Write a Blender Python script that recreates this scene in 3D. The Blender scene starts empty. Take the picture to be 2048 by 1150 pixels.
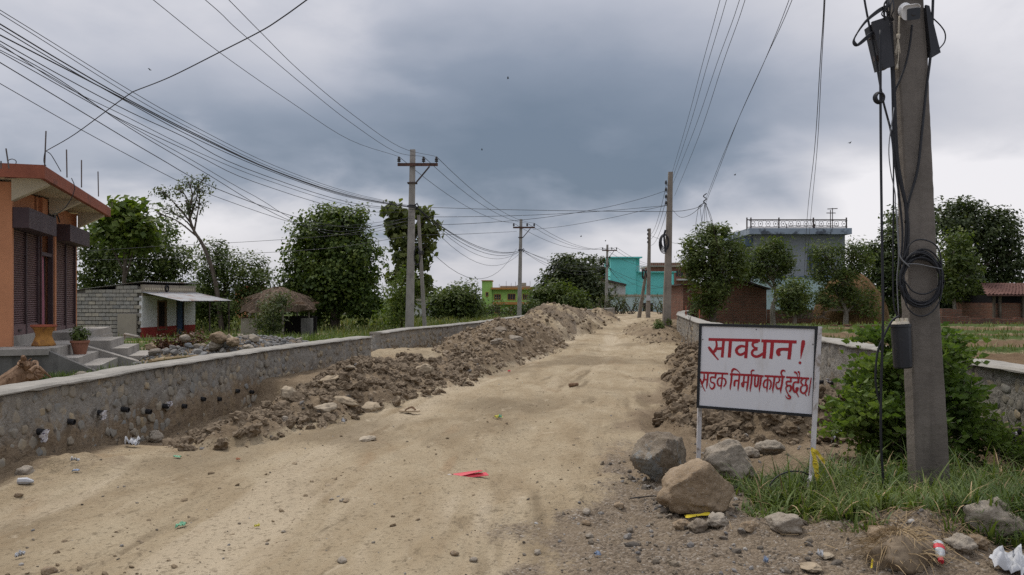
import bpy, math, random
import numpy as np
from mathutils import Vector, Matrix, noise as mnoise
R = math.radians
random.seed(7); RNG = np.random.default_rng(7)
sc = bpy.context.scene
col = sc.collection
# ------------------------------------------------------------------ camera
CAMZ, HY, FPX = 1.6, 597.0, 1600.0
cd = bpy.data.cameras.new('camera'); cam = bpy.data.objects.new('camera', cd); col.objects.link(cam)
cam.location = (0, 0, CAMZ); cam.rotation_euler = (R(90), 0, 0)
cd.sensor_width = 36; cd.lens = 36 * FPX / 2048; cd.shift_y = (HY - 575) / 2048
cd.clip_start = .05; cd.clip_end = 9000
sc.camera = cam
sc.cycles.use_denoising = False
# ------------------------------------------------------------------ light
SUN_EL, SUN_AZ = 58.0, -35.0            # azimuth measured from +Y towards +X
sd = bpy.data.lights.new('sun', 'SUN'); sun = bpy.data.objects.new('sun', sd); col.objects.link(sun)
sd.energy = 1.5; sd.angle = R(14); sd.color = (1, .95, .87)
_d = Vector((math.sin(R(SUN_AZ)) * math.cos(R(SUN_EL)), math.cos(R(SUN_AZ)) * math.cos(R(SUN_EL)), math.sin(R(SUN_EL))))
sun.rotation_euler = _d.to_track_quat('Z', 'Y').to_euler(); sun.location = _d * 60
vs = sc.view_settings
sc.display_settings.display_device = 'sRGB'
vs.view_transform = 'Standard'; vs.look = 'None'; vs.exposure = 0.44; vs.gamma = 1.0; vs.use_curve_mapping = False

class NT:
    """small wrapper round a node tree"""
    def __init__(s, nt): s.nt = nt
    def n(s, t, **kw):
        nd = s.nt.nodes.new(t)
        for k, v in kw.items():
            if hasattr(nd, k): setattr(nd, k, v)
            else: nd.inputs[k.replace('_', ' ')].default_value = v
        return nd
    def put(s, v, sock):
        if v is None: return
        if isinstance(v, bpy.types.NodeSocket): s.nt.links.new(v, sock)
        elif isinstance(v, bpy.types.Node): s.nt.links.new(v.outputs[0], sock)
        else:
            if sock.type == 'RGBA' and isinstance(v, (tuple, list)) and len(v) == 3: v = (*v, 1)
            elif sock.type == 'RGBA' and isinstance(v, (int, float)): v = (v, v, v, 1)
            sock.default_value = v
    def math(s, op, a, b=None, c=None, clamp=False):
        nd = s.n('ShaderNodeMath', operation=op); nd.use_clamp = clamp
        for i, v in enumerate((a, b, c)):
            if v is not None: s.put(v, nd.inputs[i])
        return nd.outputs[0]
    def vmath(s, op, a, b=None):
        nd = s.n('ShaderNodeVectorMath', operation=op); s.put(a, nd.inputs[0])
        if b is not None: s.put(b, nd.inputs[3] if op == 'SCALE' else nd.inputs[1])
        return nd.outputs['Value'] if op in ('DOT_PRODUCT', 'LENGTH', 'DISTANCE') else nd.outputs[0]
    def noise(s, vec, scale, detail=4, rough=.55, dist=0.0):
        nd = s.n('ShaderNodeTexNoise'); nd.inputs['Scale'].default_value = scale; nd.inputs['Detail'].default_value = detail
        nd.inputs['Roughness'].default_value = rough; nd.inputs['Distortion'].default_value = dist
        s.put(vec, nd.inputs['Vector']); return nd.outputs['Fac']
    def voro(s, vec, scale, feature='F1', out='Distance', rnd=1.0):
        nd = s.n('ShaderNodeTexVoronoi', feature=feature); nd.inputs['Scale'].default_value = scale
        nd.inputs['Randomness'].default_value = rnd
        s.put(vec, nd.inputs['Vector']); return nd.outputs[out]
    def ramp(s, f, stops):
        nd = s.n('ShaderNodeValToRGB'); e = nd.color_ramp.elements
        while len(e) < len(stops): e.new(.5)
        for el, (p, c) in zip(e, stops):
            el.position = p; el.color = (*c, 1) if isinstance(c, (tuple, list)) else (c, c, c, 1)
        s.put(f, nd.inputs[0]); return nd.outputs[0]
    def mix(s, f, a, b, mode='MIX'):
        nd = s.n('ShaderNodeMix', data_type='RGBA', blend_type=mode)
        s.put(f, nd.inputs[0]); s.put(a, nd.inputs[6]); s.put(b, nd.inputs[7]); return nd.outputs[2]
    def mapr(s, v, a, b, c=0.0, d=1.0, smooth=True):
        nd = s.n('ShaderNodeMapRange'); nd.interpolation_type = 'SMOOTHSTEP' if smooth else 'LINEAR'
        s.put(v, nd.inputs[0])
        for i, q in enumerate((a, b, c, d)): nd.inputs[i + 1].default_value = q
        return nd.outputs[0]
    def scale(s, vec, sx, sy, sz):
        return s.vmath('MULTIPLY', vec, (sx, sy, sz))
    def sep(s, v):
        nd = s.n('ShaderNodeSeparateXYZ'); s.put(v, nd.inputs[0]); return nd.outputs
    def comb(s, x, y, z):
        nd = s.n('ShaderNodeCombineXYZ')
        for i, v in enumerate((x, y, z)): s.put(v, nd.inputs[i])
        return nd.outputs[0]

# ------------------------------------------------------------------ sky: monsoon cloud deck over a clear-sky model
world = bpy.data.worlds.new('World'); sc.world = world; world.use_nodes = True
def build_world():
    nt = world.node_tree; nt.nodes.clear(); g = NT(nt)
    dirv = g.n('ShaderNodeTexCoord').outputs['Generated']
    x, y, z = g.sep(dirv)[:]
    zc = g.math('MAXIMUM', z, 0.0)
    den = g.math('ADD', zc, .10)
    flat = g.comb(g.math('DIVIDE', x, den), g.math('DIVIDE', y, den), 0.0)
    az = g.math('MULTIPLY', g.math('ARCTAN2', x, y), 57.2958)
    el = g.math('MULTIPLY', g.math('ARCSINE', g.math('MINIMUM', z, 1.0)), 57.2958)
    w1 = g.noise(g.scale(dirv, 1, 1, 1.9), 2.6, 4, .5, .2)
    w2 = g.noise(g.scale(dirv, 1, 1, 2.3), 6.5, 6, .52, .25)
    w3 = g.noise(flat, .30, 4, .5, .2)
    wob = g.math('SUBTRACT', w1, .5); wob2 = g.math('SUBTRACT', w2, .5)
    azw = g.math('MULTIPLY_ADD', wob, 26.0, az); azw = g.math('MULTIPLY_ADD', wob2, 10.0, azw)
    elw = g.math('MULTIPLY_ADD', wob2, 7.0, el); elw = g.math('MULTIPLY_ADD', wob, -9.0, elw)
    # cloud thickness: base plus soft banks (az, el, half width, half height, weight)
    t = g.math('MULTIPLY_ADD', w3, .22, .30)
    t = g.math('MULTIPLY_ADD', w2, .52, g.math('SUBTRACT', t, .26)); t = g.math('MULTIPLY_ADD', g.noise(g.scale(dirv, 1, 1, 2.2), 15, 4, .55), .10, g.math('SUBTRACT', t, .05))
    for a, e, wa, we, k in ((6, 9.3, 20, 5.0, .44), (-11, 10, 15, 4, .22), (-4, 16, 16, 3.5, .10), (14, 14, 18, 5, .18), (-2, 15, 9, 3.5, .10), (-26, 12.5, 9, 3, .16),
                            (-27, 8, 8, 2.5, .10), (19, 5.5, 16, 3.4, -.34), (30, 9, 9, 8, -.42), (27, 19, 10, 5, -.26), (-20, 3.5, 16, 2.4, -.16),
                            (-13, 15.5, 6, 3, -.16), (-25, 10.3, 4.5, 1.3, -.24), (-24, 19, 14, 4, -.15), (-6, 3, 30, 2.8, -.20), (4, 21, 14, 4, -.06)):
        q = g.math('ADD', g.math('POWER', g.math('ABSOLUTE', g.math('DIVIDE', g.math('SUBTRACT', azw, a), wa)), 2.0),
                   g.math('POWER', g.math('ABSOLUTE', g.math('DIVIDE', g.math('SUBTRACT', elw, e), we)), 2.0))
        t = g.math('MULTIPLY_ADD', g.math('EXPONENT', g.math('MULTIPLY', q, -.9)), k, t)
    cloud = g.ramp(t, [(-.0, (.66, .645, .665)), (.24, (.475, .475, .51)), (.46, (.335, .352, .405)), (.72, (.19, .222, .28)), (.98, (.112, .147, .198))])
    # the overcast brightens towards the zenith as thin cloud does
    up = g.mapr(z, .30, .95, 1.0, SKY_ZENITH)
    cloud = g.mix(1.0, cloud, up, 'MULTIPLY')
    sky = g.n('ShaderNodeTexSky'); sky.sky_type = 'NISHITA'; sky.sun_disc = False
    sky.sun_elevation = R(SUN_EL); sky.sun_rotation = R(SUN_AZ); sky.air_density = 1; sky.dust_density = 2.5
    b1 = g.n('ShaderNodeBackground'); g.put(sky, b1.inputs[0]); b1.inputs[1].default_value = .10
    b2 = g.n('ShaderNodeBackground'); g.put(cloud, b2.inputs[0]); b2.inputs[1].default_value = 1.0
    m = g.n('ShaderNodeMixShader'); m.inputs[0].default_value = .93
    nt.links.new(b1.outputs[0], m.inputs[1]); nt.links.new(b2.outputs[0], m.inputs[2])
    o = g.n('ShaderNodeOutputWorld'); nt.links.new(m.outputs[0], o.inputs[0])
SKY_ZENITH = 2.7
build_world()
world.cycles.sampling_method = 'MANUAL'; world.cycles.sample_map_resolution = 1024

# ------------------------------------------------------------------ materials
def mat(name, fn):
    m = bpy.data.materials.new(name); m.use_nodes = True; m.node_tree.nodes.clear()
    g = NT(m.node_tree); out = g.n('ShaderNodeOutputMaterial')
    sh = fn(g); m.node_tree.links.new(sh.outputs[0] if isinstance(sh, bpy.types.Node) else sh, out.inputs[0])
    return m
def pbr(g, colr, rough=.85, bump=None, bs=.5, bd=.01, metal=0.0, spec=.3, **kw):
    p = g.n('ShaderNodeBsdfPrincipled')
    g.put(colr, p.inputs['Base Color']); g.put(rough, p.inputs['Roughness']); p.inputs['Metallic'].default_value = metal
    p.inputs['Specular IOR Level'].default_value = spec
    for k, v in kw.items(): g.put(v, p.inputs[k.replace('_', ' ')])
    if bump is not None:
        b = g.n('ShaderNodeBump'); b.inputs['Strength'].default_value = bs; b.inputs['Distance'].default_value = bd
        g.put(bump, b.inputs['Height']); g.put(b.outputs[0], p.inputs['Normal'])
    return p
def POS(g): return g.n('ShaderNodeNewGeometry').outputs['Position']
def RND(g): return g.n('ShaderNodeObjectInfo').outputs['Random']
def ISL(g): return g.n('ShaderNodeNewGeometry').outputs['Random Per Island']
def simple(name, c, rough=.8, var=.25, scale=6.0, bump=.3, bd=.005, metal=0.0, dirt=None, spec=.3):
    def f(g):
        p = POS(g); a = g.noise(p, scale, 6, .6); b = g.noise(p, scale * 9, 4, .6)
        k = g.math('MULTIPLY_ADD', a, .7, g.math('MULTIPLY', b, .3))
        lo = tuple(v * (1 - var) for v in c); hi = tuple(min(1, v * (1 + var)) for v in c)
        cc = g.ramp(k, [(.3, lo), (.7, hi)])
        if dirt:
            dcol, lo_, hi_, sc_ = dirt
            cc = g.mix(g.mapr(g.noise(p, sc_, 7, .65, .4), lo_, hi_), cc, dcol)
        return pbr(g, cc, rough, b, bump, bd, metal, spec)
    return mat(name, f)

def dirt_fn(g):
    p = POS(g); at = g.n('ShaderNodeAttribute', attribute_name='zone')
    s = g.n('ShaderNodeSeparateColor'); g.put(at.outputs['Color'], s.inputs[0])
    grav, soil, green = s.outputs[0], s.outputs[1], s.outputs[2]; field = at.outputs['Alpha']
    ps = g.scale(p, 1, .35, 1)
    big = g.noise(p, .55, 5, .6, .3); med = g.noise(ps, 2.3, 6, .62, .4); fine = g.noise(p, 26, 5, .65); vf = g.noise(p, 110, 3, .7)
    tan = g.ramp(med, [(.25, (.215, .158, .093)), (.42, (.288, .222, .138)), (.60, (.335, .268, .174)), (.8, (.385, .318, .214))])
    at2 = g.n('ShaderNodeAttribute', attribute_name='track'); s2 = g.n('ShaderNodeSeparateColor'); g.put(at2.outputs['Color'], s2.inputs[0])
    tan = g.mix(g.math('MULTIPLY', s2.outputs[0], .75), tan, (.42, .345, .24)); tan = g.mix(g.math('MULTIPLY', s2.outputs[1], .75), tan, (.145, .107, .064))
    red = g.mapr(g.noise(ps, 1.15, 5, .6, .8), .57, .72); tan = g.mix(g.math('MULTIPLY', red, .42), tan, (.225, .135, .068))
    drk = g.mapr(g.noise(g.scale(p, 1, .5, 1), 4.6, 7, .72, .8), .58, .70); tan = g.mix(g.math('MULTIPLY', drk, .68), tan, (.125, .094, .058))
    sp = g.mapr(g.noise(g.scale(p, 1, .55, 1), 15, 6, .7, .5), .56, .66); tan = g.mix(g.math('MULTIPLY', g.math('MULTIPLY', sp, g.mapr(big, .38, .6)), .55), tan, (.125, .095, .06))
    tan = g.mix(g.math('MULTIPLY', g.mapr(fine, .53, .66), .62), tan, (.125, .095, .058))
    pit = g.mapr(g.voro(g.scale(p, 1, .7, 1), 16), .16, .06); tan = g.mix(g.math('MULTIPLY', pit, g.math('MULTIPLY', g.mapr(g.noise(p, 3.3, 3), .45, .6), .75)), tan, (.11, .082, .052))
    lt = g.mapr(g.noise(g.scale(p, 1, .5, 1), 5.5, 6, .7, .6), .60, .70); tan = g.mix(g.math('MULTIPLY', lt, .5), tan, (.44, .365, .255))
    tan = g.mix(g.math('MULTIPLY', g.mapr(vf, .58, .72), .35), tan, (.40, .34, .25))
    gr = g.voro(p, 62, 'F1', 'Color'); gs = g.n('ShaderNodeSeparateColor'); g.put(gr, gs.inputs[0])
    gcol = g.ramp(gs.outputs[0], [(.0, (.085, .066, .047)), (.4, (.15, .115, .080)), (.7, (.20, .155, .108)), (.95, (.24, .20, .155)), (1, (.32, .285, .24))])
    gcol = g.mix(g.math('MULTIPLY', g.mapr(g.noise(p, 2.1, 6, .65, .5), .40, .62), .8), gcol, g.mix(.35, (.21, .16, .105), gcol)); gcol = g.mix(g.math('MULTIPLY', drk, .4), gcol, (.085, .066, .046))
    scol = g.ramp(g.math('MULTIPLY_ADD', med, .6, g.math('MULTIPLY', fine, .4)), [(.3, (.095, .068, .041)), (.48, (.168, .123, .077)), (.62, (.232, .176, .114)), (.78, (.32, .255, .175))])
    ncol = g.ramp(g.math('MULTIPLY_ADD', med, .5, g.math('MULTIPLY', fine, .5)), [(.3, (.035, .050, .014)), (.55, (.06, .085, .022)), (.72, (.13, .12, .055))])
    fcol = g.ramp(g.math('MULTIPLY_ADD', med, .5, g.math('MULTIPLY', fine, .5)), [(.3, (.075, .048, .026)), (.6, (.16, .108, .062))])
    edge = g.math('MULTIPLY_ADD', fine, .5, g.math('MULTIPLY', med, .5))
    def m(w, a, b): return g.mix(g.mapr(g.math('ADD', w, g.math('MULTIPLY', g.math('SUBTRACT', edge, .5), 1.3)), .35, .65), a, b)
    c = m(grav, tan, gcol); c = m(soil, c, scol); c = m(field, c, fcol); c = m(green, c, ncol)
    h = g.math('MULTIPLY_ADD', fine, .6, g.math('MULTIPLY', vf, .25)); h = g.math('MULTIPLY_ADD', g.noise(g.scale(p, 1, .6, 1), 9, 6, .68, .4), 1.1, h)
    h = g.math('MULTIPLY_ADD', g.math('MULTIPLY', g.voro(p, 62), grav), -.5, h)
    return pbr(g, c, .95, h, .85, .03, spec=.1)

def stone_fn(cols, sc_=9.0, mud=None):
    def f(g):
        tc = g.n('ShaderNodeTexCoord').outputs['Object']; r = RND(g); p = POS(g)
        base = g.ramp(r, [(i / max(1, len(cols) - 1), c) for i, c in enumerate(cols)])
        a = g.noise(p, sc_, 7, .65, .5); b = g.noise(p, sc_ * 8, 4, .6)
        cc = g.mix(1.0, base, g.ramp(a, [(.3, .68), (.5, .98), (.72, 1.25)]), 'MULTIPLY')
        cc = g.mix(g.math('MULTIPLY', g.mapr(b, .55, .7), .4), cc, g.mix(.5, cc, (.42, .38, .31)))
        if mud: cc = g.mix(g.math('MULTIPLY', g.mapr(g.noise(p, mud[1], 5, .6), .42, .62), mud[2]), cc, mud[0])
        return pbr(g, cc, .9, g.math('MULTIPLY_ADD', a, .7, g.math('MULTIPLY', b, .3)), .5, .012, spec=.2)
    return f
def leaf_fn(c1, c2, c3, tr=.28, rough=.55):
    def f(g):
        r = ISL(g); p = POS(g)
        n = g.noise(p, 1.3, 4, .6)
        k = g.math('ADD', g.math('MULTIPLY', r, .50), g.math('MULTIPLY', g.mapr(n, .3, .7), .50))
        cc = g.ramp(k, [(.12, c1), (.5, c2), (.9, c3)])
        pb = pbr(g, cc, rough, spec=.25)
        t = g.n('ShaderNodeBsdfTranslucent'); g.put(g.mix(1.0, cc, (1.25, 1.35, .55), 'MULTIPLY'), t.inputs[0])
        m = g.n('ShaderNodeMixShader'); m.inputs[0].default_value = tr
        g.nt.links.new(pb.outputs[0], m.inputs[1]); g.nt.links.new(t.outputs[0], m.inputs[2]); return m
    return f
def brick_fn(c1, c2, mo, scale, w=.5, h=.25, dirt=.45):
    def f(g):
        tc = g.n('ShaderNodeUVMap').outputs[0]; b = g.n('ShaderNodeTexBrick'); g.put(tc, b.inputs['Vector'])
        b.inputs['Scale'].default_value = scale; b.inputs['Mortar Size'].default_value = .018; b.inputs['Brick Width'].default_value = w; b.inputs['Row Height'].default_value = h
        b.inputs['Bias'].default_value = -.1
        g.put(c1, b.inputs['Color1']); g.put(c2, b.inputs['Color2']); g.put(mo, b.inputs['Mortar'])
        p = POS(g); n = g.noise(p, 1.6, 7, .65, .5); v = g.noise(p, 14, 4, .6)
        cc = g.mix(1.0, b.outputs['Color'], g.ramp(v, [(.3, .7), (.7, 1.25)]), 'MULTIPLY')
        cc = g.mix(g.math('MULTIPLY', g.mapr(n, .48, .68), dirt), cc, (.07, .055, .045))
        return pbr(g, cc, .92, g.math('MULTIPLY_ADD', b.outputs['Fac'], -1.0, g.math('MULTIPLY', v, .4)), .7, .02, spec=.15)
    return f

def mortar_fn(g):
    p = POS(g); z = g.sep(p)[2]
    a = g.noise(p, 2.2, 7, .65, .5); b = g.noise(p, 18, 6, .65)
    c = g.ramp(g.math('MULTIPLY_ADD', a, .55, g.math('MULTIPLY', b, .45)), [(.3, (.155, .14, .118)), (.5, (.24, .22, .188)), (.7, (.33, .305, .265))])
    # mud splashed up the foot of the wall
    k = g.mapr(g.math('ADD', z, g.math('MULTIPLY', g.math('SUBTRACT', a, .5), .9)), .42, .12)
    c = g.mix(g.math('MULTIPLY', k, .85), c, g.ramp(b, [(.3, (.15, .105, .062)), (.7, (.26, .19, .118))]))
    st = g.mapr(g.noise(g.scale(p, 3, 3, .5), 2.0, 5, .6), .56, .7); c = g.mix(g.math('MULTIPLY', st, .3), c, (.095, .088, .078))
    c = g.mix(g.math('MULTIPLY', g.mapr(g.noise(p, 8, 6, .72, .5), .56, .64), .7), c, (.062, .054, .044)); c = g.mix(g.math('MULTIPLY', g.mapr(g.noise(p, 5, 3, .6), .57, .62), .4), c, (.28, .21, .125))
    return pbr(g, c, .95, g.math('MULTIPLY_ADD', a, .3, g.math('MULTIPLY', b, .7)), 1.0, .05, spec=.1)
def concrete_fn(base, streak=.35, scale=3.0, bd=.006, sp=1.0):
    def f(g):
        p = POS(g); a = g.noise(p, scale, 7, .65, .4); b = g.noise(p, 38, 5, .65); s = g.noise(g.scale(p, 7, 7, .55), 1.6, 6, .6)
        c = g.ramp(a, [(.28, tuple(v * .68 for v in base)), (.5, base), (.72, tuple(v * 1.22 for v in base))])
        c = g.mix(g.math('MULTIPLY', g.mapr(s, .5, .7), streak), c, tuple(v * .45 for v in base))
        pit = g.mapr(g.voro(p, 30, 'F1'), .10, .03); pit = g.math('MULTIPLY', pit, g.mapr(g.noise(p, 9, 2), .48, .6))
        c = g.mix(g.math('MULTIPLY', pit, .6 * sp), c, tuple(v * .4 for v in base))
        c = g.mix(g.math('MULTIPLY', g.mapr(b, .58, .72), .3), c, tuple(min(1, v * 1.5) for v in base))
        return pbr(g, c, .9, g.math('SUBTRACT', b, g.math('MULTIPLY', pit, 1.5)), .6, bd, spec=.2)
    return f
def rust_fn(a, b):
    def f(g):
        p = POS(g); n = g.noise(p, 6, 7, .7, .4)
        return pbr(g, g.ramp(n, [(.35, a), (.65, b)]), .75, g.noise(p, 60, 3), .4, .004, spec=.3)
    return f
M = {}
M['dirt'] = mat('dirt', dirt_fn)
M['mortar'] = mat('mortar', mortar_fn)
M['wallstone'] = mat('wallstone', stone_fn([(.20, .198, .182), (.25, .228, .188), (.33, .255, .155), (.22, .20, .162), (.275, .225, .158), (.19, .192, .182), (.36, .285, .18)], 13, ((.235, .212, .172), 7, .88)))
M['rubble'] = mat('rubble', stone_fn([(.20, .21, .215), (.30, .26, .19), (.38, .30, .20), (.19, .20, .21), (.27, .225, .16), (.24, .24, .23)], 8))
M['bluestone'] = mat('bluestone', stone_fn([(.125, .122, .115), (.18, .175, .165), (.245, .232, .21), (.16, .15, .135), (.225, .185, .14)], 9))
M['clod'] = mat('clod', stone_fn([(.14, .102, .064), (.20, .152, .100), (.17, .125, .079), (.27, .21, .144)], 14))
M['pebble'] = mat('pebble', lambda g: pbr(g, g.mix(1.0, g.ramp(ISL(g), [(0, (.09, .078, .064)), (.35, (.135, .112, .086)), (.6, (.185, .148, .102)), (.85, (.165, .155, .145)), (.96, (.26, .235, .20)), (1, (.38, .355, .32))]), g.ramp(g.noise(POS(g), 60, 3), [(.3, .8), (.7, 1.2)]), 'MULTIPLY'), .92, g.noise(POS(g), 90, 3), .3, .004, spec=.15))
M['roadclod'] = mat('roadclod', lambda g: pbr(g, g.ramp(ISL(g), [(0, (.13, .095, .058)), (.5, (.22, .165, .105)), (1, (.33, .26, .175))]), .95, g.noise(POS(g), 70, 3), .3, .004, spec=.1))
M['slab'] = mat('slab', stone_fn([(.33, .26, .175), (.29, .225, .145), (.36, .30, .22)], 6))
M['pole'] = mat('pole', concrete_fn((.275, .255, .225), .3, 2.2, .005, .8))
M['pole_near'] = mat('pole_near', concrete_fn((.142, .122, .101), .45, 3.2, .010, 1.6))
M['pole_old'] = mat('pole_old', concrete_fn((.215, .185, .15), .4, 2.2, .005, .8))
M['cement'] = mat('cement', concrete_fn((.30, .275, .24), .35, 1.6, .006, .5))
M['cement_dark'] = mat('cement_dark', concrete_fn((.15, .14, .125), .5, 1.6, .008, .6))
M['cap'] = mat('cap', concrete_fn((.27, .25, .215), .2, 2.5, .012, .7))
M['block'] = mat('block', stone_fn([(.25, .235, .205), (.33, .30, .25), (.29, .275, .245), (.36, .32, .25), (.24, .23, .21)], 7))
M['blockmortar'] = simple('blockmortar', (.15, .135, .115), .95, .3, 5)
M['orange'] = simple('orange', (.47, .205, .10), .85, .14, 1.4, .2, .004, dirt=((.20, .10, .055), .56, .78, 1.1))
M['fascia'] = simple('fascia', (.235, .075, .042), .85, .25, 2.0, .3, .006, dirt=((.10, .05, .04), .52, .72, 2.4))
M['cream'] = simple('cream', (.50, .44, .32), .9, .14, 1.6, .2, .004, dirt=((.26, .22, .16), .54, .75, 1.4))
M['shutter'] = simple('shutter', (.155, .095, .092), .55, .2, 3, .15, .003, metal=.2, dirt=((.16, .125, .105), .56, .76, 2.2))
M['shutterbox'] = simple('shutterbox', (.062, .038, .040), .6, .25, 3, .2, .003, metal=.15, dirt=((.11, .08, .07), .55, .75, 3))
M['curtain'] = simple('curtain', (.31, .12, .145), .9, .2, 4)
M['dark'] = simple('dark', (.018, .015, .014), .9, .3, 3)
M['potred'] = simple('potred', (.30, .085, .045), .8, .25, 5)
M['potyellow'] = simple('potyellow', (.36, .17, .04), .8, .3, 6, dirt=((.17, .075, .03), .48, .65, 7))
M['terracotta'] = simple('terracotta', (.24, .105, .065), .85, .25, 6)
M['wood'] = mat('wood', lambda g: pbr(g, g.ramp(g.noise(g.scale(POS(g), 12, 12, 2.2), 2.0, 6, .65, .6), [(.3, (.10, .058, .034)), (.55, (.215, .135, .082)), (.75, (.33, .225, .145))]), .9, g.noise(g.scale(POS(g), 20, 20, 4), 3, 4), .6, .01, spec=.15))
M['bark'] = mat('bark', lambda g: pbr(g, g.ramp(g.noise(g.scale(POS(g), 5, 5, 1.2), 2.0, 6, .65, .6), [(.3, (.05, .038, .028)), (.55, (.115, .092, .07)), (.75, (.19, .16, .13))]), .95, g.noise(g.scale(POS(g), 9, 9, 2), 3, 4), .7, .02, spec=.1))
M['palebark'] = mat('palebark', lambda g: pbr(g, g.ramp(g.noise(g.scale(POS(g), 5, 5, 1.2), 2.0, 6, .65, .6), [(.3, (.13, .11, .088)), (.55, (.24, .21, .17)), (.75, (.34, .31, .26))]), .95, g.noise(g.scale(POS(g), 9, 9, 2), 3, 4), .7, .02, spec=.1))
M['white'] = simple('white', (.66, .65, .62), .8, .08, 1.4, .2, .004, dirt=((.42, .38, .32), .52, .74, 1.2))
M['redpaint'] = simple('redpaint', (.27, .036, .028), .75, .2, 2.5, .2, .004, dirt=((.16, .055, .04), .55, .75, 2))
M['bluepaint'] = simple('bluepaint', (.05, .085, .16), .7, .2, 3)
M['tin'] = mat('tin', lambda g: pbr(g, g.mix(g.mapr(g.noise(g.scale(POS(g), 1, 1, 1), 1.6, 6, .65, .6), .47, .66), (.25, .25, .25), (.155, .095, .068)), .65, None, metal=.1))
M['darkmetal'] = mat('darkmetal', rust_fn((.035, .028, .025), (.075, .052, .042)))
M['rust'] = mat('rust', rust_fn((.06, .033, .026), (.125, .062, .042)))
M['rod'] = mat('rod', rust_fn((.07, .06, .055), (.13, .10, .085)))
M['insul'] = simple('insul', (.028, .024, .022), .3, .2, 6)
M['cable'] = simple('cable', (.018, .018, .020), .55, .3, 5)
M['cablegrey'] = simple('cablegrey', (.17, .17, .17), .6, .2, 5)
M['blackplastic'] = simple('blackplastic', (.022, .022, .024), .42, .3, 5, .1, .002, dirt=((.07, .065, .058), .55, .78, 5))
M['box'] = simple('box', (.030, .029, .031), .5, .3, 4, .1, .002)
M['camwhite'] = simple('camwhite', (.62, .60, .57), .4, .06, 5, .05, .002, dirt=((.40, .36, .30), .56, .8, 9))
M['glass'] = mat('glass', lambda g: pbr(g, (.012, .013, .015), .12, spec=.6))
M['rope'] = simple('rope', (.50, .44, .34), .9, .15, 30)
M['board'] = mat('board', lambda g: pbr(g, g.mix(g.math('MULTIPLY', g.mapr(g.noise(g.scale(POS(g), 5, 5, 1.4), 1.4, 6, .65, .4), .48, .74), .42), (.60, .59, .595), (.42, .375, .32)), .55, g.noise(POS(g), 3.5, 3), .12, .01))
M['frame'] = simple('frame', (.014, .015, .016), .55, .3, 8, .2, .003, dirt=((.06, .055, .05), .6, .78, 9))
M['lettering'] = simple('lettering', (.31, .016, .022), .6, .16, 14, .1, .001)
M['postwhite'] = simple('postwhite', (.53, .50, .48), .7, .14, 6, .2, .003, dirt=((.26, .21, .165), .50, .66, 9))
M['yellow'] = simple('yellow', (.56, .42, .03), .6, .12, 9)
M['ink'] = simple('ink', (.02, .02, .02), .7, .1, 9)
M['redcard'] = simple('redcard', (.50, .035, .05), .5, .12, 20)
M['litterwhite'] = simple('litterwhite', (.42, .42, .42), .6, .1, 18)
M['littergreen'] = simple('littergreen', (.14, .34, .20), .55, .25, 24)
M['litteryellow'] = simple('litteryellow', (.50, .44, .06), .55, .25, 24)
M['litterblue'] = simple('litterblue', (.26, .32, .42), .55, .25, 24)
M['litterorange'] = simple('litterorange', (.34, .13, .06), .55, .2, 24)
M['sandal'] = simple('sandal', (.42, .33, .22), .8, .15, 20)
M['bottle'] = mat('bottle', lambda g: pbr(g, (.66, .70, .70), .12, spec=.6, Alpha=.55))
M['cloth'] = mat('cloth', lambda g: pbr(g, g.mix(g.mapr(g.noise(POS(g), 22, 3, .5, 1.5), .56, .62), (.60, .58, .58), (.16, .13, .17)), .95, spec=.1))
M['thatch'] = mat('thatch', lambda g: pbr(g, g.ramp(g.noise(g.scale(POS(g), 4, 4, 1.5), 3.0, 6, .7, .8), [(.3, (.055, .035, .024)), (.5, (.135, .095, .066)), (.7, (.235, .18, .13))]), .95, g.noise(g.scale(POS(g), 6, 6, 2), 5, 5), .9, .05, spec=.1))
M['straw'] = mat('straw', lambda g: pbr(g, g.ramp(g.noise(g.scale(POS(g), 5, 5, .8), 4.0, 6, .7, .6), [(.3, (.075, .044, .022)), (.5, (.16, .095, .045)), (.72, (.26, .17, .085))]), .95, g.noise(g.scale(POS(g), 9, 9, 1.5), 5, 5), .9, .05, spec=.1))
M['drystraw'] = simple('drystraw', (.30, .215, .115), .9, .35, 20)
M['blue_house'] = simple('blue_house', (.25, .264, .28), .85, .1, .8, .2, .004, dirt=((.15, .18, .22), .52, .75, .7))
M['blue_parapet'] = simple('blue_parapet', (.25, .29, .335), .85, .15, 1.2, .2, .004, dirt=((.075, .085, .10), .50, .62, 1.3))
M['blue_dark'] = simple('blue_dark', (.10, .14, .20), .85, .2, 1)
M['teal'] = simple('teal', (.15, .56, .52), .8, .08, .7, .15, .004, dirt=((.11, .44, .42), .55, .8, .5))
M['pale_teal'] = simple('pale_teal', (.38, .48, .47), .85, .15, .8, .15, .004, dirt=((.24, .29, .28), .52, .7, .8))
M['greywall'] = simple('greywall', (.46, .45, .42), .85, .15, .8, .15, .004, dirt=((.20, .185, .165), .50, .68, 1.0))
M['lime'] = simple('lime', (.30, .47, .12), .8, .1, .7, .15, .004, dirt=((.24, .35, .13), .54, .8, .6))
M['limeorange'] = simple('limeorange', (.42, .19, .06), .8, .1, 1)
M['brickpink'] = simple('brickpink', (.26, .115, .085), .9, .25, 3)
M['winglass'] = simple('winglass', (.03, .032, .034), .3, .3, 2)
M['beige'] = simple('beige', (.30, .26, .20), .85, .15, 1.5)
M['brick'] = mat('brick', brick_fn((.225, .085, .052), (.155, .060, .040), (.17, .125, .09), 1.0, .25, .085))
M['brickold'] = mat('brickold', brick_fn((.19, .072, .046), (.13, .052, .036), (.13, .10, .075), 1.0, .25, .085, .6))
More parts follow.
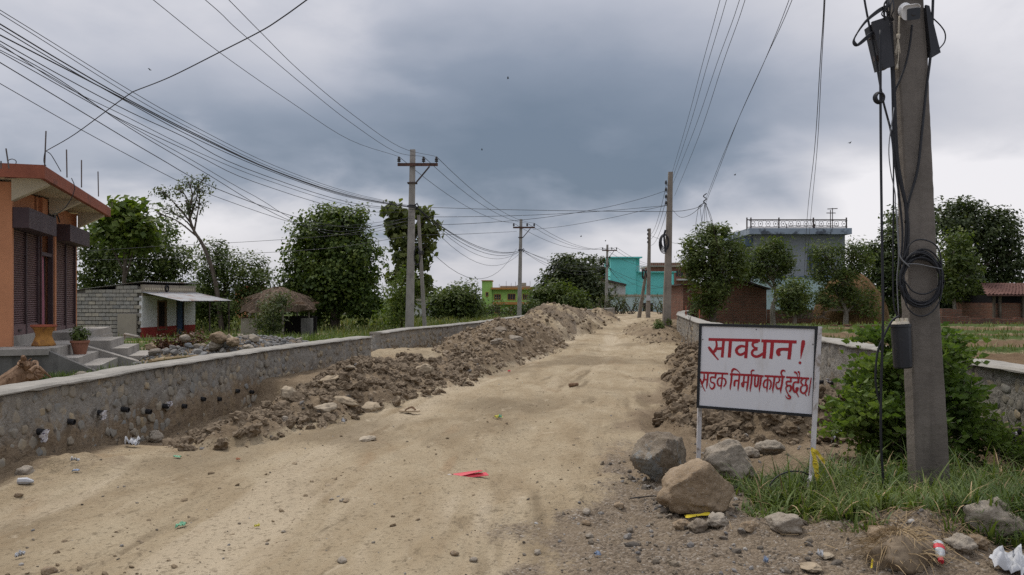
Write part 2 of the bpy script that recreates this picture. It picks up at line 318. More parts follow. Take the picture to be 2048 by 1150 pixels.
M['rooftile'] = simple('rooftile', (.115, .056, .043), .9, .4, 9)
M['grass'] = mat('grass', leaf_fn((0.042, 0.069, 0.014), (0.088, 0.128, 0.027), (0.177, 0.204, 0.059), .30, .5))
M['drygrass'] = mat('drygrass', leaf_fn((0.059, 0.087, 0.018), (0.118, 0.138, 0.032), (0.224, 0.194, 0.063), .2))
M['leaf_mid'] = mat('leaf_mid', leaf_fn((0.042, 0.063, 0.016), (0.078, 0.106, 0.025), (0.136, 0.158, 0.041), .34))
M['leaf_dark'] = mat('leaf_dark', leaf_fn((0.031, 0.046, 0.014), (0.057, 0.080, 0.022), (0.100, 0.120, 0.032), .3))
M['leaf_deep'] = mat('leaf_deep', leaf_fn((0.028, 0.041, 0.015), (0.050, 0.066, 0.023), (0.085, 0.100, 0.032), .28))
M['leaf_bright'] = mat('leaf_bright', leaf_fn((0.052, 0.082, 0.014), (0.099, 0.139, 0.025), (0.177, 0.204, 0.045), .38))
M['leaf_teak'] = mat('leaf_teak', leaf_fn((0.052, 0.069, 0.018), (0.097, 0.117, 0.029), (0.159, 0.168, 0.050), .32))
M['leaf_heart'] = mat('leaf_heart', leaf_fn((0.038, 0.061, 0.013), (0.073, 0.108, 0.020), (0.153, 0.184, 0.034), .32))
M['leaf_shrub'] = mat('leaf_shrub', leaf_fn((0.059, 0.100, 0.020), (0.104, 0.158, 0.032), (0.183, 0.240, 0.059), .40))
M['leaf_dry'] = mat('leaf_dry', leaf_fn((0.071, 0.031, 0.018), (0.124, 0.057, 0.031), (0.118, 0.102, 0.032), .15))
M['leaf_grey'] = mat('leaf_grey', leaf_fn((0.038, 0.056, 0.018), (0.077, 0.097, 0.032), (0.142, 0.153, 0.063), .25))
# ------------------------------------------------------------------ mesh and naming helpers
def W(px, py, Y):
    """point of the place seen at photo pixel (px, py), Y metres ahead"""
    return Vector(((px - 1024) / FPX * Y, Y, CAMZ - (py - HY) / FPX * Y))
def tag(o, label=None, cat=None, group=None, kind=None):
    if label: o['label'] = label
    if cat: o['category'] = cat
    if group: o['group'] = group
    if kind: o['kind'] = kind
    return o
def thing(name, label, cat, loc, group=None):
    o = bpy.data.objects.new(name, None); o.empty_display_size = .2; col.objects.link(o); o.location = loc
    return tag(o, label, cat, group)
def wloc(o):
    v = Vector((0, 0, 0))
    while o is not None: v += o.location; o = o.parent
    return v
def link(name, me, mt, parent=None, loc=(0, 0, 0)):
    if mt is not None and not me.materials:
        for q in (mt if isinstance(mt, (list, tuple)) else [mt]): me.materials.append(q)
    o = bpy.data.objects.new(name, me); col.objects.link(o); o.location = loc
    if parent is not None: o.parent = parent
    return o
def np_mesh(name, V, F, smooth=False):
    me = bpy.data.meshes.new(name); V = np.asarray(V, np.float32); F = np.asarray(F, np.int32); k = F.shape[1]
    me.vertices.add(len(V)); me.vertices.foreach_set('co', V.ravel())
    me.loops.add(F.size); me.loops.foreach_set('vertex_index', F.ravel())
    me.polygons.add(len(F)); me.polygons.foreach_set('loop_start', np.arange(0, F.size, k, dtype=np.int32))
    me.polygons.foreach_set('loop_total', np.full(len(F), k, np.int32))
    me.polygons.foreach_set('use_smooth', np.full(len(F), smooth)); me.update(calc_edges=True); return me
class MB:
    """collects world-space pieces and links them as ONE mesh object"""
    def __init__(s): s.v = []; s.f = []; s.mi = []; s.uv = None; s.cur = 0
    def add(s, vs, fs):
        b = len(s.v); s.v += [tuple(q) for q in vs]; s.f += [tuple(b + i for i in f) for f in fs]; s.mi += [s.cur] * len(fs); return s
    def hexa(s, p):
        return s.add(p, [(0, 3, 2, 1), (4, 5, 6, 7), (0, 1, 5, 4), (1, 2, 6, 5), (2, 3, 7, 6), (3, 0, 4, 7)])
    def box(s, c, ax, ay, az):
        """centre and three half-axis vectors"""
        c, ax, ay, az = map(Vector, (c, ax, ay, az))
        return s.hexa([c - ax - ay - az, c + ax - ay - az, c + ax + ay - az, c - ax + ay - az, c - ax - ay + az, c + ax - ay + az, c + ax + ay + az, c - ax + ay + az])
    def bbox(s, x0, x1, y0, y1, z0, z1): return s.box(((x0 + x1) / 2, (y0 + y1) / 2, (z0 + z1) / 2), ((x1 - x0) / 2, 0, 0), (0, (y1 - y0) / 2, 0), (0, 0, (z1 - z0) / 2))
    def bar(s, a, b, w, h=None):
        a, b = Vector(a), Vector(b); d = (b - a); up = Vector((0, 0, 1)) if abs(d.normalized().z) < .95 else Vector((0, 1, 0))
        x = d.cross(up).normalized() * w / 2; y = x.cross(d).normalized() * (h or w) / 2
        return s.box((a + b) / 2, x, d / 2, y)
    def tube(s, pts, r, n=6, cap=True):
        pts = [Vector(p) for p in pts]; rr = r if isinstance(r, (list, tuple)) else [r] * len(pts)
        d0 = (pts[1] - pts[0]).normalized(); u = d0.cross(Vector((0, 0, 1)))
        if u.length < .05: u = d0.cross(Vector((1, 0, 0)))
        u.normalize(); vs = []
        for i, p in enumerate(pts):
            d = (pts[min(i + 1, len(pts) - 1)] - pts[max(i - 1, 0)])
            if d.length < 1e-9: d = d0
            d.normalize(); u = (u - d * u.dot(d))
            if u.length < 1e-6: u = d.orthogonal()
            u.normalize(); w = d.cross(u)
            for k in range(n):
                a = 2 * math.pi * k / n; vs.append(p + (u * math.cos(a) + w * math.sin(a)) * rr[i])
        fs = [(i * n + k, i * n + (k + 1) % n, (i + 1) * n + (k + 1) % n, (i + 1) * n + k) for i in range(len(pts) - 1) for k in range(n)]
        if cap: fs += [tuple(reversed(range(n))), tuple((len(pts) - 1) * n + k for k in range(n))]
        return s.add(vs, fs)
    def lathe(s, c, prof, n=20):
        c = Vector(c); vs = [c + Vector((r * math.cos(2 * math.pi * k / n), r * math.sin(2 * math.pi * k / n), z)) for r, z in prof for k in range(n)]
        fs = [(i * n + k, i * n + (k + 1) % n, (i + 1) * n + (k + 1) % n, (i + 1) * n + k) for i in range(len(prof) - 1) for k in range(n)]
        fs += [tuple(reversed(range(n))), tuple((len(prof) - 1) * n + k for k in range(n))]
        return s.add(vs, fs)
    def prism(s, poly, off):
        off = Vector(off); n = len(poly); a = [Vector(p) for p in poly]
        return s.add(a + [p + off for p in a], [tuple(reversed(range(n))), tuple(range(n, 2 * n))] + [(i, (i + 1) % n, n + (i + 1) % n, n + i) for i in range(n)])
    def build(s, name, mt, parent=None, origin=None, smooth=False):
        o0 = wloc(parent) if parent is not None else Vector(origin if origin is not None else (0, 0, 0))
        me = bpy.data.meshes.new(name); me.from_pydata([(x - o0.x, y - o0.y, z - o0.z) for x, y, z in s.v], [], s.f)
        if smooth: me.polygons.foreach_set('use_smooth', [True] * len(s.f))
        if any(s.mi): me.polygons.foreach_set('material_index', s.mi)
        if s.uv:
            ul = me.uv_layers.new(name='UVMap'); flat = []
            for f in me.polygons:
                for li in f.loop_indices: flat += s.uv(Vector(me.vertices[me.loops[li].vertex_index].co) + o0, f.normal)
            ul.data.foreach_set('uv', flat)
        import bmesh
        bm = bmesh.new(); bm.from_mesh(me); bmesh.ops.recalc_face_normals(bm, faces=bm.faces); bm.to_mesh(me); bm.free()
        return link(name, me, mt, parent, (0, 0, 0) if parent is not None else o0)
def wall_uv(v, n):
    return (v.x * (1 if abs(n.y) > abs(n.x) else 0) + v.y * (0 if abs(n.y) > abs(n.x) else 1), v.z) if abs(n.z) < .8 else (v.x, v.y)
def kids(o): return [c for c in o.children]
def copy_tree(o, parent=None):
    c = o.copy(); col.objects.link(c)
    if parent is not None: c.parent = parent
    for ch in kids(o): copy_tree(ch, c)
    return c
def catmull(pts, n=6):
    P = [Vector(p) for p in pts]
    if len(P) < 3: return [P[0].lerp(P[-1], i / n) for i in range(n + 1)]
    P = [P[0] * 2 - P[1]] + P + [P[-1] * 2 - P[-2]]; out = []
    for i in range(1, len(P) - 2):
        for k in range(n):
            t = k / n; a, b, c, d = P[i - 1:i + 3]
            out.append(.5 * ((2 * b) + (c - a) * t + (2 * a - 5 * b + 4 * c - d) * t * t + (3 * b - a - 3 * c + d) * t ** 3))
    return out + [P[-2]]
def sm(a, b, x):
    t = np.clip((np.asarray(x, float) - a) / (b - a), 0, 1); return t * t * (3 - 2 * t)
def _h(ix, iy, seed):
    n = (ix.astype(np.int64) * 374761393 + iy.astype(np.int64) * 668265263 + seed * 974711) & 0xffffffff
    n = ((n ^ (n >> 13)) * 1274126177) & 0xffffffff; n = n ^ (n >> 16); return (n & 0xffff) / 65535.0
def vn(x, y, seed=0):
    x = np.asarray(x, float); y = np.asarray(y, float); ix = np.floor(x); iy = np.floor(y); fx = x - ix; fy = y - iy
    u = fx * fx * fx * (fx * (fx * 6 - 15) + 10); v = fy * fy * fy * (fy * (fy * 6 - 15) + 10)
    a = _h(ix, iy, seed); b = _h(ix + 1, iy, seed); c = _h(ix, iy + 1, seed); d = _h(ix + 1, iy + 1, seed)
    return (a * (1 - u) + b * u) * (1 - v) + (c * (1 - u) + d * u) * v
def fbm(x, y, o=4, seed=0, g=.5):
    s = 0; a = 1; t = 0
    for i in range(o): s = s + a * vn(x * 2 ** i + 17.3 * i, y * 2 ** i - 9.1 * i, seed + i); t += a; a *= g
    return s / t - .5
def worley(x, y, seed=0):
    x = np.asarray(x, float); y = np.asarray(y, float); ix = np.floor(x); iy = np.floor(y); m = np.full(x.shape, 9.0)
    for dx in (-1, 0, 1):
        for dy in (-1, 0, 1):
            cx = ix + dx; cy = iy + dy
            m = np.minimum(m, (cx + _h(cx, cy, seed) - x) ** 2 + (cy + _h(cx, cy, seed + 5) - y) ** 2)
    return np.sqrt(m)

# ------------------------------------------------------------------ the lie of the land
W1 = np.array([(-5.25, -1.5), (-5.05, 3.5), (-4.88, 5.5), (-4.68, 7.3), (-4.58, 9.97), (-4.2, 13.4), (-3.72, 15.9), (-3.2, 18.3)])
W2 = np.array([(-3.3, 20.2), (-2.9, 23.2), (-2.0, 26), (-.9, 31), (.1, 37), (2.3, 48), (5.2, 60), (9.5, 74)])
WR = np.array([(4.95, -1.5), (4.80, 4), (4.77, 7.46), (4.77, 8.7), (4.85, 11.3), (5.0, 13), (5.12, 18), (5.3, 23), (6.15, 28.5), (7.0, 34), (8.3, 40), (11.2, 50), (15.5, 61)])
LX = np.vstack([W1, W2]); TOPL, TOPR = .74, .94
def xl(y): return np.interp(y, LX[:, 1], LX[:, 0])
def xr(y): return np.interp(y, WR[:, 1], WR[:, 0])
HEAPS = {   # blobs: x, y, rx, ry, height
    'A': [(-3.3, 9.5, .55, .85, .20), (-3.0, 10.8, .75, 1.15, .29), (-2.7, 12.4, .85, 1.25, .32), (-2.3, 14.0, .90, 1.3, .30), (-1.75, 15.8, .85, 1.2, .26), (-1.25, 17.3, .62, .9, .22)],
    'B': [(-.95, 18.6, .6, 1.2, .22), (-.85, 20.6, .95, 1.6, .50), (-.55, 22.8, 1.2, 2.0, .72), (-.05, 25.2, 1.4, 2.3, .86), (.45, 27.8, 1.25, 2.2, .78)],
    'C': [(1.0, 33.5, 1.3, 3.2, .85), (1.85, 38.5, 1.7, 3.4, 1.30), (2.9, 43, 1.5, 3.2, 1.12), (4.2, 49, 1.2, 3.8, .86), (5.9, 55, 1.2, 3.8, .76)],
    'D': [(5.4, 29.5, .8, 2.0, .22), (6.0, 33.5, 1.1, 3.0, .38), (6.9, 39, 1.25, 3.5, .48), (8.7, 45, 1.3, 3.5, .40)],
    'E': [(2.55, 10.1, .55, .8, .26), (3.1, 9.9, .85, .9, .38), (3.8, 9.7, .8, .85, .34), (3.05, 11.5, .70, 1.2, .46), (3.75, 12.7, 1.0, 1.4, .56), (3.95, 15.2, .80, 1.6, .50), (4.4, 18.2, .65, 1.7, .42), (4.8, 21.0, .45, 1.2, .30)],
    'F': [(-6.35, 15.7, .9, .8, .30), (-5.55, 16.4, .95, .9, .50), (-4.85, 17.4, .85, .95, .45), (-5.9, 18.6, 1.0, 1.2, .45)],
}
LUMP = {'A': .17, 'B': .21, 'C': .22, 'D': .11, 'E': .21, 'F': .07}
def heap_field(k, x, y):
    wx = x + .28 * fbm(x * 1.6, y * 1.6, 3, 31); wy = y + .45 * fbm(x * 1.6 + 40, y * 1.6, 3, 33)
    s = 0
    for cx, cy, rx, ry, h in HEAPS[k]:
        d = ((wx - cx) / (rx * 1.25)) ** 2 + ((wy - cy) / (ry * 1.25)) ** 2
        s = s + np.where(d < 1, h * np.clip(1 - d, 0, 1) ** 1.35, 0) ** 3
    return s ** (1 / 3)
def land(x, y, full=True):
    """height and zones (gravel, soil, green, field) and a region number for points (x, y)"""
    x = np.asarray(x, float); y = np.asarray(y, float)
    L = xl(y); Rr = xr(y)
    gap = sm(17.9, 18.6, y) * (1 - sm(19.6, 20.4, y))
    wl = sm(-.12, -.26, x - L) ; wl = np.where(gap > 0, (1 - gap) * wl + gap * sm(.6, -1.6, x - L), wl)
    wr = sm(.12, .26, x - Rr)
    wl = np.where(y > 74, sm(0, -4, x - L), wl); wr = np.where(y > 61, sm(0, 6, x - Rr), wr)
    zl = np.interp(y, [-2, 11, 15, 18.5, 22, 34, 60, 130, 400], [.5, .36, .30, .22, .12, -.02, .0, -1.9, -2.2])
    zl = zl + .07 * fbm(x * .9, y * .9, 4, 3) + .03 * fbm(x * 5, y * 5, 3, 4)
    zf = np.interp(y, [-2, 9, 16, 40, 70, 130, 400], [.55, .42, .12, .18, .1, -1.2, -2.2]) + .05 * fbm(x * .7, y * .7, 3, 8)
    fieldm = wr * (1 - sm(38, 40, y)) * sm(6.5, 8, y)
    plow = np.abs(fbm(x * 2.3, y * 5.0, 3, 12)) * .14 + .06 * fbm(x * 9, y * 12, 3, 13)
    bund = 0
    for by, a, ph in ((20.6, .5, .0), (25.0, .9, 2.0), (30.5, .7, 4.1), (36.2, .6, 1.2)):
        yy = by + a * np.sin(x * .35 + ph) + .04 * x
        bund = np.maximum(bund, np.exp(-((y - yy) / (.34 + .012 * y)) ** 2))
    zf = zf + fieldm * (plow + bund * .2)
    # the made road between the walls
    zr = .05 * fbm(x * .45, y * .3, 3, 21)
    rutx = x - np.interp(y, [0, 8, 14, 22, 30, 45, 60, 80], [-.9, -.9, -.1, 1.6, 2.9, 5.2, 8.2, 14])
    zr = zr - .045 * np.exp(-((np.abs(rutx) - .85) / .28) ** 2) * (.4 + vn(x * .4, y * .25, 6))
    zr = zr + .030 * fbm(x * 2.6, y * 1.1, 4, 22) + .024 * fbm(x * 8, y * 5, 4, 23) - .03 * np.clip(np.abs(fbm(x * 1.7, y * 4.2, 4, 29)) - .12, 0, 1)
    stk = fbm(rutx * 3.4, y * .33, 4, 52) + .6 * fbm(rutx * 9, y * .8, 3, 53); wheel = np.exp(-((np.abs(rutx) - .85) / .38) ** 2) + .7 * np.exp(-((np.abs(rutx + 1.9) - .8) / .3) ** 2)
    packed = np.clip(sm(.0, .5, stk + .42 * wheel - .12), 0, 1) * sm(.3, .6, vn(x * .35, y * .25, 54) + .25); loose = sm(.10, .42, -stk - .10 + .55 * fbm(x * .8, y * .6, 4, 55))
    loose = np.maximum(loose, .9 * sm(.30, .62, fbm(x * .55, y * .5, 4, 56) + .32)); zr = zr + .030 * stk * (1 - .4 * wheel) + .02 * loose * fbm(x * 12, y * 9, 3, 57)
    # trampled crumbs that catch the light
    cr = vn(x * 1.3, y * .9, 27); zr = zr + .030 * np.clip(.38 - worley(x * 5.5, y * 4, 25), 0, 1) * sm(.45, .7, cr)
    edge = np.interp(y, [0, 4.6, 5.4, 6.35, 8, 9.05, 11, 14, 22], [-.4, -.05, .2, .5, 1.05, 1.35, 1.75, 2.35, 4.0])
    grav = sm(-.75, .75, x - edge + 1.5 * fbm(x * 1.1, y * .9, 5, 41)) * (1 - sm(7.6, 10.5, y + 1.2 * fbm(x, y, 3, 46)))
    shoulder = sm(-.8, .6, x - edge + 1.2 * fbm(x * 1.3, y, 4, 47)) * sm(5.5, 8, y) * (1 - sm(16, 24, y)); zr = zr + shoulder * (.05 * (.5 - np.abs(np.sin(rutx * 7 + 2 * fbm(x, y, 3, 50)))) + .06 * fbm(x * 4, y * 3, 4, 48) + .03 * fbm(x * 11, y * 9, 3, 49))
    zr = zr + grav * (.03 * fbm(x * 14, y * 14, 4, 24) + .05 * fbm(x * 2.4, y * 2.4, 4, 26))
    # small risen patches in the wheel tracks
    for cx, cy, rx, ry, h in ((.05, 6.15, .55, .42, .07), (.55, 6.5, .4, .35, .05), (2.1, 24.0, .7, .8, .10), (2.5, 21.5, .6, .5, .06), (2.55, 5.15, .5, .35, .16), (1.7, 5.4, .5, .3, .06), (3.6, 5.3, .8, .5, .12), (-4.2, 7.6, .8, .5, .10)):
        zr = zr + h * np.exp(-((x - cx) / rx) ** 2 - ((y - cy) / ry) ** 2) * (1 + 1.6 * fbm(x * 5, y * 5, 4, 28))
    # drain trench left along the first wall
    tr = sm(8.6, 9.8, y) * (1 - sm(13.0, 13.5, y)) * sm(L + 1.75, L + .95, x) * sm(-.3, .0, x - L)
    zr = zr - .16 * tr
    fill = sm(13.0, 13.5, y + .25 * fbm(x * 2, y * 2, 3, 44)) * (1 - sm(21, 27, y)) * sm(2.2, 1.2, x - L) * sm(-.3, .0, x - L); zr = zr + fill * (.23 + .05 * fbm(x * 2.2, y * 2.2, 4, 45))
    deep = sm(10.6, 10.9, y) * (1 - sm(13.2, 13.6, y)) * sm(L + .15, L + .35, x) * sm(L + 1.3, L + 1.0, x)
    zr = zr - .12 * deep * 0
    rise = np.interp(y, [0, 40, 70, 120], [0, 0, .15, .0]); zr = zr + rise
    ramp = np.clip(gap, 0, 1) * sm(2.6, .2, x - L); zr = zr + .16 * ramp
    z = zr * (1 - wl) * (1 - wr) + zl * wl + zf * wr
    green = np.clip(wl * (.25 + .75 * sm(.35, .55, vn(x * .55, y * .55, 51) + .25 * sm(17, 30, y))) * sm(-.4, -1.2, x - L) * (1 - .8 * gap), 0, 1)
    green = np.maximum(green, wr * bund * fieldm)
    green = np.maximum(green, np.where((y > 60) & (wl + wr > .5), .9, 0)); green = np.maximum(green, wr * (1 - fieldm) * .7)
    green = np.where(wl * sm(60, 40, y) > .5, green * .85, green)
    gr = sm(.75, .35, np.sqrt(((x - 2.95) / 1.15) ** 2 + ((y - 6.35) / 1.05) ** 2) + .35 * fbm(x * 2, y * 2, 3, 61)); green = np.maximum(green, gr * .75)
    soil = np.clip(np.maximum(tr * .9, fill * (1 - sm(16.5, 18.5, y)) * .8), 0, 1); grav = np.maximum(grav, tr * sm(10.0, 10.4, y) * (1 - sm(12.0, 12.8, y)) * .8)
    soil = np.maximum(soil, sm(.75, .2, np.abs(x - L)) * (1 - wl) * (y < 18) * .7)
    soil = np.maximum(soil, shoulder * .80); soil = np.maximum(soil, sm(.5, .1, Rr - x) * (1 - wr) * .7)
    soil = np.maximum(soil, sm(.35, .0, np.sqrt(((x + 4.2) / 1.1) ** 2 + ((y - 7.6) / .7) ** 2) - .4) * .45)
    reg = np.where((wl > .5) | (wr > .5), 0, 1); reg = np.where(fieldm > .5, 2, reg); reg = np.where((y > 95), 0, reg)
    for i, k in enumerate(HEAPS):
        h = heap_field(k, x, y); mask = sm(.015, .10, h)
        if full and np.any(mask > 0):
            a = LUMP[k]; sc_ = 1.0 if k not in 'CD' else .75
            lump = .60 - worley(x * 4.2 * sc_ + .5 * fbm(x * 4, y * 4, 2, 71), y * 4.2 * sc_, 70 + i)
            lump2 = .55 - worley(x * 9.5 * sc_, y * 9.5 * sc_, 80 + i)
            big = fbm(x * 1.5, y * 1.5, 3, 90 + i)
            rid = .5 - np.abs(fbm(x * 3.1, y * 3.1, 4, 95 + i)) * 3
            h = h + mask * (a * .62 * lump + a * .45 * lump2 + a * 1.5 * big + a * .38 * rid + a * .35 * fbm(x * 16, y * 16, 3, 99)) * np.clip(.35 + h * 1.7, 0, 1)
        z = z + np.maximum(h, 0) * np.where(mask > 0, 1, 0); reg = np.where(h > .05, 3 + i, reg)
        green = green * (1 - mask); tone = {'A': 1, 'B': .85, 'C': .48, 'D': .55, 'E': 1, 'F': .5}[k]
        soil = np.maximum(soil, mask * (tone + .5 * fbm(x * 1.1, y * 1.1, 3, 64))); 
        if k in 'BCF': grav = np.maximum(grav * (1 - mask), mask * sm(.52, .7, vn(x * 1.2, y * .8, 66)) * .9)
        else: grav = grav * (1 - mask)
    return z, np.clip(grav, 0, 1), np.clip(soil, 0, 1), np.clip(green, 0, 1), np.clip(fieldm * wr * (1 - bund), 0, 1), reg, packed, loose
def ground_z(x, y): return float(land(np.array([x]), np.array([y]))[0][0])
def gz(xs, ys): return land(np.asarray(xs, float), np.asarray(ys, float))[0]
_YM = np.concatenate([np.arange(3.5, 12, .02), np.arange(12, 30, .05), np.arange(30, 120, .25)])
def on_ground(px, py, z=0.0):
    """where the sight line through a photo pixel first meets the land"""
    x = (px - 1024) / FPX * _YM; zr = CAMZ - (py - HY) / FPX * _YM; k = zr < .9; Ys, xs, zs = _YM[k], x[k], zr[k]; h = gz(xs, Ys); i = int(np.argmax(h >= zs))
    return Vector((float(xs[i]), float(Ys[i]), float(h[i])))
def build_land():
    ys = [1.2]
    while ys[-1] < 4000:
        y = ys[-1]; ys.append(y + (.05 if y < 4.4 else .0235 if y < 9 else .034 if y < 14 else .055 if y < 24 else .10 if y < 42 else .25 if y < 62 else y * .012 if y < 120 else y * .07))
    ys = np.array(ys); us = np.linspace(-1, 1, 661); us = us * .66 + us ** 3 * .16
    Yg, U = np.meshgrid(ys, us, indexing='ij'); X = U * (Yg + 3.2)
    z, a, b, c, d, reg, pk, ls = land(X.ravel(), Yg.ravel())
    V = np.stack([X.ravel(), Yg.ravel(), z], 1); nr, nc = X.shape
    i = np.arange((nr - 1) * (nc - 1)); r = i // (nc - 1); q = i % (nc - 1); v0 = r * nc + q
    F = np.stack([v0, v0 + 1, v0 + nc + 1, v0 + nc], 1); freg = reg[v0]
    zone = np.stack([a, b, c, d], 1).astype(np.float32); track = np.stack([pk, ls, 0 * pk, 0 * pk + 1], 1).astype(np.float32)
    names = [('ground', None, None, 'structure'), ('dirt_road', None, None, 'structure'), ('plowed_field', None, None, 'structure'),
             ('dirt_heap', 'long low bank of dark broken clods between the left stone wall and the road', 'dirt heap', None),
             ('dirt_heap', 'brown spoil heap in mid road, left of the track beside the far stone wall', 'dirt heap', None),
             ('dirt_heap', 'tallest tan dirt heap with a peak, before the dark trees at the bend', 'dirt heap', None),
             ('dirt_heap', 'low pale mound with two green tufts round the foot of the right concrete pole', 'dirt heap', None),
             ('dirt_heap', 'heap of big dark clods behind and under the warning sign', 'dirt heap', None),
             ('gravel_heap', 'grey gravel heap under the stones behind the left stone wall', 'gravel heap', None)]
    for k, (nm, lb, ct, kd) in enumerate(names):
        Fk = F[freg == k]; used, inv = np.unique(Fk, return_inverse=True)
        me = np_mesh(nm, V[used], inv.reshape(-1, 4), True)
        ca = me.color_attributes.new('zone', 'FLOAT_COLOR', 'POINT'); ca.data.foreach_set('color', zone[used].ravel()); ca = me.color_attributes.new('track', 'FLOAT_COLOR', 'POINT'); ca.data.foreach_set('color', track[used].ravel())
        o = link(nm, me, M['dirt']); tag(o, lb, ct, 'spoil heaps along the road' if nm == 'dirt_heap' else None, kd)
        HOBJ['grfABCDEF'[k]] = o
HOBJ = {}
build_land()

# ------------------------------------------------------------------ lumps: stones, clods, pebbles
import bmesh
def ico(sub):
    bm = bmesh.new(); bmesh.ops.create_icosphere(bm, subdivisions=sub, radius=1); bm.verts.ensure_lookup_table()
    V = np.array([v.co[:] for v in bm.verts]); Fc = np.array([[v.index for v in f.verts] for f in bm.faces]); bm.free(); return V, Fc
ICO = {s: ico(s) for s in (1, 2, 3, 4, 5)}
def lump_verts(sub, seed, facets=6, rough=.18, cut=.72):
    V = ICO[sub][0].copy(); rg = np.random.default_rng(seed)
    for _ in range(facets):
        n = rg.normal(size=3); n /= np.linalg.norm(n); d = cut + rg.random() * .22; k = V @ n; V = V - np.outer(np.where(k > d, (k - d) * .93, 0), n)
    o = rg.random(3) * 50
    V = V * (1 + np.array([rough * (mnoise.noise(Vector(p * 1.6 + o)) + .5 * mnoise.noise(Vector(p * 3.6 + o)) + (.28 * mnoise.noise(Vector(p * 8 + o)) if sub > 2 else 0)) for p in V]))[:, None]
    return V
def lump_mesh(name, sub, seed, mt, smooth=False, **kw):
    me = np_mesh(name, lump_verts(sub, seed, **kw), ICO[sub][1], smooth); me.materials.append(mt); return me
def rot_mats(n, rg, flat=1.0):
    a = rg.random(n) * 2 * np.pi; b = (rg.random(n) - .5) * flat * np.pi; c = (rg.random(n) - .5) * flat * np.pi
    z = np.zeros(n); o = np.ones(n); ca, sa, cb, sb, cc, s2 = np.cos(a), np.sin(a), np.cos(b), np.sin(b), np.cos(c), np.sin(c)
    Rz = np.stack([ca, -sa, z, sa, ca, z, z, z, o], 1).reshape(n, 3, 3); Rx = np.stack([o, z, z, z, cb, -sb, z, sb, cb], 1).reshape(n, 3, 3); Ry = np.stack([cc, z, s2, z, o, z, -s2, z, cc], 1).reshape(n, 3, 3)
    return Rz @ Rx @ Ry
def scatter_lumps(name, P, S, sub, mt, seed, flat=.5, parent=None, variants=6, smooth=False, kind='stuff', aspect=(1, .8, .6), **kw):
    """many lumps at points P with sizes S joined into one mesh"""
    rg = np.random.default_rng(seed); n = len(P); base = np.stack([lump_verts(sub, seed * 31 + k, **kw) for k in range(variants)]); Fc = ICO[sub][1]; nv = base.shape[1]
    asp = np.array(aspect) * (1 + .5 * (rg.random((n, 3)) - .5))
    V = base[rg.integers(0, variants, n)] * (asp * np.asarray(S)[:, None])[:, None, :]
    V = np.einsum('nij,nvj->nvi', rot_mats(n, rg, flat), V) + np.asarray(P)[:, None, :]
    if parent is not None: V = V - np.array(wloc(parent))
    Fa = (Fc[None] + (np.arange(n) * nv)[:, None, None]).reshape(-1, 3)
    o = link(name, np_mesh(name, V.reshape(-1, 3), Fa, smooth), mt, parent); tag(o, kind=kind); return o
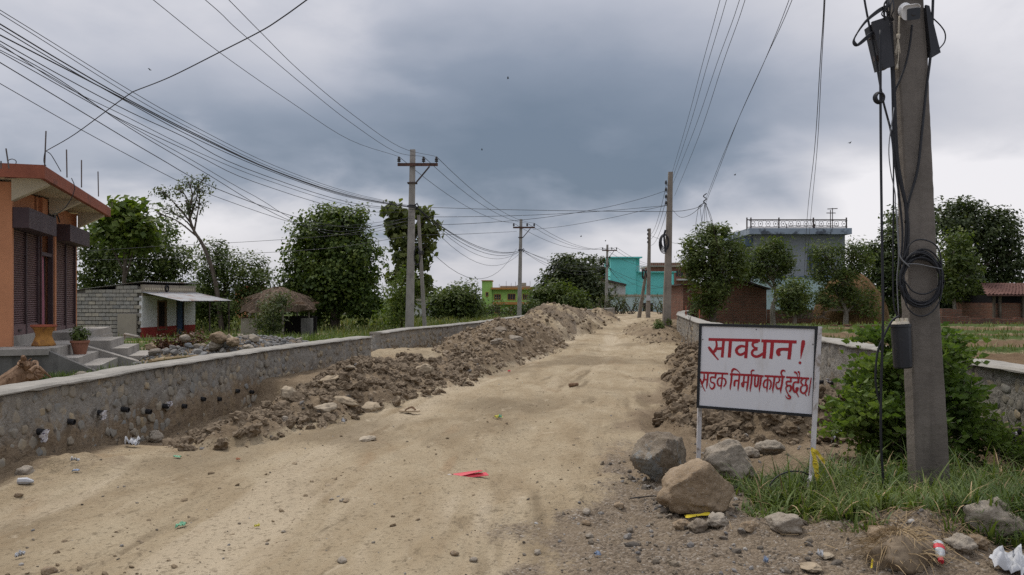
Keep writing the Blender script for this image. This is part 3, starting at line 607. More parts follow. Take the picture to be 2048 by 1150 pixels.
def build_scatter():
    rg = np.random.default_rng(5)
    # pebbles on the road and the gravel shoulder
    n = 26000; Y = 4.2 + 34 * rg.random(n) ** 2.1; X = (rg.random(n) - .5) * 1.5 * Y
    ok = (X > xl(Y) + .1) & (X < xr(Y) - .1); X, Y = X[ok], Y[ok]
    z, a, b, c, d, reg = land(X, Y)[:6]; keep = rg.random(len(X)) < (.05 + .36 * a + .30 * b); keep &= rg.random(len(X)) < .35 + .65 * vn(X * 1.7, Y * 1.7, 3)
    X, Y, z, a = X[keep], Y[keep], z[keep], a[keep]
    S = (.0045 + .012 * rg.random(len(X)) ** 3.0) * (1 + .03 * Y) * np.where(a > .4, 1.15, .9); S = np.where(rg.random(len(X)) < .03, S * 2.1, S)
    scatter_lumps('gravel', np.stack([X, Y, z + S * .2], 1), S, 1, M['pebble'], 3, .4, facets=4)
    for k, n, lo, hi in (('A', 5600, .011, .12), ('B', 6000, .012, .10), ('C', 2200, .022, .12), ('D', 1300, .018, .08), ('E', 7000, .011, .13)):
        bl = np.array(HEAPS[k]); w = bl[:, 2] * bl[:, 3]; ch = rg.choice(len(bl), n, p=w / w.sum())
        rr = np.sqrt(rg.random(n)) * 1.25; an = rg.random(n) * 6.283
        X = bl[ch, 0] + rr * np.cos(an) * bl[ch, 2]; Y = bl[ch, 1] + rr * np.sin(an) * bl[ch, 3]
        ok = (X > xl(Y) + .05) & (X < xr(Y) - .05); X, Y = X[ok], Y[ok]
        z = gz(X, Y); S = lo + (hi - lo) * rg.random(len(X)) ** 6.5
        big = S > lo + .42 * (hi - lo); mid = (S > lo + .20 * (hi - lo)) & ~big; P = np.stack([X, Y, z + S * .18], 1)
        par = HOBJ[k]
        scatter_lumps('clods', P[big], S[big] * .9, 3 if k in 'AE' else 2, M['clod'], 11 + ord(k), .6, par, rough=.55, facets=3, cut=.7)
        scatter_lumps('clods', P[mid], S[mid] * .95, 2, M['clod'], 21 + ord(k), .6, par, rough=.5, facets=3, cut=.7); big = big | mid
        scatter_lumps('crumbs', P[~big], S[~big], 1, M['clod'], 12 + ord(k), .6, par, rough=.4, facets=3)
        m = 160 if k in 'AE' else 120; j = rg.choice(len(X), m); S2 = .012 + .035 * rg.random(m) ** 3
        scatter_lumps('pebbles', np.stack([X[j] + .02, Y[j], z[j] + S2 * .5], 1), S2, 2, M['pebble'], 14 + ord(k), .6, par)
    # broken stone worked into the right shoulder, and bits gathered round the boulders
    n = 900; X = rg.uniform(.2, 4.6, n); Y = rg.uniform(4.6, 8.2, n); z, a, b, c, d, reg = land(X, Y)[:6]; k = (rg.random(n) < a * .55) & (c < .4); X, Y = X[k], Y[k]
    for bx, by, r_ in ((1.34, 6.95, .30), (1.42, 6.1, .33), (1.92, 7.1, .30), (3.85, 5.35, .3)):
        q = 110; an = rg.random(q) * 6.283; rr = r_ * (.85 + .5 * rg.random(q) ** 2); X = np.r_[X, bx + rr * np.cos(an)]; Y = np.r_[Y, by + rr * np.sin(an)]
    S = .008 + .034 * rg.random(len(X)) ** 3.2; scatter_lumps('broken_stone', np.stack([X, Y, gz(X, Y) + S * .2], 1), S, 2, M['pebble'], 41, .6, facets=8, rough=.2, cut=.6)
    # crumbs of earth trodden over the track
    n = 2000; Y = 4.5 + 24 * rg.random(n) ** 1.7; X = (rg.random(n) - .5) * 1.4 * Y; z, a, b, c, d, reg = land(X, Y)[:6]; k = (reg == 1) & (rg.random(n) < np.clip((vn(X * .9, Y * .7, 77) - .42) * 3.2, .03, 1)); X, Y, z = X[k], Y[k], z[k]
    S = (.006 + .022 * rg.random(len(X)) ** 3.5) * (1 + .03 * Y); scatter_lumps('earth_crumbs', np.stack([X, Y, z + S * .1], 1), S, 1, M['roadclod'], 33, .5, facets=3, rough=.3, aspect=(1, .85, .5))
    n = 420; X = rg.uniform(-7.4, -4.2, n); Y = rg.uniform(14.6, 19.8, n); h = heap_field('F', X, Y); ok = h > .12; X, Y = X[ok], Y[ok]
    n2 = 5200; X2 = rg.uniform(-7.6, -4.0, n2); Y2 = rg.uniform(14.4, 20, n2); h = heap_field('F', X2, Y2); ok = h > .03; X2, Y2 = X2[ok], Y2[ok]; z2 = gz(X2, Y2)
    scatter_lumps('gravel', np.stack([X2, Y2, z2 + .01], 1), .02 + .04 * rg.random(len(X2)) ** 2, 1, M['bluestone'], 77, .6, HOBJ['F'], facets=4)
build_scatter()
# ------------------------------------------------------------------ stone retaining walls
def resample(poly, step):
    P = np.asarray(poly, float); d = np.r_[0, np.cumsum(np.hypot(*np.diff(P, axis=0).T))]; t = np.arange(0, d[-1] + step * .5, step); t[-1] = min(t[-1], d[-1])
    return np.stack([np.interp(t, d, P[:, 0]), np.interp(t, d, P[:, 1])], 1)
def hit_wall(px, py, poly):
    """point of the wall face seen at a pixel, and its outward normal"""
    P = resample(poly, .02); u = (px - 1024) / FPX; i = int(np.argmin(np.abs(P[:, 0] / np.maximum(P[:, 1], .5) - u) + (P[:, 1] < 2) * 9)); Y = P[i, 1]
    t = P[min(i + 3, len(P) - 1)] - P[max(i - 3, 0)]; t /= np.linalg.norm(t); n = np.array([t[1], -t[0]]); n = n if n[0] * -P[i, 0] > 0 else -n
    return Vector((P[i, 0], Y, CAMZ - (py - HY) / FPX * Y)), Vector((n[0], n[1], 0))
def flat_stone(i):
    V = lump_verts(3, 900 + i, facets=7, rough=.22, cut=.62); V[:, 0] = np.where(V[:, 0] > .45, .45 + (V[:, 0] - .45) * .22, V[:, 0]); me = np_mesh('wall_stone_mesh', V, ICO[3][1], True); me.materials.append(M['wallstone']); return me
STONES = [flat_stone(i) for i in range(9)]
def stone_wall(label, poly, side, top, thick, parts_range, cell=(.175, .135), seed=1, zlo=-.45, stones=True, sink=.031):
    """side = +1 when the face looks towards +x"""
    rg = np.random.default_rng(seed); P = resample(poly, .07); T = np.gradient(P, axis=0); T /= np.linalg.norm(T, axis=1)[:, None]; Nn = np.stack([T[:, 1], -T[:, 0]], 1) * side
    base = Vector((*P[0], 0)); w = thing('stone_wall', label, 'wall', base, 'low stone retaining walls along the road')
    zs = np.arange(zlo, top - .03, .07); zs = np.r_[zs, top - .035]
    S = np.cumsum(np.r_[0, np.hypot(*np.diff(P, axis=0).T)]); SS, ZZ = np.meshgrid(S, zs, indexing='ij')
    D = .07 * fbm(SS * 2.2, ZZ * 2.2, 4, seed) + .05 * fbm(SS * 9, ZZ * 9, 2, seed + 9) - .03 * ZZ
    V = np.concatenate([P[:, None, :] + Nn[:, None, :] * D[..., None], np.broadcast_to(ZZ[..., None], ZZ.shape + (1,))], 2).reshape(-1, 3); nz = len(zs)
    i = np.arange((len(P) - 1) * (nz - 1)); a = i // (nz - 1) * nz + i % (nz - 1); F = np.stack([a, a + nz, a + nz + 1, a + 1], 1) if side > 0 else np.stack([a, a + 1, a + nz + 1, a + nz], 1)
    m = MB(); m.v = [tuple(v) for v in V]; m.f = [tuple(f) for f in F]; m.mi = [0] * len(F); nb = len(m.v)
    for k, p in enumerate(P):
        q = p - Nn[k] * thick; m.v += [(q[0], q[1], zlo), (q[0], q[1], top - .035)]
    for k in range(len(P) - 1):
        b = nb + 2 * k; m.f += [(b, b + 1, b + 3, b + 2), (k * nz + nz - 1, (k + 1) * nz + nz - 1, b + 3, b + 1)]; m.mi += [0, 0]
    for k in (0, len(P) - 1): m.f.append(tuple(k * nz + j for j in range(nz)) + (nb + 2 * k + 1, nb + 2 * k)); m.mi.append(0)
    face = m.build('mortar_face', M['mortar'], w, smooth=True)
    c = MB(); vs = []
    for k, p in enumerate(P):
        s = S[k]; o = .022 + .03 * float(fbm(np.array([s * 3]), np.array([.5]), 3, seed + 3)[0]); t = top + .016 * float(fbm(np.array([s * 2]), np.array([7.]), 4, seed + 4)[0]) * 2
        a_, b_ = p + Nn[k] * o, p - Nn[k] * (thick + .01); r_ = p + Nn[k] * (o - .03)
        vs += [(a_[0], a_[1], top - .035 + .02 * float(fbm(np.array([s * 5]), np.array([3.]), 2, 5)[0])), (a_[0], a_[1], t - .022), (r_[0], r_[1], t), (b_[0], b_[1], t + .004), (b_[0], b_[1], top - .06)]
    c.add(vs, [(5 * k + j, 5 * k + 5 + j, 5 * k + 5 + (j + 1) % 5, 5 * k + (j + 1) % 5) for k in range(len(P) - 1) for j in range(5)] + [(4, 3, 2, 1, 0), tuple(5 * (len(P) - 1) + j for j in range(5))])
    c.build('cap', M['cap'], w, smooth=False)
    if not stones: return w
    L = S[-1]; pos = []; row = 0; z = .0
    zz = max(zlo, -.18)
    while zz < top - .09:
        s = rg.random() * cell[0]
        while s < L:
            pos.append((s + (rg.random() - .5) * cell[0] * .45, zz + (rg.random() - .5) * cell[1] * .5)); s += cell[0] * (.62 + .7 * rg.random())
        zz += cell[1] * (.8 + .3 * rg.random())
    pos = np.array([p for p in pos if p[0] < L and p[1] < top - .075]); q = np.stack([np.interp(pos[:, 0], S, P[:, 0]), np.interp(pos[:, 0], S, P[:, 1])], 1)
    nn = np.stack([np.interp(pos[:, 0], S, Nn[:, 0]), np.interp(pos[:, 0], S, Nn[:, 1])], 1)
    hw = cell[0] * (.27 + .26 * rg.random(len(pos))); hh = cell[1] * (.34 + .40 * rg.random(len(pos))); hd = .050 + .016 * rg.random(len(pos))
    inset = -.03 * pos[:, 1] - sink + .018 * (rg.random(len(pos)) - .5); C = np.concatenate([q + nn * inset[:, None], pos[:, 1:2]], 1)
    order = np.argsort(np.abs(q[:, 1] - parts_range[0]) + (q[:, 1] < parts_range[0] - .3) * 50) if parts_range else []
    single = set(order[:300].tolist()) if parts_range else set()
    rest = [k for k in range(len(pos)) if k not in single and q[k, 1] > 3.5]
    for k in sorted(single):
        o = link('stone', STONES[int(rg.integers(0, 9))], None, w, C[k] - np.array(base)); a = math.atan2(nn[k, 1], nn[k, 0])
        o.rotation_euler = ((rg.random() - .5) * 1.1, (rg.random() - .5) * .15, a); o.scale = (hd[k], hw[k], hh[k])
        o.rotation_mode = 'ZYX' if False else 'XYZ'
    V0 = [lump_verts(1, 700 + k, facets=5) for k in range(5)]; Vs = []; Fs = []
    for t_, k in enumerate(rest):
        v = V0[int(rg.integers(0, 5))] * np.array([hd[k], hw[k], hh[k]]); a = math.atan2(nn[k, 1], nn[k, 0]); ca, sa = math.cos(a), math.sin(a)
        r2 = (rg.random() - .5) * 1.0; v = np.stack([v[:, 0], v[:, 1] * math.cos(r2) - v[:, 2] * math.sin(r2), v[:, 1] * math.sin(r2) + v[:, 2] * math.cos(r2)], 1)
        Vs.append(np.stack([v[:, 0] * ca - v[:, 1] * sa, v[:, 0] * sa + v[:, 1] * ca, v[:, 2]], 1) + C[k] - np.array(base)); Fs.append(ICO[1][1] + t_ * len(V0[0]))
    if rest: tag(link('stones', np_mesh('stones', np.concatenate(Vs), np.concatenate(Fs)), M['wallstone_far'], w), kind='stuff')
    return w
M['wallstone_far'] = mat('wallstone_far', lambda g: pbr(g, g.mix(g.math('MULTIPLY', g.mapr(g.noise(POS(g), 5, 5, .6), .4, .65), .5), g.ramp(ISL(g), [(0, (.18, .18, .175)), (.4, (.25, .225, .18)), (.7, (.31, .245, .155)), (1, (.22, .205, .18))]), (.20, .165, .12)), .9, g.noise(POS(g), 40, 4), .4, .01))
wallL = stone_wall('grey rubble wall with black weep pipes running beside the shop steps', W1[1:], 1, TOPL, .30, (6.9,), seed=3)
wallL2 = stone_wall('far stone wall that starts past the dirt ramp and bends away behind the spoil heaps', W2, 1, TOPL, .30, None, (.17, .15), seed=5)
wallR = stone_wall('stone wall edging the field, behind the sign and the leafy shrub', WR[1:], -1, TOPR, .32, (7.3,), seed=9, sink=.040)

# weep pipes of the two walls (parts) and the rags stuffed into some of them
def weep(px, py, wall, poly, r=.032, ln=.06, ang=0):
    p, n = hit_wall(px, py, poly); a = p - n * .05; b = p + n * (ln) - Vector((0, 0, .012)); m = MB()
    k = 10; d = (b - a).normalized(); u = d.cross(Vector((0, 0, 1))).normalized(); w = u.cross(d); vs = []
    for c_, rr in ((a, r), (b, r), (b, r * .78), (a + d * .02, r * .7)):
        vs += [c_ + (u * math.cos(6.2832 * i / k) + w * math.sin(6.2832 * i / k)) * rr for i in range(k)]
    m.add(vs, [(j * k + i, j * k + (i + 1) % k, (j + 1) * k + (i + 1) % k, (j + 1) * k + i) for j in range(3) for i in range(k)] + [tuple(3 * k + i for i in range(k))])
    m.build('weep_pipe', M['blackplastic'], wall); return b, n
def rag(px, py, poly, label, h=.12, seed=0, out=.07):
    p, n = hit_wall(px, py, poly); rg = random.Random(seed); t = Vector((-n.y, n.x, 0)); vs = []; N, K = 9, 7
    for j in range(N):
        f = j / (N - 1); w = .022 + .03 * math.sin(f * 2.6 + .4)
        for i in range(K):
            u = i / (K - 1) - .5
            vs.append(p + n * (out * (1 - .3 * f) + .018 * math.sin(i * 2.1 + j * .9 + seed) + rg.uniform(-.006, .006)) + t * (u * 2 * w + .012 * math.sin(j * 1.3 + seed)) + Vector((0, 0, .035 - h * f + rg.uniform(-.008, .008))))
    m = MB(); m.add(vs + [v - n * .006 for v in vs], [(j * K + i, j * K + i + 1, (j + 1) * K + i + 1, (j + 1) * K + i) for j in range(N - 1) for i in range(K - 1)] + [(N * K + j * K + i, N * K + (j + 1) * K + i, N * K + (j + 1) * K + i + 1, N * K + j * K + i + 1) for j in range(N - 1) for i in range(K - 1)])
    o = m.build('rag', M['cloth'], origin=p, smooth=True); tag(o, label, 'rag', 'white rags stuffed in the weep pipes')
for px, py in ((77, 862), (137, 842), (195, 824), (248, 818), (294, 822), (327, 811), (364, 811), (402, 797), (435, 797), (471, 781), (500, 783)): weep(px, py, wallL, W1)
for px, py in ((1985, 842), (2036, 862), (1752, 790), (1664, 765), (1645, 763)): weep(px, py, wallR, WR)
rag(79, 866, W1, 'white rag hanging from the lowest weep pipe at the near end of the left wall', .12, 1)
rag(197, 827, W1, 'white rag hanging from the weep pipe third along the left wall', .10, 2)
rag(331, 808, W1, 'small white rag on the black pipe left of the trench', .07, 3)
rag(2038, 868, WR, 'white rag hanging from the right wall at the frame edge', .10, 4)
rag(1987, 848, WR, 'white rag in the right wall just right of the shrub', .06, 5)
rag(1664, 762, WR, 'white rag in the wall just right of the sign', .06, 6)

# ------------------------------------------------------------------ poles
def octo(hw, hd, ch=.22):
    c = min(hw, hd) * ch; return [(-hw + c, -hd), (hw - c, -hd), (hw, -hd + c), (hw, hd - c), (hw - c, hd), (-hw + c, hd), (-hw, hd - c), (-hw, -hd + c)]
def shaft(m, a, b, w0, w1, d0, d1, n=8, wob=0.0):
    a, b = Vector(a), Vector(b); vs = []; rg = random.Random(3)
    for i in range(n + 1):
        f = i / n; c = a.lerp(b, f)
        for x, y in octo(w0 + (w1 - w0) * f, d0 + (d1 - d0) * f): vs.append(c + Vector((x + rg.uniform(-wob, wob), y + rg.uniform(-wob, wob), 0)))
    m.add(vs, [(i * 8 + k, i * 8 + (k + 1) % 8, i * 8 + 8 + (k + 1) % 8, i * 8 + 8 + k) for i in range(n) for k in range(8)] + [tuple(reversed(range(8))), tuple(n * 8 + k for k in range(8))])
def insulator(parent, p, s=1.0):
    m = MB(); m.lathe(p, [(.012 * s, -.05 * s), (.012 * s, .0), (.055 * s, .0), (.062 * s, .03 * s), (.035 * s, .045 * s), (.055 * s, .06 * s), (.06 * s, .09 * s), (.036 * s, .105 * s), (.045 * s, .13 * s), (.03 * s, .165 * s), (.0, .17 * s)], 10)
    return m.build('insulator', M['insul'], parent, smooth=True)
def arm_pole(loc, label):
    t = thing('utility_pole', label, 'utility pole', loc, 'concrete poles with cross arms along the left of the road'); x, y, z = loc
    m = MB(); shaft(m, (x - .02, y, z - .6), (x + .12, y, z + 7.1), .165, .095, .14, .085, 10); m.build('shaft', M['pole'], t)
    za = z + 6.52; m = MB(); m.bbox(x - .43, x + 1.07, y - .165, y - .10, za - .055, za + .055); m.bbox(x - .43, x + 1.07, y - .175, y - .165, za + .035, za + .05); ca = m.build('cross_arm', M['rust'], t)
    m = MB()
    for bx in (-.36, -.2, .3, .46, .78, .95): m = MB(); m.lathe((x + bx, y - .18, za), [(.02, -.02), (.02, .02)], 6); m.build('bolt', M['darkmetal'], ca)
    m = MB(); m.bar((x + .76, y - .13, za - .07), (x + .27, y - .13, za - .66), .05); m.build('brace', M['darkmetal'], t)
    m = MB(); m.bbox(x - .07, x + .28, y - .15, y + .13, za - .70, za - .65); m.build('collar', M['darkmetal'], t)
    for dx in (-.38, .54, 1.02): insulator(t, (x + dx, y - .13, za + .055 + .05), 1.15)
    m = MB(); zc = z + 4.95
    for q in range(3): m.tube([(x + .065 + (.145) * math.cos(a) , y + .14 * math.sin(a), zc + q * .03 + .01 * math.sin(3 * a)) for a in np.linspace(0, 6.28, 14)], .014, 5)
    m.tube([(x + .2, y - .1, zc + .05), (x + .3, y - .14, zc + .12), (x + .34, y - .1, zc + .02), (x + .24, y - .08, zc - .12)], .03, 6); m.build('cable_clamp', M['cable'], t)
    return t
PA = Vector((-3.84, 30, .08)); PB = Vector((.5, 55, -.05)); PC = Vector((9.42, 80, -.12))
poleA = arm_pole(PA, 'tallest looking pale concrete pole with cross arm, beside the big leaved tree')
poleB = copy_tree(poleA); poleB.location = PB; tag(poleB, 'concrete pole with cross arm standing before the lime green house')
poleC = copy_tree(poleA); poleC.location = PC; tag(poleC, 'farthest concrete pole with cross arm, left of the turquoise house')
def arm_pt(P, k): return P + Vector(((-.38, .54, 1.02)[k], -.13, 6.72))
def clamp_pt(P, dz=0): return P + Vector((.2, 0, 4.98 + dz))
# strut pole leaning against the first pole
t = thing('strut_pole', 'slim concrete strut leaning towards the pale cross arm pole by the tree', 'utility pole', PA + Vector((1.15, 1, 0)))
m = MB(); shaft(m, W(850, 668, 31), W(837, 430, 30.6), .075, .055, .07, .05); m.build('shaft', M['pole'], t)
m = MB()
for q in range(3): m.tube([W(842, 508, 30.7) + Vector((.1 * math.cos(a), .09 * math.sin(a) - .0, q * .05)) for a in np.linspace(0, 6.28, 12)], .016, 5)
m.build('cable_wrap', M['cable'], t)
t = None
for px, py in ((834, 512),):
    m = MB()
    for q in range(3): m.tube([W(834, 512, 29.72) + Vector((.10 * math.cos(a) * (1 + .1 * q), .02 * q, .33 * math.sin(a) * (1 + .06 * q))) for a in np.linspace(0, 6.28, 20)], .013, 5)
    tag(m.build('cable_coil', M['cable'], origin=W(834, 512, 29.72)), 'small cable coil hung between the pale pole and its strut', 'cable coil')
# right hand pole
PR = Vector((7.13, 37, ground_z(7.13, 37)))
t = thing('utility_pole', 'plain concrete pole without cross arm standing on the low mound at right', 'utility pole', PR, 'plain poles right of the road')
m = MB(); shaft(m, PR + Vector((.0, 0, -.6)), W(1341, 344, 37), .19, .10, .16, .09, 10); m.build('shaft', M['pole_old'], t)
for py in (368, 382, 396, 409): insulator(t, W(1332, py, 36.95), 1.0)
m = MB()
for py in (370, 384, 398, 411): m.bar(W(1331, py, 36.95), W(1339, py, 36.95), .03)
m.build('bracket', M['rust'], t)
m = MB()
for q in range(5): m.tube([W(1330, 483 + q, 36.8) + Vector((.16 * math.cos(a) * (1 + .13 * q), .04 * q, .36 * math.sin(a) * (.8 + .11 * q))) for a in np.linspace(0, 6.28, 20)], .022, 5)
m.tube([W(1331, 460, 36.8), W(1328, 470, 36.8), W(1329, 485, 36.8), W(1331, 505, 36.8)], .05, 6)
tag(m.build('cable_coil', M['cable'], origin=W(1330, 483, 36.8)), 'black cable coil hanging on the plain pole right of the road', 'cable coil')
# two far poles
PF = Vector(((1297 - 1024) / FPX * 62, 62, .1))
t = thing('utility_pole', 'far plain pole with a white notice, in front of the turquoise house', 'utility pole', PF, 'plain poles right of the road')
m = MB(); shaft(m, PF + Vector((-.05, 0, -.8)), W(1299, 457, 62), .17, .10, .15, .09); m.build('shaft', M['pole_old'], t)
for py in (462, 470, 478, 486): insulator(t, W(1295.5, py, 61.9), 1.0)
m = MB(); m.box(W(1296.7, 596, 61.8), (.16, 0, 0), (0, .01, 0), (0, 0, .2)); m.build('notice', M['litterwhite'], t)
t = thing('strut_pole', 'far pole leaning right against the plain pole by the turquoise house', 'utility pole', W(1278, 633, 63))
m = MB(); shaft(m, W(1277, 642, 63), W(1292, 545, 62.4), .15, .10, .13, .09); m.build('shaft', M['pole_old'], t)
m = MB(); m.tube([W(1291, 548, 62.2) + Vector((.24 * math.cos(a), .24 * math.sin(a), .35 * math.sin(2 * a))) for a in np.linspace(0, 6.28, 20)], .06, 5); m.build('cable_wrap', M['cable'], t)

# ------------------------------------------------------------------ overhead cables
def cable(pts, r, label, group=None, n=5, sub=5, mt='cable', name='cable', smooth=True):
    m = MB(); m.tube(catmull(pts, sub) if smooth else pts, r, n); o = m.build(name, M[mt], origin=pts[0], smooth=True); tag(o, label, 'cable', group); return o
def pxline(pix, Y0, Y1):
    """3D line through photo pixels, inverse depth running evenly from Y0 to Y1 along it"""
    d = [0]
    for a, b in zip(pix, pix[1:]): d.append(d[-1] + math.hypot(b[0] - a[0], b[1] - a[1]))
    return [W(p[0], p[1], 1 / ((1 - s / d[-1]) / Y0 + s / d[-1] / Y1)) for p, s in zip(pix, d)]
def extend(pts, yend=-6.0):
    """carry a line on, past the camera, to the next pole out of the picture"""
    d = pts[0] - pts[1]; k = (yend - pts[0].y) / d.y; n = max(2, int(math.ceil(k))); d.z = min(d.z, .35) if pts[0].y < 12 else d.z; return [pts[0] + d * (k * (n - i) / n) for i in range(n)] + pts
def span(a, b, sag, n=14): return [a.lerp(b, i / n) - Vector((0, 0, sag * 4 * (i / n) * (1 - i / n))) for i in range(n + 1)]
BN = [0]; G1 = 'cables of the bundle from the top left to the pale pole'; L1 = 'one of the black cables sweeping down from top left to the pale pole'
for pix, r in (([(0, 20), (262, 182), (391, 254), (548, 331), (700, 385), (832, 414)], .006), ([(0, 27), (255, 187), (391, 262), (548, 337), (700, 388), (832, 415)], .006),
               ([(0, 48), (129, 126), (253, 197), (391, 268), (548, 341), (700, 391), (832, 416)], .011), ([(0, 56), (129, 133), (253, 203), (391, 277), (548, 345), (700, 395), (832, 417)], .008),
               ([(0, 70), (250, 199), (391, 271), (548, 342), (700, 393), (832, 416)], .011), ([(0, 82), (129, 155), (258, 223), (368, 274), (489, 336), (700, 405), (832, 419)], .008),
               ([(0, 88), (125, 170), (250, 232), (391, 302), (530, 359), (700, 410), (832, 420)], .006), ([(0, 104), (156, 192), (250, 243), (391, 309), (509, 364), (700, 420), (832, 424)], .007)):
    BN[0] += 1; cable(extend(pxline(pix, 11.4, 29.9)), r, ('topmost', 'second', 'third', 'fourth', 'fifth', 'sixth', 'seventh', 'lowest')[BN[0] - 1] + ' cable in the black bundle sweeping from top left to the pale pole', G1)
for pix, r, lb in (([(0, 92), (120, 160), (258, 255), (411, 346), (520, 412), (602, 448), (700, 462), (828, 432)], .007, 'black cable crossing under the bundle and dipping behind the round tree top'),
               ([(0, 125), (156, 219), (313, 313), (430, 376), (606, 438), (720, 455), (828, 440)], .008, 'black cable below the bundle, passing above the sparse tree'),
               ([(0, 167), (156, 256), (329, 348), (415, 387), (587, 446), (700, 470), (828, 446)], .006, 'lowest thin cable at left, running just above the roof rods'),
               ([(0, 100), (110, 158), (240, 240), (380, 318), (509, 392), (640, 452), (828, 436)], .006, 'thin cable between the bundle and the sparse tree')):
    cable(extend(pxline(pix, 11.4, 29.8)), r, lb, 'loose cables under the bundle')
for k, pix in ((0, [(307, 0), (438, 104), (580, 203), (700, 280)]), (1, [(411, 0), (442, 27), (475, 59), (548, 121), (620, 181), (700, 244), (790, 303)]), (2, [(458, 0), (520, 63), (600, 142), (700, 225), (800, 294)])):
    q = pxline(pix + [((arm_pt(PA, k).x) / 29.87 * FPX + 1024, HY - (arm_pt(PA, k).z - CAMZ + .1) / 29.87 * FPX)], 14.2, 29.87)
    cable(extend(q), .007, ('power line to the left insulator of the pale pole', 'kinked power line to the middle insulator of the pale pole', 'power line to the right insulator of the pale pole')[k], 'power lines coming over the shop')
for k in range(3):
    w_ = ('left', 'middle', 'right')[k]
    cable(span(arm_pt(PA, k) + Vector((0, 0, .1)), arm_pt(PB, k) + Vector((0, 0, .1)), .55), .010, 'power line between the %s insulators of the first two cross arm poles' % w_, 'power lines between poles', smooth=False)
    cable(span(arm_pt(PB, k) + Vector((0, 0, .1)), arm_pt(PC, k) + Vector((0, 0, .1)), .8), .013, 'power line between the %s insulators of the two far cross arm poles' % w_, 'power lines between poles', smooth=False)
    cable(span(arm_pt(PC, k) + Vector((0, 0, .1)), Vector((22 + k, 118, 6.6)), .9), .016, ('left', 'middle', 'right')[k] + ' far power line passing in front of the turquoise house', 'far power lines', smooth=False)
for dz, sg, r in ((0, .75, .014), (.03, .85, .012), (-.02, .95, .012), (.05, 1.25, .009), (-.05, 1.55, .009)):
    cable(span(clamp_pt(PA, dz), clamp_pt(PB, dz), sg), r, {.75: 'shallowest', .85: 'second shallowest', .95: 'middle', 1.25: 'fourth', 1.55: 'deepest'}[sg] + ' sagging black cable between the pale pole and the lime house pole', 'sagging cables between the first two poles', smooth=False)
for dz, sg, r in ((0, .5, .014), (.05, .7, .012), (-.05, .9, .012), (-.03, 1.2, .010)):
    cable(span(clamp_pt(PB, dz), clamp_pt(PC, dz), sg), r, {.5: 'uppermost', .7: 'second', .9: 'third', 1.2: 'lowest'}[sg] + ' black cable between the lime house pole and the farthest cross arm pole', 'sagging cables between the far poles', smooth=False)
for dz, sg, r, e in ((0, .6, .016, (13.9, 100, 4.4)), (.0, .9, .014, (16, 104, 3.6)), (-.1, 1.0, .014, (20, 105, 3.2)), (-.2, .8, .014, (24, 104, 2.8))):
    cable(span(clamp_pt(PC, dz), Vector(e), sg), r, {.6: 'topmost', .9: 'second', 1.0: 'third', .8: 'lowest'}[sg] + ' dark service cable fanning across the turquoise house', 'service cables on the turquoise house', smooth=False)
cable(span(clamp_pt(PA, -1.0), W(1033, 497, 54.8), 1.9), .010, 'deep slack cable hanging from the strut to the lime house pole', smooth=False)
cable(pxline([(836, 414), (1000, 419), (1180, 422), (1335, 423), (1380, 419), (1405, 411)], 29.9, 27), .009, 'upper level cable crossing the road from the pale pole to the cable knot')
cable(pxline([(838, 434), (960, 433), (1090, 429), (1220, 421), (1333, 411)], 29.9, 36.9), .009, 'straight thin cable crossing the road to the lower insulators of the plain pole')
cable(pxline([(868, 450), (960, 446), (1080, 436), (1200, 417), (1280, 398), (1333, 381)], 30.2, 36.9), .009, 'thin cable rising right across the road to the upper insulators of the plain pole')
cable(pxline([(1066, 459), (1130, 452), (1220, 436), (1290, 420), (1333, 411)], 54.9, 37.1), .011, 'thin cable from the lime house pole up to the plain pole')
cable(pxline([(842, 470), (930, 468), (1033, 463)], 30.5, 54.8), .010, 'thin level cable between the strut and the lime house pole')
cable(pxline([(160, 503), (330, 492), (520, 482), (690, 468), (826, 440)], 33, 30), .008, 'thin cable running low behind the sparse tree to the pale pole', 'low cables by the block hut')
cable(pxline([(180, 520), (330, 516), (480, 508), (660, 496), (830, 470)], 33, 30), .008, 'lowest thin cable behind the sparse tree', 'low cables by the block hut')
for dx, q in ((0, 1440), (2, 1453), (4, 1479), (9, 1490)):
    cable(pxline([(1344 + dx * .6, 346 + dx * 5), (1345 + dx + (q - 1345) * .30, 246 + dx * 3), (1345 + dx + (q - 1345) * .63, 128), (q, 0), (q + 62, -240), (q + 190 - dx, -660)], 37, 7.0), .0058, {0: 'leftmost', 2: 'second from left', 4: 'third from left', 9: 'rightmost'}[dx] + ' of four steep power lines from the plain pole to the near pole', 'steep power lines to the near pole')
HUB = W(1410, 405, 27)
for dx, q in ((0, 1578), (3, 1584)):
    cable(pxline([(1409 + dx, 405), (1438 + dx, 330), (1478, 235), (1530, 120), (q, 0), (q + 90, -260), (q + 190, -640)], 27, 6.9), .0055, ('left' if dx == 0 else 'right') + ' of the two service cables from the cable knot up to the near pole', 'service cables to the cable knot')
m = MB(); m.tube([HUB + Vector((.05 * math.cos(a), .05 * math.sin(a), .03 * a - .06)) for a in np.linspace(0, 12, 20)], .018, 5); m.tube([W(1396, 415, 27), W(1400, 411, 27), W(1410, 405, 27)], .016, 5)
tag(m.build('cable_knot', M['cable'], origin=HUB), 'knot where service cables meet in mid air above the right trees', 'cable knot')
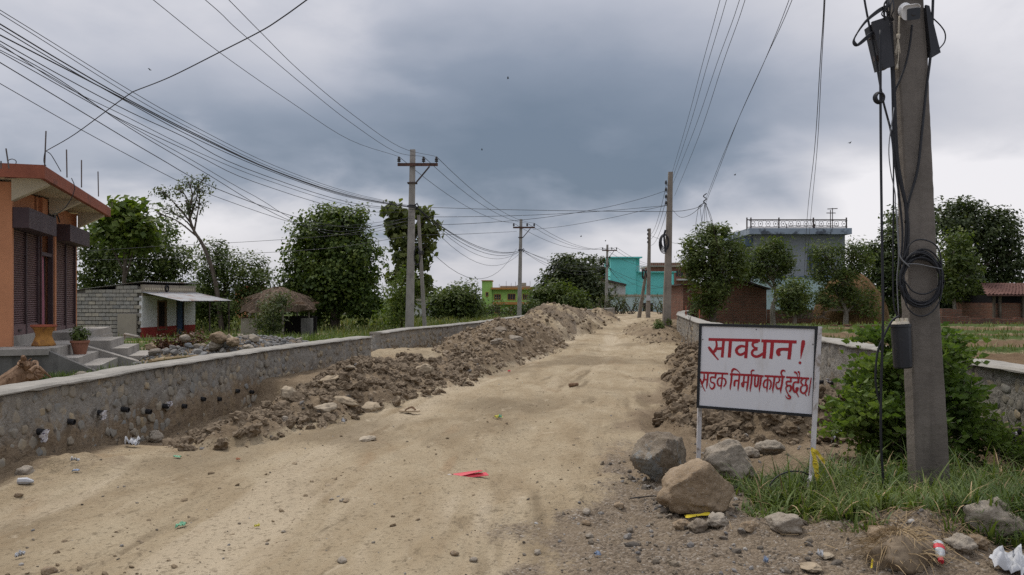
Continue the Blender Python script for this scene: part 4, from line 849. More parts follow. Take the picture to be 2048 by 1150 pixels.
for HN_, pix in enumerate(([(1410, 406), (1404, 440), (1401, 470)], [(1410, 406), (1409, 440), (1408, 470)], [(1410, 406), (1413, 430), (1416, 462)], [(1397, 414), (1392, 445), (1389, 476)], [(1400, 413), (1403, 440), (1406, 468)], [(1411, 406), (1420, 435), (1432, 475), (1452, 545), (1472, 600)], [(1411, 406), (1424, 440), (1436, 500), (1450, 560), (1460, 610)])):
    cable(pxline(pix, 27, 37.4), .008, ('third', 'fourth', 'fifth', 'first', 'second', 'rightmost long', 'second long')[HN_] + ' thin wire from the left hanging from the cable knot into the right tree', 'wires hanging from the cable knot')
cable(pxline([(1345, 420), (1360, 434), (1380, 430), (1405, 411)], 36.9, 27), .009, 'slack loop of wire between the plain pole and the cable knot')
cable(pxline([(1654, -300), (1648, 0), (1640, 130), (1629, 300), (1614, 440), (1608, 560)], 7, 40), .0065, 'left one of two cables dropping steeply in front of the grey blue house', 'drop cables before the grey blue house')
cable(pxline([(1662, -300), (1650, 0), (1643, 130), (1634, 300), (1621, 440), (1611, 565)], 7, 40), .0055, 'right one of two cables dropping steeply in front of the grey blue house', 'drop cables before the grey blue house')
cable(pxline([(92, 302), (150, 268), (235, 205), (262, 186), (272, 181), (340, 154), (438, 105), (520, 63), (560, 38), (613, 0), (720, -80)], 13.45, 7.2), .007, 'bent wire rising right from the shop roof rods over the road')
for (a, b), r, lb in ((((1332, 372), (1300, 470)), .010, 0), (((1332, 400), (1299, 478)), .010, 0), (((1334, 420), (1300, 490)), .010, 0)):
    cable(span(W(*a, 36.9), W(*b, 62), .5), r, ('upper', 'middle', 'lower')[(372, 400, 420).index(a[1])] + ' wire running back from the plain pole to the far pole', 'wires between the plain poles', smooth=False)
cable(span(W(1299, 470, 62), W(1470, 478, 55), .6), .012, 'faint level wire from the far pole to the grey blue house', smooth=False)
# ------------------------------------------------------------------ the near pole and what hangs on it
NB = Vector((3.33, 6.40, ground_z(3.33, 6.4)))
t = thing('utility_pole', 'thick rough concrete pole in the right foreground hung with black cables', 'utility pole', NB)
m = MB(); n = 110; vs = []; rg = random.Random(4)
PXL = [(-60, 1762, 1844), (0, 1771, 1849), (100, 1779, 1857), (200, 1785, 1861), (400, 1796, 1870), (600, 1803, 1880), (800, 1811, 1893), (960, 1817, 1902), (1060, 1821, 1907)]
def pole_edges(py): return np.interp(py, [p[0] for p in PXL], [p[1] for p in PXL]), np.interp(py, [p[0] for p in PXL], [p[2] for p in PXL])
for i in range(n + 1):
    f = i / n; py = 1060 - f * 1060 if i < n else 0
    z = CAMZ - (py - HY) / FPX * 6.26; a, b = pole_edges(py); a += 17; cx = ((a + b) / 2 - 1024) / FPX * 6.25; hw = (b - a) / 2 / FPX * 6.25
    for x, y in octo(hw, .078 - .006 * f, .16): vs.append((cx + x + rg.uniform(-.0016, .0016), 6.328 + y + rg.uniform(-.0010, .0010), z))
for q in range(1, 8):
    z = CAMZ + HY / FPX * 6.26 + q * .46; cx = (1818 - 5.5 * q * 1.2 - 1024) / FPX * 6.26
    for x, y in octo(.118 - .004 * q, .07 - .002 * q, .16): vs.append((cx + x, 6.328 + y, z))
N_ = n + 8
m.add(vs, [(i * 8 + k, i * 8 + (k + 1) % 8, i * 8 + 8 + (k + 1) % 8, i * 8 + 8 + k) for i in range(N_ - 1) for k in range(8)] + [tuple(reversed(range(8))), tuple((N_ - 1) * 8 + k for k in range(8))])
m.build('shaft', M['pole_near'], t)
def PN(px, py, Y=6.235): return W(px, py, Y)
# equipment boxes
def tilt_box(name, label, quad, Y0, Y1, mt, cat, lid=True):
    a = [W(px, py, Y0) for px, py in quad]; t = thing(name, label, cat, a[0]); m = MB(); m.prism(a, (0, Y1 - Y0, 0)); m.build('case', mt, t)
    if lid:
        c = sum(a, Vector()) / 4; m = MB(); m.prism([c + (p - c) * 1.07 - Vector((0, .025, 0)) for p in a], (0, .022, 0)); m.build('lid', mt, t)
        for f in (.25, .75):
            e = a[0].lerp(a[3], f) + Vector((-.008, .04, 0)); m = MB(); m.box(e, (.012, 0, .0), (0, .02, 0), (0, 0, .02)); m.build('latch', M['darkmetal'], t)
    return t
tilt_box('junction_box', 'dark metal box tilted on the left edge of the near pole top', [(1743, 48), (1774, 38), (1784, 131), (1764, 136)], 6.20, 6.33, M['box'], 'junction box')
tilt_box('junction_box', 'black narrow box leaning out from the right edge of the near pole top', [(1849, 15), (1856, 17), (1877, 104), (1860, 114)], 6.24, 6.37, M['blackplastic'], 'junction box')
# bullet camera on a round foot
t = thing('security_camera', 'white security camera with black front on the near pole', 'security camera', PN(1812, 20)); c = PN(1809, 22)
m = MB(); m.cur = 0
k = 18; vs = []
for yy, rr in ((.0, .052), (-.02, .052), (-.03, .040), (-.05, .022)): vs += [c + Vector((rr * math.cos(6.2832 * i / k), yy, rr * 1.15 * math.sin(6.2832 * i / k))) for i in range(k)]
m.add(vs, [(j * k + i, j * k + (i + 1) % k, (j + 1) * k + (i + 1) % k, (j + 1) * k + i) for j in range(3) for i in range(k)] + [tuple(range(k)), tuple(3 * k + i for i in range(k))]); m.build('mount', M['camwhite'], t, smooth=False)
def rrect(cx, cz, hw, hh, r, y, n=4):
    out = []
    for sx, sz, a0 in ((1, 1, 0), (-1, 1, 90), (-1, -1, 180), (1, -1, 270)):
        for i in range(n + 1): a = R(a0 + 90 * i / n); out.append(Vector((cx + sx * (hw - r) + r * math.cos(a), y, cz + sz * (hh - r) + r * math.sin(a))))
    return out
fc = W(1826, 27, 6.02); vd = (Vector((.35, 0, 1.45)) - fc).normalized(); cu = Vector((-vd.y, vd.x, 0)).normalized(); cu = cu if cu.x > 0 else -cu; cv = vd.cross(cu); cv = cv if cv.z > 0 else -cv
def face(cx, cz, hw, hh, r, d): return [fc + cu * p.x + cv * p.z + vd * d for p in rrect(cx, cz, hw, hh, r, 0)]
m = MB(); m.prism(face(-.012, .012, .060, .054, .026, 0), vd * -.19); m.build('body', M['camwhite'], t)
m = MB(); m.prism(face(.004, -.004, .045, .042, .012, .002), vd * .006); gl = m.build('front_glass', M['glass'], t)
m = MB(); m.lathe((0, 0, 0), [(.012, 0), (.016, .004), (.016, .006), (.010, .008)], 12); m.v = [tuple(fc + cu * (.004 + x) + cv * (y - .004) + vd * (.0082 + z)) for x, y, z in m.v]; m.build('lens', M['glass'], gl)
m = MB(); q = face(-.012, .012, .062, .056, .027, 0); q2 = face(-.012, .016, .058, .048, .024, 0); m.prism(q[:10] + q2[:10][::-1], vd * .035); m.build('sun_hood', M['camwhite'], t)
# rope with a frayed end
m = MB(); m.tube(catmull([PN(1799, 32, 6.2), PN(1798, 50, 6.2), PN(1797, 68, 6.21)], 4), .0065, 6); m.tube([PN(1797, 68, 6.21), PN(1796, 78, 6.21)], .013, 6)
for dx in (-5, -2, 2, 5): m.tube(catmull([PN(1796, 76, 6.21), PN(1796 + dx * .6, 95, 6.205), PN(1795 + dx, 112 - abs(dx), 6.21)], 3), .004, 5)
m.tube(catmull([PN(1796, 78, 6.2), PN(1797, 110, 6.2), PN(1795, 130, 6.2), PN(1794, 137, 6.2)], 4), .004, 5); m.tube([PN(1795, 128, 6.2), PN(1793, 138, 6.2)], [.006, .014], 6)
tag(m.build('rope', M['rope'], origin=PN(1799, 32), smooth=True), 'short cream rope with frayed ends hanging below the security camera', 'rope')
# splice closure
a, b = W(1801, 648, 6.20), W(1806, 736, 6.20); t = thing('splice_closure', 'black cylindrical cable joint box with pale cap on the near pole', 'splice closure', b)
m = MB(); ax = [b + (a - b) * f for f in (0, .03, .5, .93, .94, 1)]; m.tube(ax, [.062, .068, .070, .072, .078, .078], 18); m.build('housing', M['blackplastic'], t, smooth=False)
m = MB(); top = a + (a - b).normalized() * .002; m.tube([top, top + (a - b).normalized() * .018], [.066, .058], 14)
for dx in (-.035, 0, .035): m.tube([top + Vector((dx, -.02, .012)), top + Vector((dx, -.02, .045))], [.016, .013], 8)
m.build('cap', M['rope'], t)
# cables running down the pole
GP = 'black cables strung down the near pole'
def pc(pix, r, lb, mt='cable', Y=6.225, grp=GP, name='cable', Y1=None): return cable([W(p[0], p[1], Y if len(p) < 3 else p[2]) for p in pix], r, lb, grp, 6, 6, mt, name)
pc([(1868, -60), (1866, 0), (1862, 100), (1852, 183), (1844, 260), (1835, 339), (1817, 404), (1811, 446)], .010, 'black cable slanting across the pole face from the top right edge')
pc([(1824, 50), (1820, 86), (1813, 122), (1802, 155), (1790, 185), (1788, 230)], .008, 'thin cable running down and left from the security camera')
pc([(1780, 40), (1787, 174), (1791, 304), (1808, 391), (1815, 440), (1816, 478), (1812, 530)], .012, 'thick black cable hugging the left edge of the pole')
pc([(1783, 44), (1789, 180), (1795, 310), (1806, 380), (1812, 430), (1811, 478), (1806, 530)], .010, 'black cable beside the thick one on the left edge of the pole')
pc([(1778, 60), (1784, 160), (1788, 300), (1799, 400), (1805, 470), (1800, 540)], .008, 'innermost thin cable on the left edge of the pole')
pc([(1726, -40), (1729, 0), (1748, 100), (1761, 174), (1767, 205), (1787, 283), (1796, 348), (1809, 405), (1816, 440)], .008, 'cable slanting in from upper left, through the small cable ring, to the pole')
pc([(1761, 60), (1761, 130), (1761, 196), (1762, 330), (1764, 480), (1766, 640), (1762, 780), (1762, 880), (1765, 940), (1768, 985)], .0095, 'long cable hanging straight down left of the near pole to the grass', Y=6.1)
pc([(1798, 632), (1784, 642), (1768, 672), (1755, 706), (1751, 760), (1758, 800), (1763, 812)], .008, 'short cable curving left out of the cable joint box', Y=6.12)
pc([(1788, 215), (1778, 290), (1781, 340), (1790, 385), (1791, 413), (1796, 470), (1797, 520), (1794, 560), (1797, 630)], .004, 'thin grey wire wandering down beside the near pole', 'cablegrey', 6.2)
pc([(1793, 420), (1797, 490), (1801, 515), (1819, 534)], .006, 'pale wire end crossing the top of the big cable coil', 'cablegrey', 6.17)
pc([(1777, 240), (1786, 300), (1787, 400), (1786, 500), (1787, 600), (1795, 636)], .006, 'thin cable left of the pole running down to the cable joint box', Y=6.21)
m = MB()
for q, (rr, o) in enumerate(((1, 0), (1.05, .012), (.93, -.01), (1.0, .02))):
    m.tube(catmull([W(1778, 10 + q, 6.2), W(1758, 18 + 2 * q, 6.15), W(1730, 43 + q, 6.12), W(1709, 76, 6.12), W(1707 + 2 * q, 88, 6.12), W(1716, 91 - q, 6.14), W(1736, 76 - 2 * q, 6.18), W(1752, 60, 6.22)], 5), .006, 6)
tag(m.build('cable_loop', M['cable'], origin=W(1740, 50, 6.15), smooth=True), 'loop of black cables sticking out left at the near pole top', 'cable loop')
pc([(1850, 12), (1858, 18), (1857, 27), (1880, 50), (1890, 66), (1889, 84), (1876, 100)], .005, 'thin wire bowing out right around the narrow black box')
m = MB()
for q in range(3): m.tube([W(1759.5, 195, 6.1) + Vector(((.030 + .005 * q) * math.cos(a), .012 * q - .01, (.034 + .004 * q) * math.sin(a))) for a in np.linspace(0, 6.28, 18)], .008, 6)
tag(m.build('cable_ring', M['cable'], origin=W(1760, 195, 6.1), smooth=True), 'small tied ring in the hanging cable left of the near pole', 'cable ring')
m = MB(); rg = random.Random(12)
for q in range(13):
    cx, cy = 1844 + rg.uniform(-4, 4), 556 + rg.uniform(-7, 8) + q * .4; rx, ry = rg.uniform(37, 46), rg.uniform(44, 58); ph = rg.uniform(0, 6); tl = rg.uniform(-.12, .12)
    pts = []
    for a in np.linspace(0, 6.4, 34):
        u, v = rx * math.cos(a) * (1 + .03 * math.sin(3 * a + ph)), ry * math.sin(a) * (1 + .04 * math.sin(2 * a + ph)); pts.append(W(cx + u * math.cos(tl) - v * math.sin(tl), cy + u * math.sin(tl) + v * math.cos(tl), 6.235 - .005 * q))
    m.tube(pts, .0062, 5)
m.tube(catmull([W(1806, 520, 6.18), W(1822, 486, 6.17), W(1850, 480, 6.17), W(1878, 500, 6.17), W(1884, 560, 6.17), W(1880, 600, 6.17), W(1862, 625, 6.17), W(1838, 632, 6.17), W(1815, 615, 6.17), W(1803, 570, 6.17)], 6), .006, 5)
m.tube(catmull([W(1808, 560, 6.17), W(1825, 582, 6.16), W(1850, 588, 6.16), W(1876, 575, 6.16)], 6), .006, 5)
tag(m.build('cable_coil', M['cable'], origin=W(1844, 556, 6.2), smooth=True), 'big coil of black cable tied to the near pole face', 'cable coil')
pc([(1812, 528), (1835, 528), (1860, 533), (1884, 538)], .0035, 'thin pale tie wire holding the big cable coil', 'cablegrey', 6.15)
m = MB(); rg = random.Random(21)
for q in range(11):
    x0 = rg.uniform(1772, 1786); m.tube(catmull([W(x0, -4, 6.2), W(x0 + rg.uniform(-14, 4), rg.uniform(8, 20), 6.15), W(x0 + rg.uniform(-16, 2), rg.uniform(24, 36), 6.17), W(x0 + rg.uniform(-10, 6), rg.uniform(38, 48), 6.2)], 5), .005, 5)
tag(m.build('cable_tangle', M['cable'], origin=W(1775, 15, 6.2), smooth=True), 'tangle of thin black wires above the left box on the near pole', 'cable tangle')
m = MB(); zc = PN(1800, -6).z; a, b = pole_edges(0); x0, x1 = (a - 1024) / FPX * 6.26, (b - 1024) / FPX * 6.26
m.bbox(x0 - .012, x1 + .012, 6.235, 6.245, zc - .0, zc + .05); tag(m.build('strap', M['darkmetal'], origin=(x0, 6.24, zc)), 'dark steel strap round the near pole above the security camera', 'strap')

# ------------------------------------------------------------------ the warning sign
BL, BR_ = W(1394, 816, 7.0), W(1629, 834, 6.5); TL, TR = W(1398, 646, 7.0), W(1637, 653, 6.5)
up = ((TL - BL) + (TR - BR_)) / 2; rt = ((BR_ - BL) + (TR - TL)) / 2; nrm = rt.cross(up).normalized(); nrm = nrm if nrm.y < 0 else -nrm; ctr = (BL + BR_ + TL + TR) / 4
bu, bv = rt.normalized(), up.normalized(); HWd, HHt = rt.length / 2, up.length / 2
sign = thing('warning_sign', 'white board with red lettering in a black frame on two thin white posts', 'sign', Vector((ctr.x, ctr.y, ground_z(ctr.x, ctr.y))))
def BD(u, v, d=0.0): return ctr + bu * u + bv * v + nrm * d
m = MB(); m.box(BD(0, 0, -.006), bu * (HWd - .004), bv * (HHt - .004), nrm * .006); m.build('board', M['board'], sign)
FW = .023
m = MB()
for u0, u1, v0, v1 in ((-HWd, HWd, HHt - FW, HHt), (-HWd, HWd, -HHt, -HHt + FW), (-HWd, -HWd + FW, -HHt + FW, HHt - FW), (HWd - FW, HWd, -HHt + FW, HHt - FW)):
    m.box(BD((u0 + u1) / 2, (v0 + v1) / 2, -.004), bu * ((u1 - u0) / 2), bv * ((v1 - v0) / 2), nrm * .013)
m.build('frame', M['frame'], sign)
m = MB(); a = BD(-HWd + .012, HHt - .01, -.03); g0 = on_ground(1388, 945); m.bar(a, (a.x - .03, a.y + .03, g0.z - .1), .034, .034); m.build('post', M['postwhite'], sign)
m = MB(); a = BD(HWd + .010, HHt - .002, -.012); k1 = W(1623, 955, 6.42); k2 = on_ground(1602, 1008) - Vector((0, 0, .03)); m.bar(a, k1, .032, .03); m.bar(k1 + Vector((.001, 0, .012)), k2, .034, .03); m.build('post', M['postwhite'], sign)
m = MB()
for u, v in ((-HWd + .035, HHt * .62), (-HWd + .035, -HHt * .5), (HWd - .035, HHt * .6), (.0, HHt - .04)): m.box(BD(u, v, .0015), bu * .004, bv * .004, nrm * .0015)
m.build('nail', M['darkmetal'], sign)
CROP = {1: (1385, 640, 10.454), 2: (1505, 640, 10.457), 3: (1385, 730, 10.454), 4: (1505, 730, 10.457)}
def on_board(c, x, y):
    ox, oy, s = CROP[c]; d = Vector(((ox + x / s - 1024) / FPX, 1, -(oy + y / s - HY) / FPX)); o = Vector((0, 0, CAMZ))
    k = (ctr - o).dot(nrm) / d.dot(nrm); p = o + d * k - ctr; return p.dot(bu), p.dot(bv)
LZ = [0.0008]
def letter(strokes):
    m = MB()
    for c, pts in strokes:
        LZ[0] += .00006; q = [on_board(c, x, y) for x, y, w in pts]; k = HWd * 2 / (235 * CROP[c][2]); ws = [w * k / 2 for _, _, w in pts]
        if len(q) > 2:
            qq = catmull([Vector((u, v, w)) for (u, v), w in zip(q, ws)], 5); q = [(p.x, p.y) for p in qq]; ws = [max(.0006, p.z) for p in qq]
        vs = []
        for i in range(len(q)):
            a_, b_ = q[max(0, i - 1)], q[min(len(q) - 1, i + 1)]; tx, ty = b_[0] - a_[0], b_[1] - a_[1]; l = math.hypot(tx, ty) or 1; nx, ny = -ty / l, tx / l
            for s_ in (1, -1): vs.append(BD(q[i][0] + nx * ws[i] * s_, q[i][1] + ny * ws[i] * s_, LZ[0]))
        n = len(q); fr = [(2 * i, 2 * i + 1, 2 * i + 3, 2 * i + 2) for i in range(n - 1)]
        m.add(vs, fr)
    m.build('letter', M['lettering'], sign)
letter([(1, [(325, 385, 62), (1400, 430, 62)]), (1, [(480, 400, 40), (497, 490, 45), (490, 560, 55), (470, 615, 70), (425, 665, 56)]), (1, [(325, 540, 44), (370, 600, 66), (430, 682, 54), (480, 750, 34), (540, 818, 34)]), (1, [(475, 582, 62), (625, 582, 60)]), (1, [(640, 400, 62), (628, 600, 62), (616, 770, 62)])])
letter([(1, [(785, 410, 72), (775, 600, 70), (764, 775, 68)])])
letter([(1, [(1130, 420, 66), (1120, 600, 66), (1108, 795, 66)]), (1, [(1100, 555, 40), (1020, 538, 58), (950, 565, 66), (912, 620, 66), (930, 680, 60), (985, 718, 56), (1050, 703, 54), (1100, 660, 42)])])
letter([(2, [(-20, 427, 62), (95, 440, 70)]), (2, [(105, 440, 82), (20, 465, 60), (-8, 520, 50), (30, 572, 46), (95, 605, 66)]), (2, [(95, 608, 62), (15, 628, 52), (-18, 690, 52), (20, 748, 56), (90, 765, 58), (160, 738, 58), (228, 690, 46)]), (2, [(253, 440, 70), (245, 650, 70), (236, 808, 68)])])
letter([(2, [(175, 437, 62), (910, 475, 66)]), (2, [(405, 455, 70), (395, 650, 70), (378, 818, 68)])])
letter([(2, [(786, 470, 70), (772, 680, 70), (756, 838, 68)]), (2, [(750, 627, 68), (610, 622, 64), (545, 640, 84), (530, 695, 88), (562, 758, 62)])])
letter([(2, [(1050, 440, 44), (1050, 470, 72), (1045, 530, 74), (1030, 620, 60), (1015, 720, 38), (1003, 832, 8)]), (2, [(990, 884, 30), (990, 898, 52), (990, 912, 56), (990, 926, 50), (990, 941, 26)])])
letter([(3, [(170, 132, 48), (750, 172, 42)]), (3, [(243, 140, 26), (252, 230, 36), (240, 300, 42), (208, 378, 38)]), (3, [(168, 262, 26), (195, 340, 38), (225, 430, 26), (278, 532, 16)]), (3, [(240, 285, 36), (325, 285, 34)]), (3, [(330, 150, 42), (320, 300, 40), (310, 400, 34), (305, 475, 8)])])
letter([(3, [(492, 165, 40), (480, 265, 38)]), (3, [(495, 245, 36), (400, 238, 38), (383, 290, 28), (400, 340, 32), (450, 358, 36), (472, 400, 40), (455, 458, 42), (415, 482, 38), (378, 445, 22), (352, 355, 6)])])
letter([(3, [(632, 165, 34), (622, 300, 34), (610, 420, 34), (602, 505, 6)]), (3, [(618, 258, 30), (560, 262, 34), (528, 330, 36), (545, 402, 36), (578, 422, 30), (616, 398, 26)]), (3, [(625, 258, 20), (680, 280, 34), (706, 340, 36), (690, 400, 34), (655, 440, 30)])])
letter([(3, [(785, 182, 46), (1380, 220, 44)]), (4, [(-10, 213, 44), (240, 238, 38)]), (3, [(827, 170, 42), (815, 350, 38), (800, 450, 34), (803, 515, 8)]), (3, [(825, 190, 10), (830, 112, 42), (865, 76, 46), (920, 90, 30), (960, 125, 20), (1000, 170, 14)])])
letter([(3, [(987, 195, 36), (975, 350, 36), (965, 460, 32), (962, 538, 6)]), (3, [(980, 325, 36), (905, 318, 40), (885, 370, 46), (888, 438, 38)])])
letter([(3, [(1087, 215, 36), (1075, 340, 34)]), (3, [(1075, 330, 34), (1078, 400, 34), (1066, 465, 26)]), (3, [(1078, 348, 30), (1038, 385, 32), (1056, 455, 36)]), (3, [(1070, 355, 30), (1168, 355, 30)]), (3, [(1177, 215, 40), (1165, 380, 40), (1150, 480, 34), (1150, 558, 6)])])
letter([(3, [(1247, 215, 40), (1235, 380, 38), (1220, 480, 32), (1218, 565, 6)]), (3, [(1237, 205, 22), (1232, 140, 28), (1255, 110, 36), (1298, 112, 24)])])
letter([(4, [(62, 225, 34), (55, 340, 36), (60, 425, 40), (85, 455, 34), (112, 425, 38), (125, 340, 38), (132, 230, 38)]), (4, [(187, 225, 40), (170, 400, 38), (155, 480, 32), (155, 570, 6)])])
letter([(4, [(255, 232, 42), (680, 262, 42)]), (4, [(327, 240, 34), (320, 400, 34), (312, 500, 30), (315, 580, 6)]), (4, [(320, 310, 30), (268, 328, 36), (238, 400, 36), (250, 462, 34), (290, 472, 26), (320, 440, 20)]), (4, [(325, 318, 24), (375, 328, 34), (397, 400, 34), (385, 470, 32), (362, 518, 26)])])
letter([(4, [(467, 250, 38), (450, 420, 38), (435, 500, 32), (440, 600, 6)])])
letter([(4, [(637, 250, 40), (620, 420, 40), (600, 520, 36), (605, 612, 6)]), (4, [(560, 275, 28), (570, 330, 30), (540, 372, 34), (508, 380, 26), (500, 425, 26), (515, 482, 38), (550, 508, 36), (612, 480, 30)]), (4, [(642, 255, 24), (603, 190, 32), (615, 138, 40), (650, 124, 36), (690, 147, 22)])])
letter([(4, [(705, 266, 38), (1190, 306, 42)]), (4, [(803, 280, 30), (810, 370, 38)]), (4, [(822, 362, 40), (735, 358, 38), (713, 395, 30), (740, 440, 36), (800, 450, 42), (815, 510, 42), (790, 560, 34), (768, 562, 18)]), (4, [(742, 440, 36), (708, 490, 28), (725, 562, 24), (760, 625, 22), (782, 660, 28)]), (4, [(748, 662, 22), (775, 658, 38), (802, 682, 40), (795, 715, 34), (760, 716, 30), (725, 690, 20), (694, 642, 6)])])
letter([(4, [(967, 295, 36), (965, 395, 38)]), (4, [(978, 384, 40), (890, 376, 36), (860, 430, 38), (865, 520, 42), (890, 580, 40), (930, 566, 48), (942, 505, 66), (938, 480, 40)]), (4, [(925, 580, 28), (978, 692, 14)]), (4, [(872, 165, 42), (910, 175, 38), (935, 215, 20), (950, 265, 14)]), (4, [(945, 160, 34), (972, 165, 36), (985, 210, 20), (982, 280, 14)])])
letter([(4, [(1058, 300, 34), (1018, 370, 32), (1050, 425, 34), (1076, 438, 22)]), (4, [(1068, 440, 26), (1018, 490, 32), (1015, 550, 36), (1045, 600, 36), (1095, 605, 36), (1135, 560, 38), (1150, 490, 38), (1125, 430, 42), (1090, 462, 22)]), (4, [(1098, 598, 24), (1138, 674, 16)]), (4, [(1142, 300, 34), (1118, 385, 30), (1128, 436, 36)])])
letter([(4, [(1232, 288, 22), (1206, 480, 22), (1184, 662, 22)])])
# barrier tape tied round the posts
def ribbon(pts, w, label, marks=(), side=(1, 0, 0)):
    P = catmull([Vector(p) for p in pts], 5); s = Vector(side) * w / 2; m = MB(); vs = []
    for i, p in enumerate(P): r_ = s * (1 + .15 * math.sin(i * 1.7)) + Vector((0, .25 * w * math.sin(i * .9), 0)); vs += [p - r_, p + r_]
    n = len(P); m.add(vs + [v + Vector((0, .0015, .0005)) for v in vs], [(2 * i, 2 * i + 1, 2 * i + 3, 2 * i + 2) for i in range(n - 1)] + [(2 * n + 2 * i, 2 * n + 2 * i + 2, 2 * n + 2 * i + 3, 2 * n + 2 * i + 1) for i in range(n - 1)] + [(0, 2 * n, 2 * n + 1, 1), (2 * n - 2, 2 * n - 1, 4 * n - 1, 4 * n - 2)])
    o = tag(m.build('barrier_tape', M['yellow'], origin=pts[0]), label, 'barrier tape', 'yellow barrier tape')
    if marks:
        m = MB()
        for f in marks:
            i = int(f * (n - 2)); a_, b_ = P[i], P[i + 1]; d = (b_ - a_) * .35; c = (a_ + b_) / 2 + Vector((0, -.008, 0)); m.box(c, s * .5, Vector((0, .0006, 0)), d * .28)
        m.build('print', M['ink'], o)
    return o
ribbon([W(1627, 902, 6.36), W(1631, 930, 6.34), W(1636, 965, 6.33), W(1637, 1000, 6.33)], .038, 'yellow tape end hanging down from the right post of the sign', (.35, .5, .65, .8, .92))
ribbon([W(1622, 898, 6.37), W(1634, 905, 6.35), W(1643, 917, 6.34), W(1650, 925, 6.34)], .030, 'short yellow tape tail sticking out right of the sign post', (), (.3, 0, .95))
ribbon([W(1396, 930, 6.9), W(1383, 931, 6.8), W(1372, 934, 6.75), W(1366, 940, 6.72)], .028, 'yellow tape scrap lying at the foot of the left sign post', (.3, .7), (.2, 0, .9))
ribbon([on_ground(1370, 1043) + Vector((0, 0, .03)), on_ground(1395, 1040) + Vector((0, 0, .035)), on_ground(1420, 1035) + Vector((0, 0, .03))], .03, 'yellow tape scrap at the foot of the tan boulder', (.5,), (0, .9, .3))
ribbon([on_ground(1743, 1112) + Vector((0, 0, .05)), on_ground(1746, 1125) + Vector((0, 0, .045)), on_ground(1743, 1148) + Vector((0, 0, .03))], .012, 'thin yellow tape scrap beside the dry root clump')
g0 = W(1532, 990, 6.15); cable([W(1537, 985, 6.2), W(1541, 968, 6.2), W(1556, 952, 6.22), W(1580, 943, 6.25), W(1604, 944, 6.3), W(1618, 950, 6.35)], .006, 'black hose arching out of the grass left of the right sign post')
cable([on_ground(1260, 1002) + Vector((0, 0, .015)), on_ground(1290, 999) + Vector((0, 0, .02)), on_ground(1310, 998) + Vector((0, 0, .02)), on_ground(1340, 1001) + Vector((0, 0, .015))], .005, 'black wire lying on the gravel left of the tan boulder')

# ------------------------------------------------------------------ boulders
def rock_mat(name, cols, patch=None):
    def f(g):
        p = POS(g); a = g.noise(p, 3.2, 7, .62, .5); b = g.noise(p, 26, 6, .65); v = g.noise(p, 95, 3)
        c = g.ramp(g.math('MULTIPLY_ADD', a, .7, g.math('MULTIPLY', b, .3)), cols)
        if patch: c = g.mix(g.math('MULTIPLY', g.mapr(g.noise(p, patch[1], 6, .7, .6), patch[2], patch[3]), .9), c, patch[0])
        c = g.mix(g.math('MULTIPLY', g.mapr(g.noise(p, 15, 6, .7, .3), .56, .66), .45), c, (.10, .078, .055))
        c = g.mix(g.math('MULTIPLY', g.mapr(v, .55, .7), .35), c, (.47, .43, .37))
        return pbr(g, c, .88, g.math('MULTIPLY_ADD', a, .35, g.math('MULTIPLY_ADD', b, .55, g.math('MULTIPLY', v, .2))), .9, .03, spec=.2)
    return mat(name, f)
M['rock_tan'] = rock_mat('rock_tan', [(.28, (.105, .072, .042)), (.42, (.20, .142, .085)), (.6, (.29, .215, .138)), (.78, (.36, .285, .20))])
M['rock_blue'] = rock_mat('rock_blue', [(.28, (.085, .064, .044)), (.45, (.155, .122, .086)), (.62, (.22, .18, .13)), (.78, (.29, .245, .185))], ((.185, .195, .19), 2.2, .52, .60))
M['rock_grey'] = rock_mat('rock_grey', [(.28, (.165, .14, .105)), (.45, (.25, .21, .16)), (.62, (.32, .275, .215)), (.78, (.39, .345, .28))])
def boulder(name, c, size, rot, seed, mt, label, cat='boulder', cuts=(), group=None, sub=5, rough=.10, low=.30):
    rg = np.random.default_rng(seed); V = ICO[sub][0].copy(); o = rg.random(3) * 40
    V = V * (1 + np.array([low * mnoise.noise(Vector(p * 1.3 + o)) + .14 * mnoise.noise(Vector(p * 2.9 - o)) for p in V]))[:, None]
    for n_, d in cuts:
        n_ = np.array(n_, float); n_ /= np.linalg.norm(n_); k = V @ n_; V = V - np.outer(np.where(k > d, (k - d) * .96, 0), n_)
    for _ in range(5):
        n_ = rg.normal(size=3); n_ /= np.linalg.norm(n_); d = .70 + rg.random() * .3; k = V @ n_; V = V - np.outer(np.where(k > d, (k - d) * .9, 0), n_)
    o = rg.random(3) * 40
    V = V * (1 + np.array([rough * (mnoise.noise(Vector(p * 1.4 + o)) + .5 * mnoise.noise(Vector(p * 3.1 + o)) + .50 * mnoise.noise(Vector(p * 6 + o)) + .40 * mnoise.noise(Vector(p * 13 + o)) + .26 * mnoise.noise(Vector(p * 27 + o)) - .35 * abs(mnoise.noise(Vector(p * 2.3 + o)))) for p in V]))[:, None]
    Mx = np.array(Matrix.Rotation(R(rot[2]), 3, 'Z') @ Matrix.Rotation(R(rot[1]), 3, 'Y') @ Matrix.Rotation(R(rot[0]), 3, 'X')); V = (V * np.array(size)) @ Mx.T
    return tag(link(name, np_mesh(name, V, ICO[sub][1], True), mt, None, c), label, cat, group)
def seat(px, py_base, z=0): return on_ground(px, py_base, z)
GB = 'boulders in front of the sign'
p = on_ground(1336, 972); boulder('boulder', (p.x, p.y + .20, p.z + .185), (.235, .24, .25), (8, 6, 15), 41, M['rock_blue'], 'brown boulder with blue grey patches, left of the left sign post', cuts=(((-.2, -.9, -.25), .62), ((.7, -.55, .35), .66), ((-.75, -.1, .5), .74), ((.1, 0, 1), .80), ((-.75, -.35, -.6), .70)), group=GB)
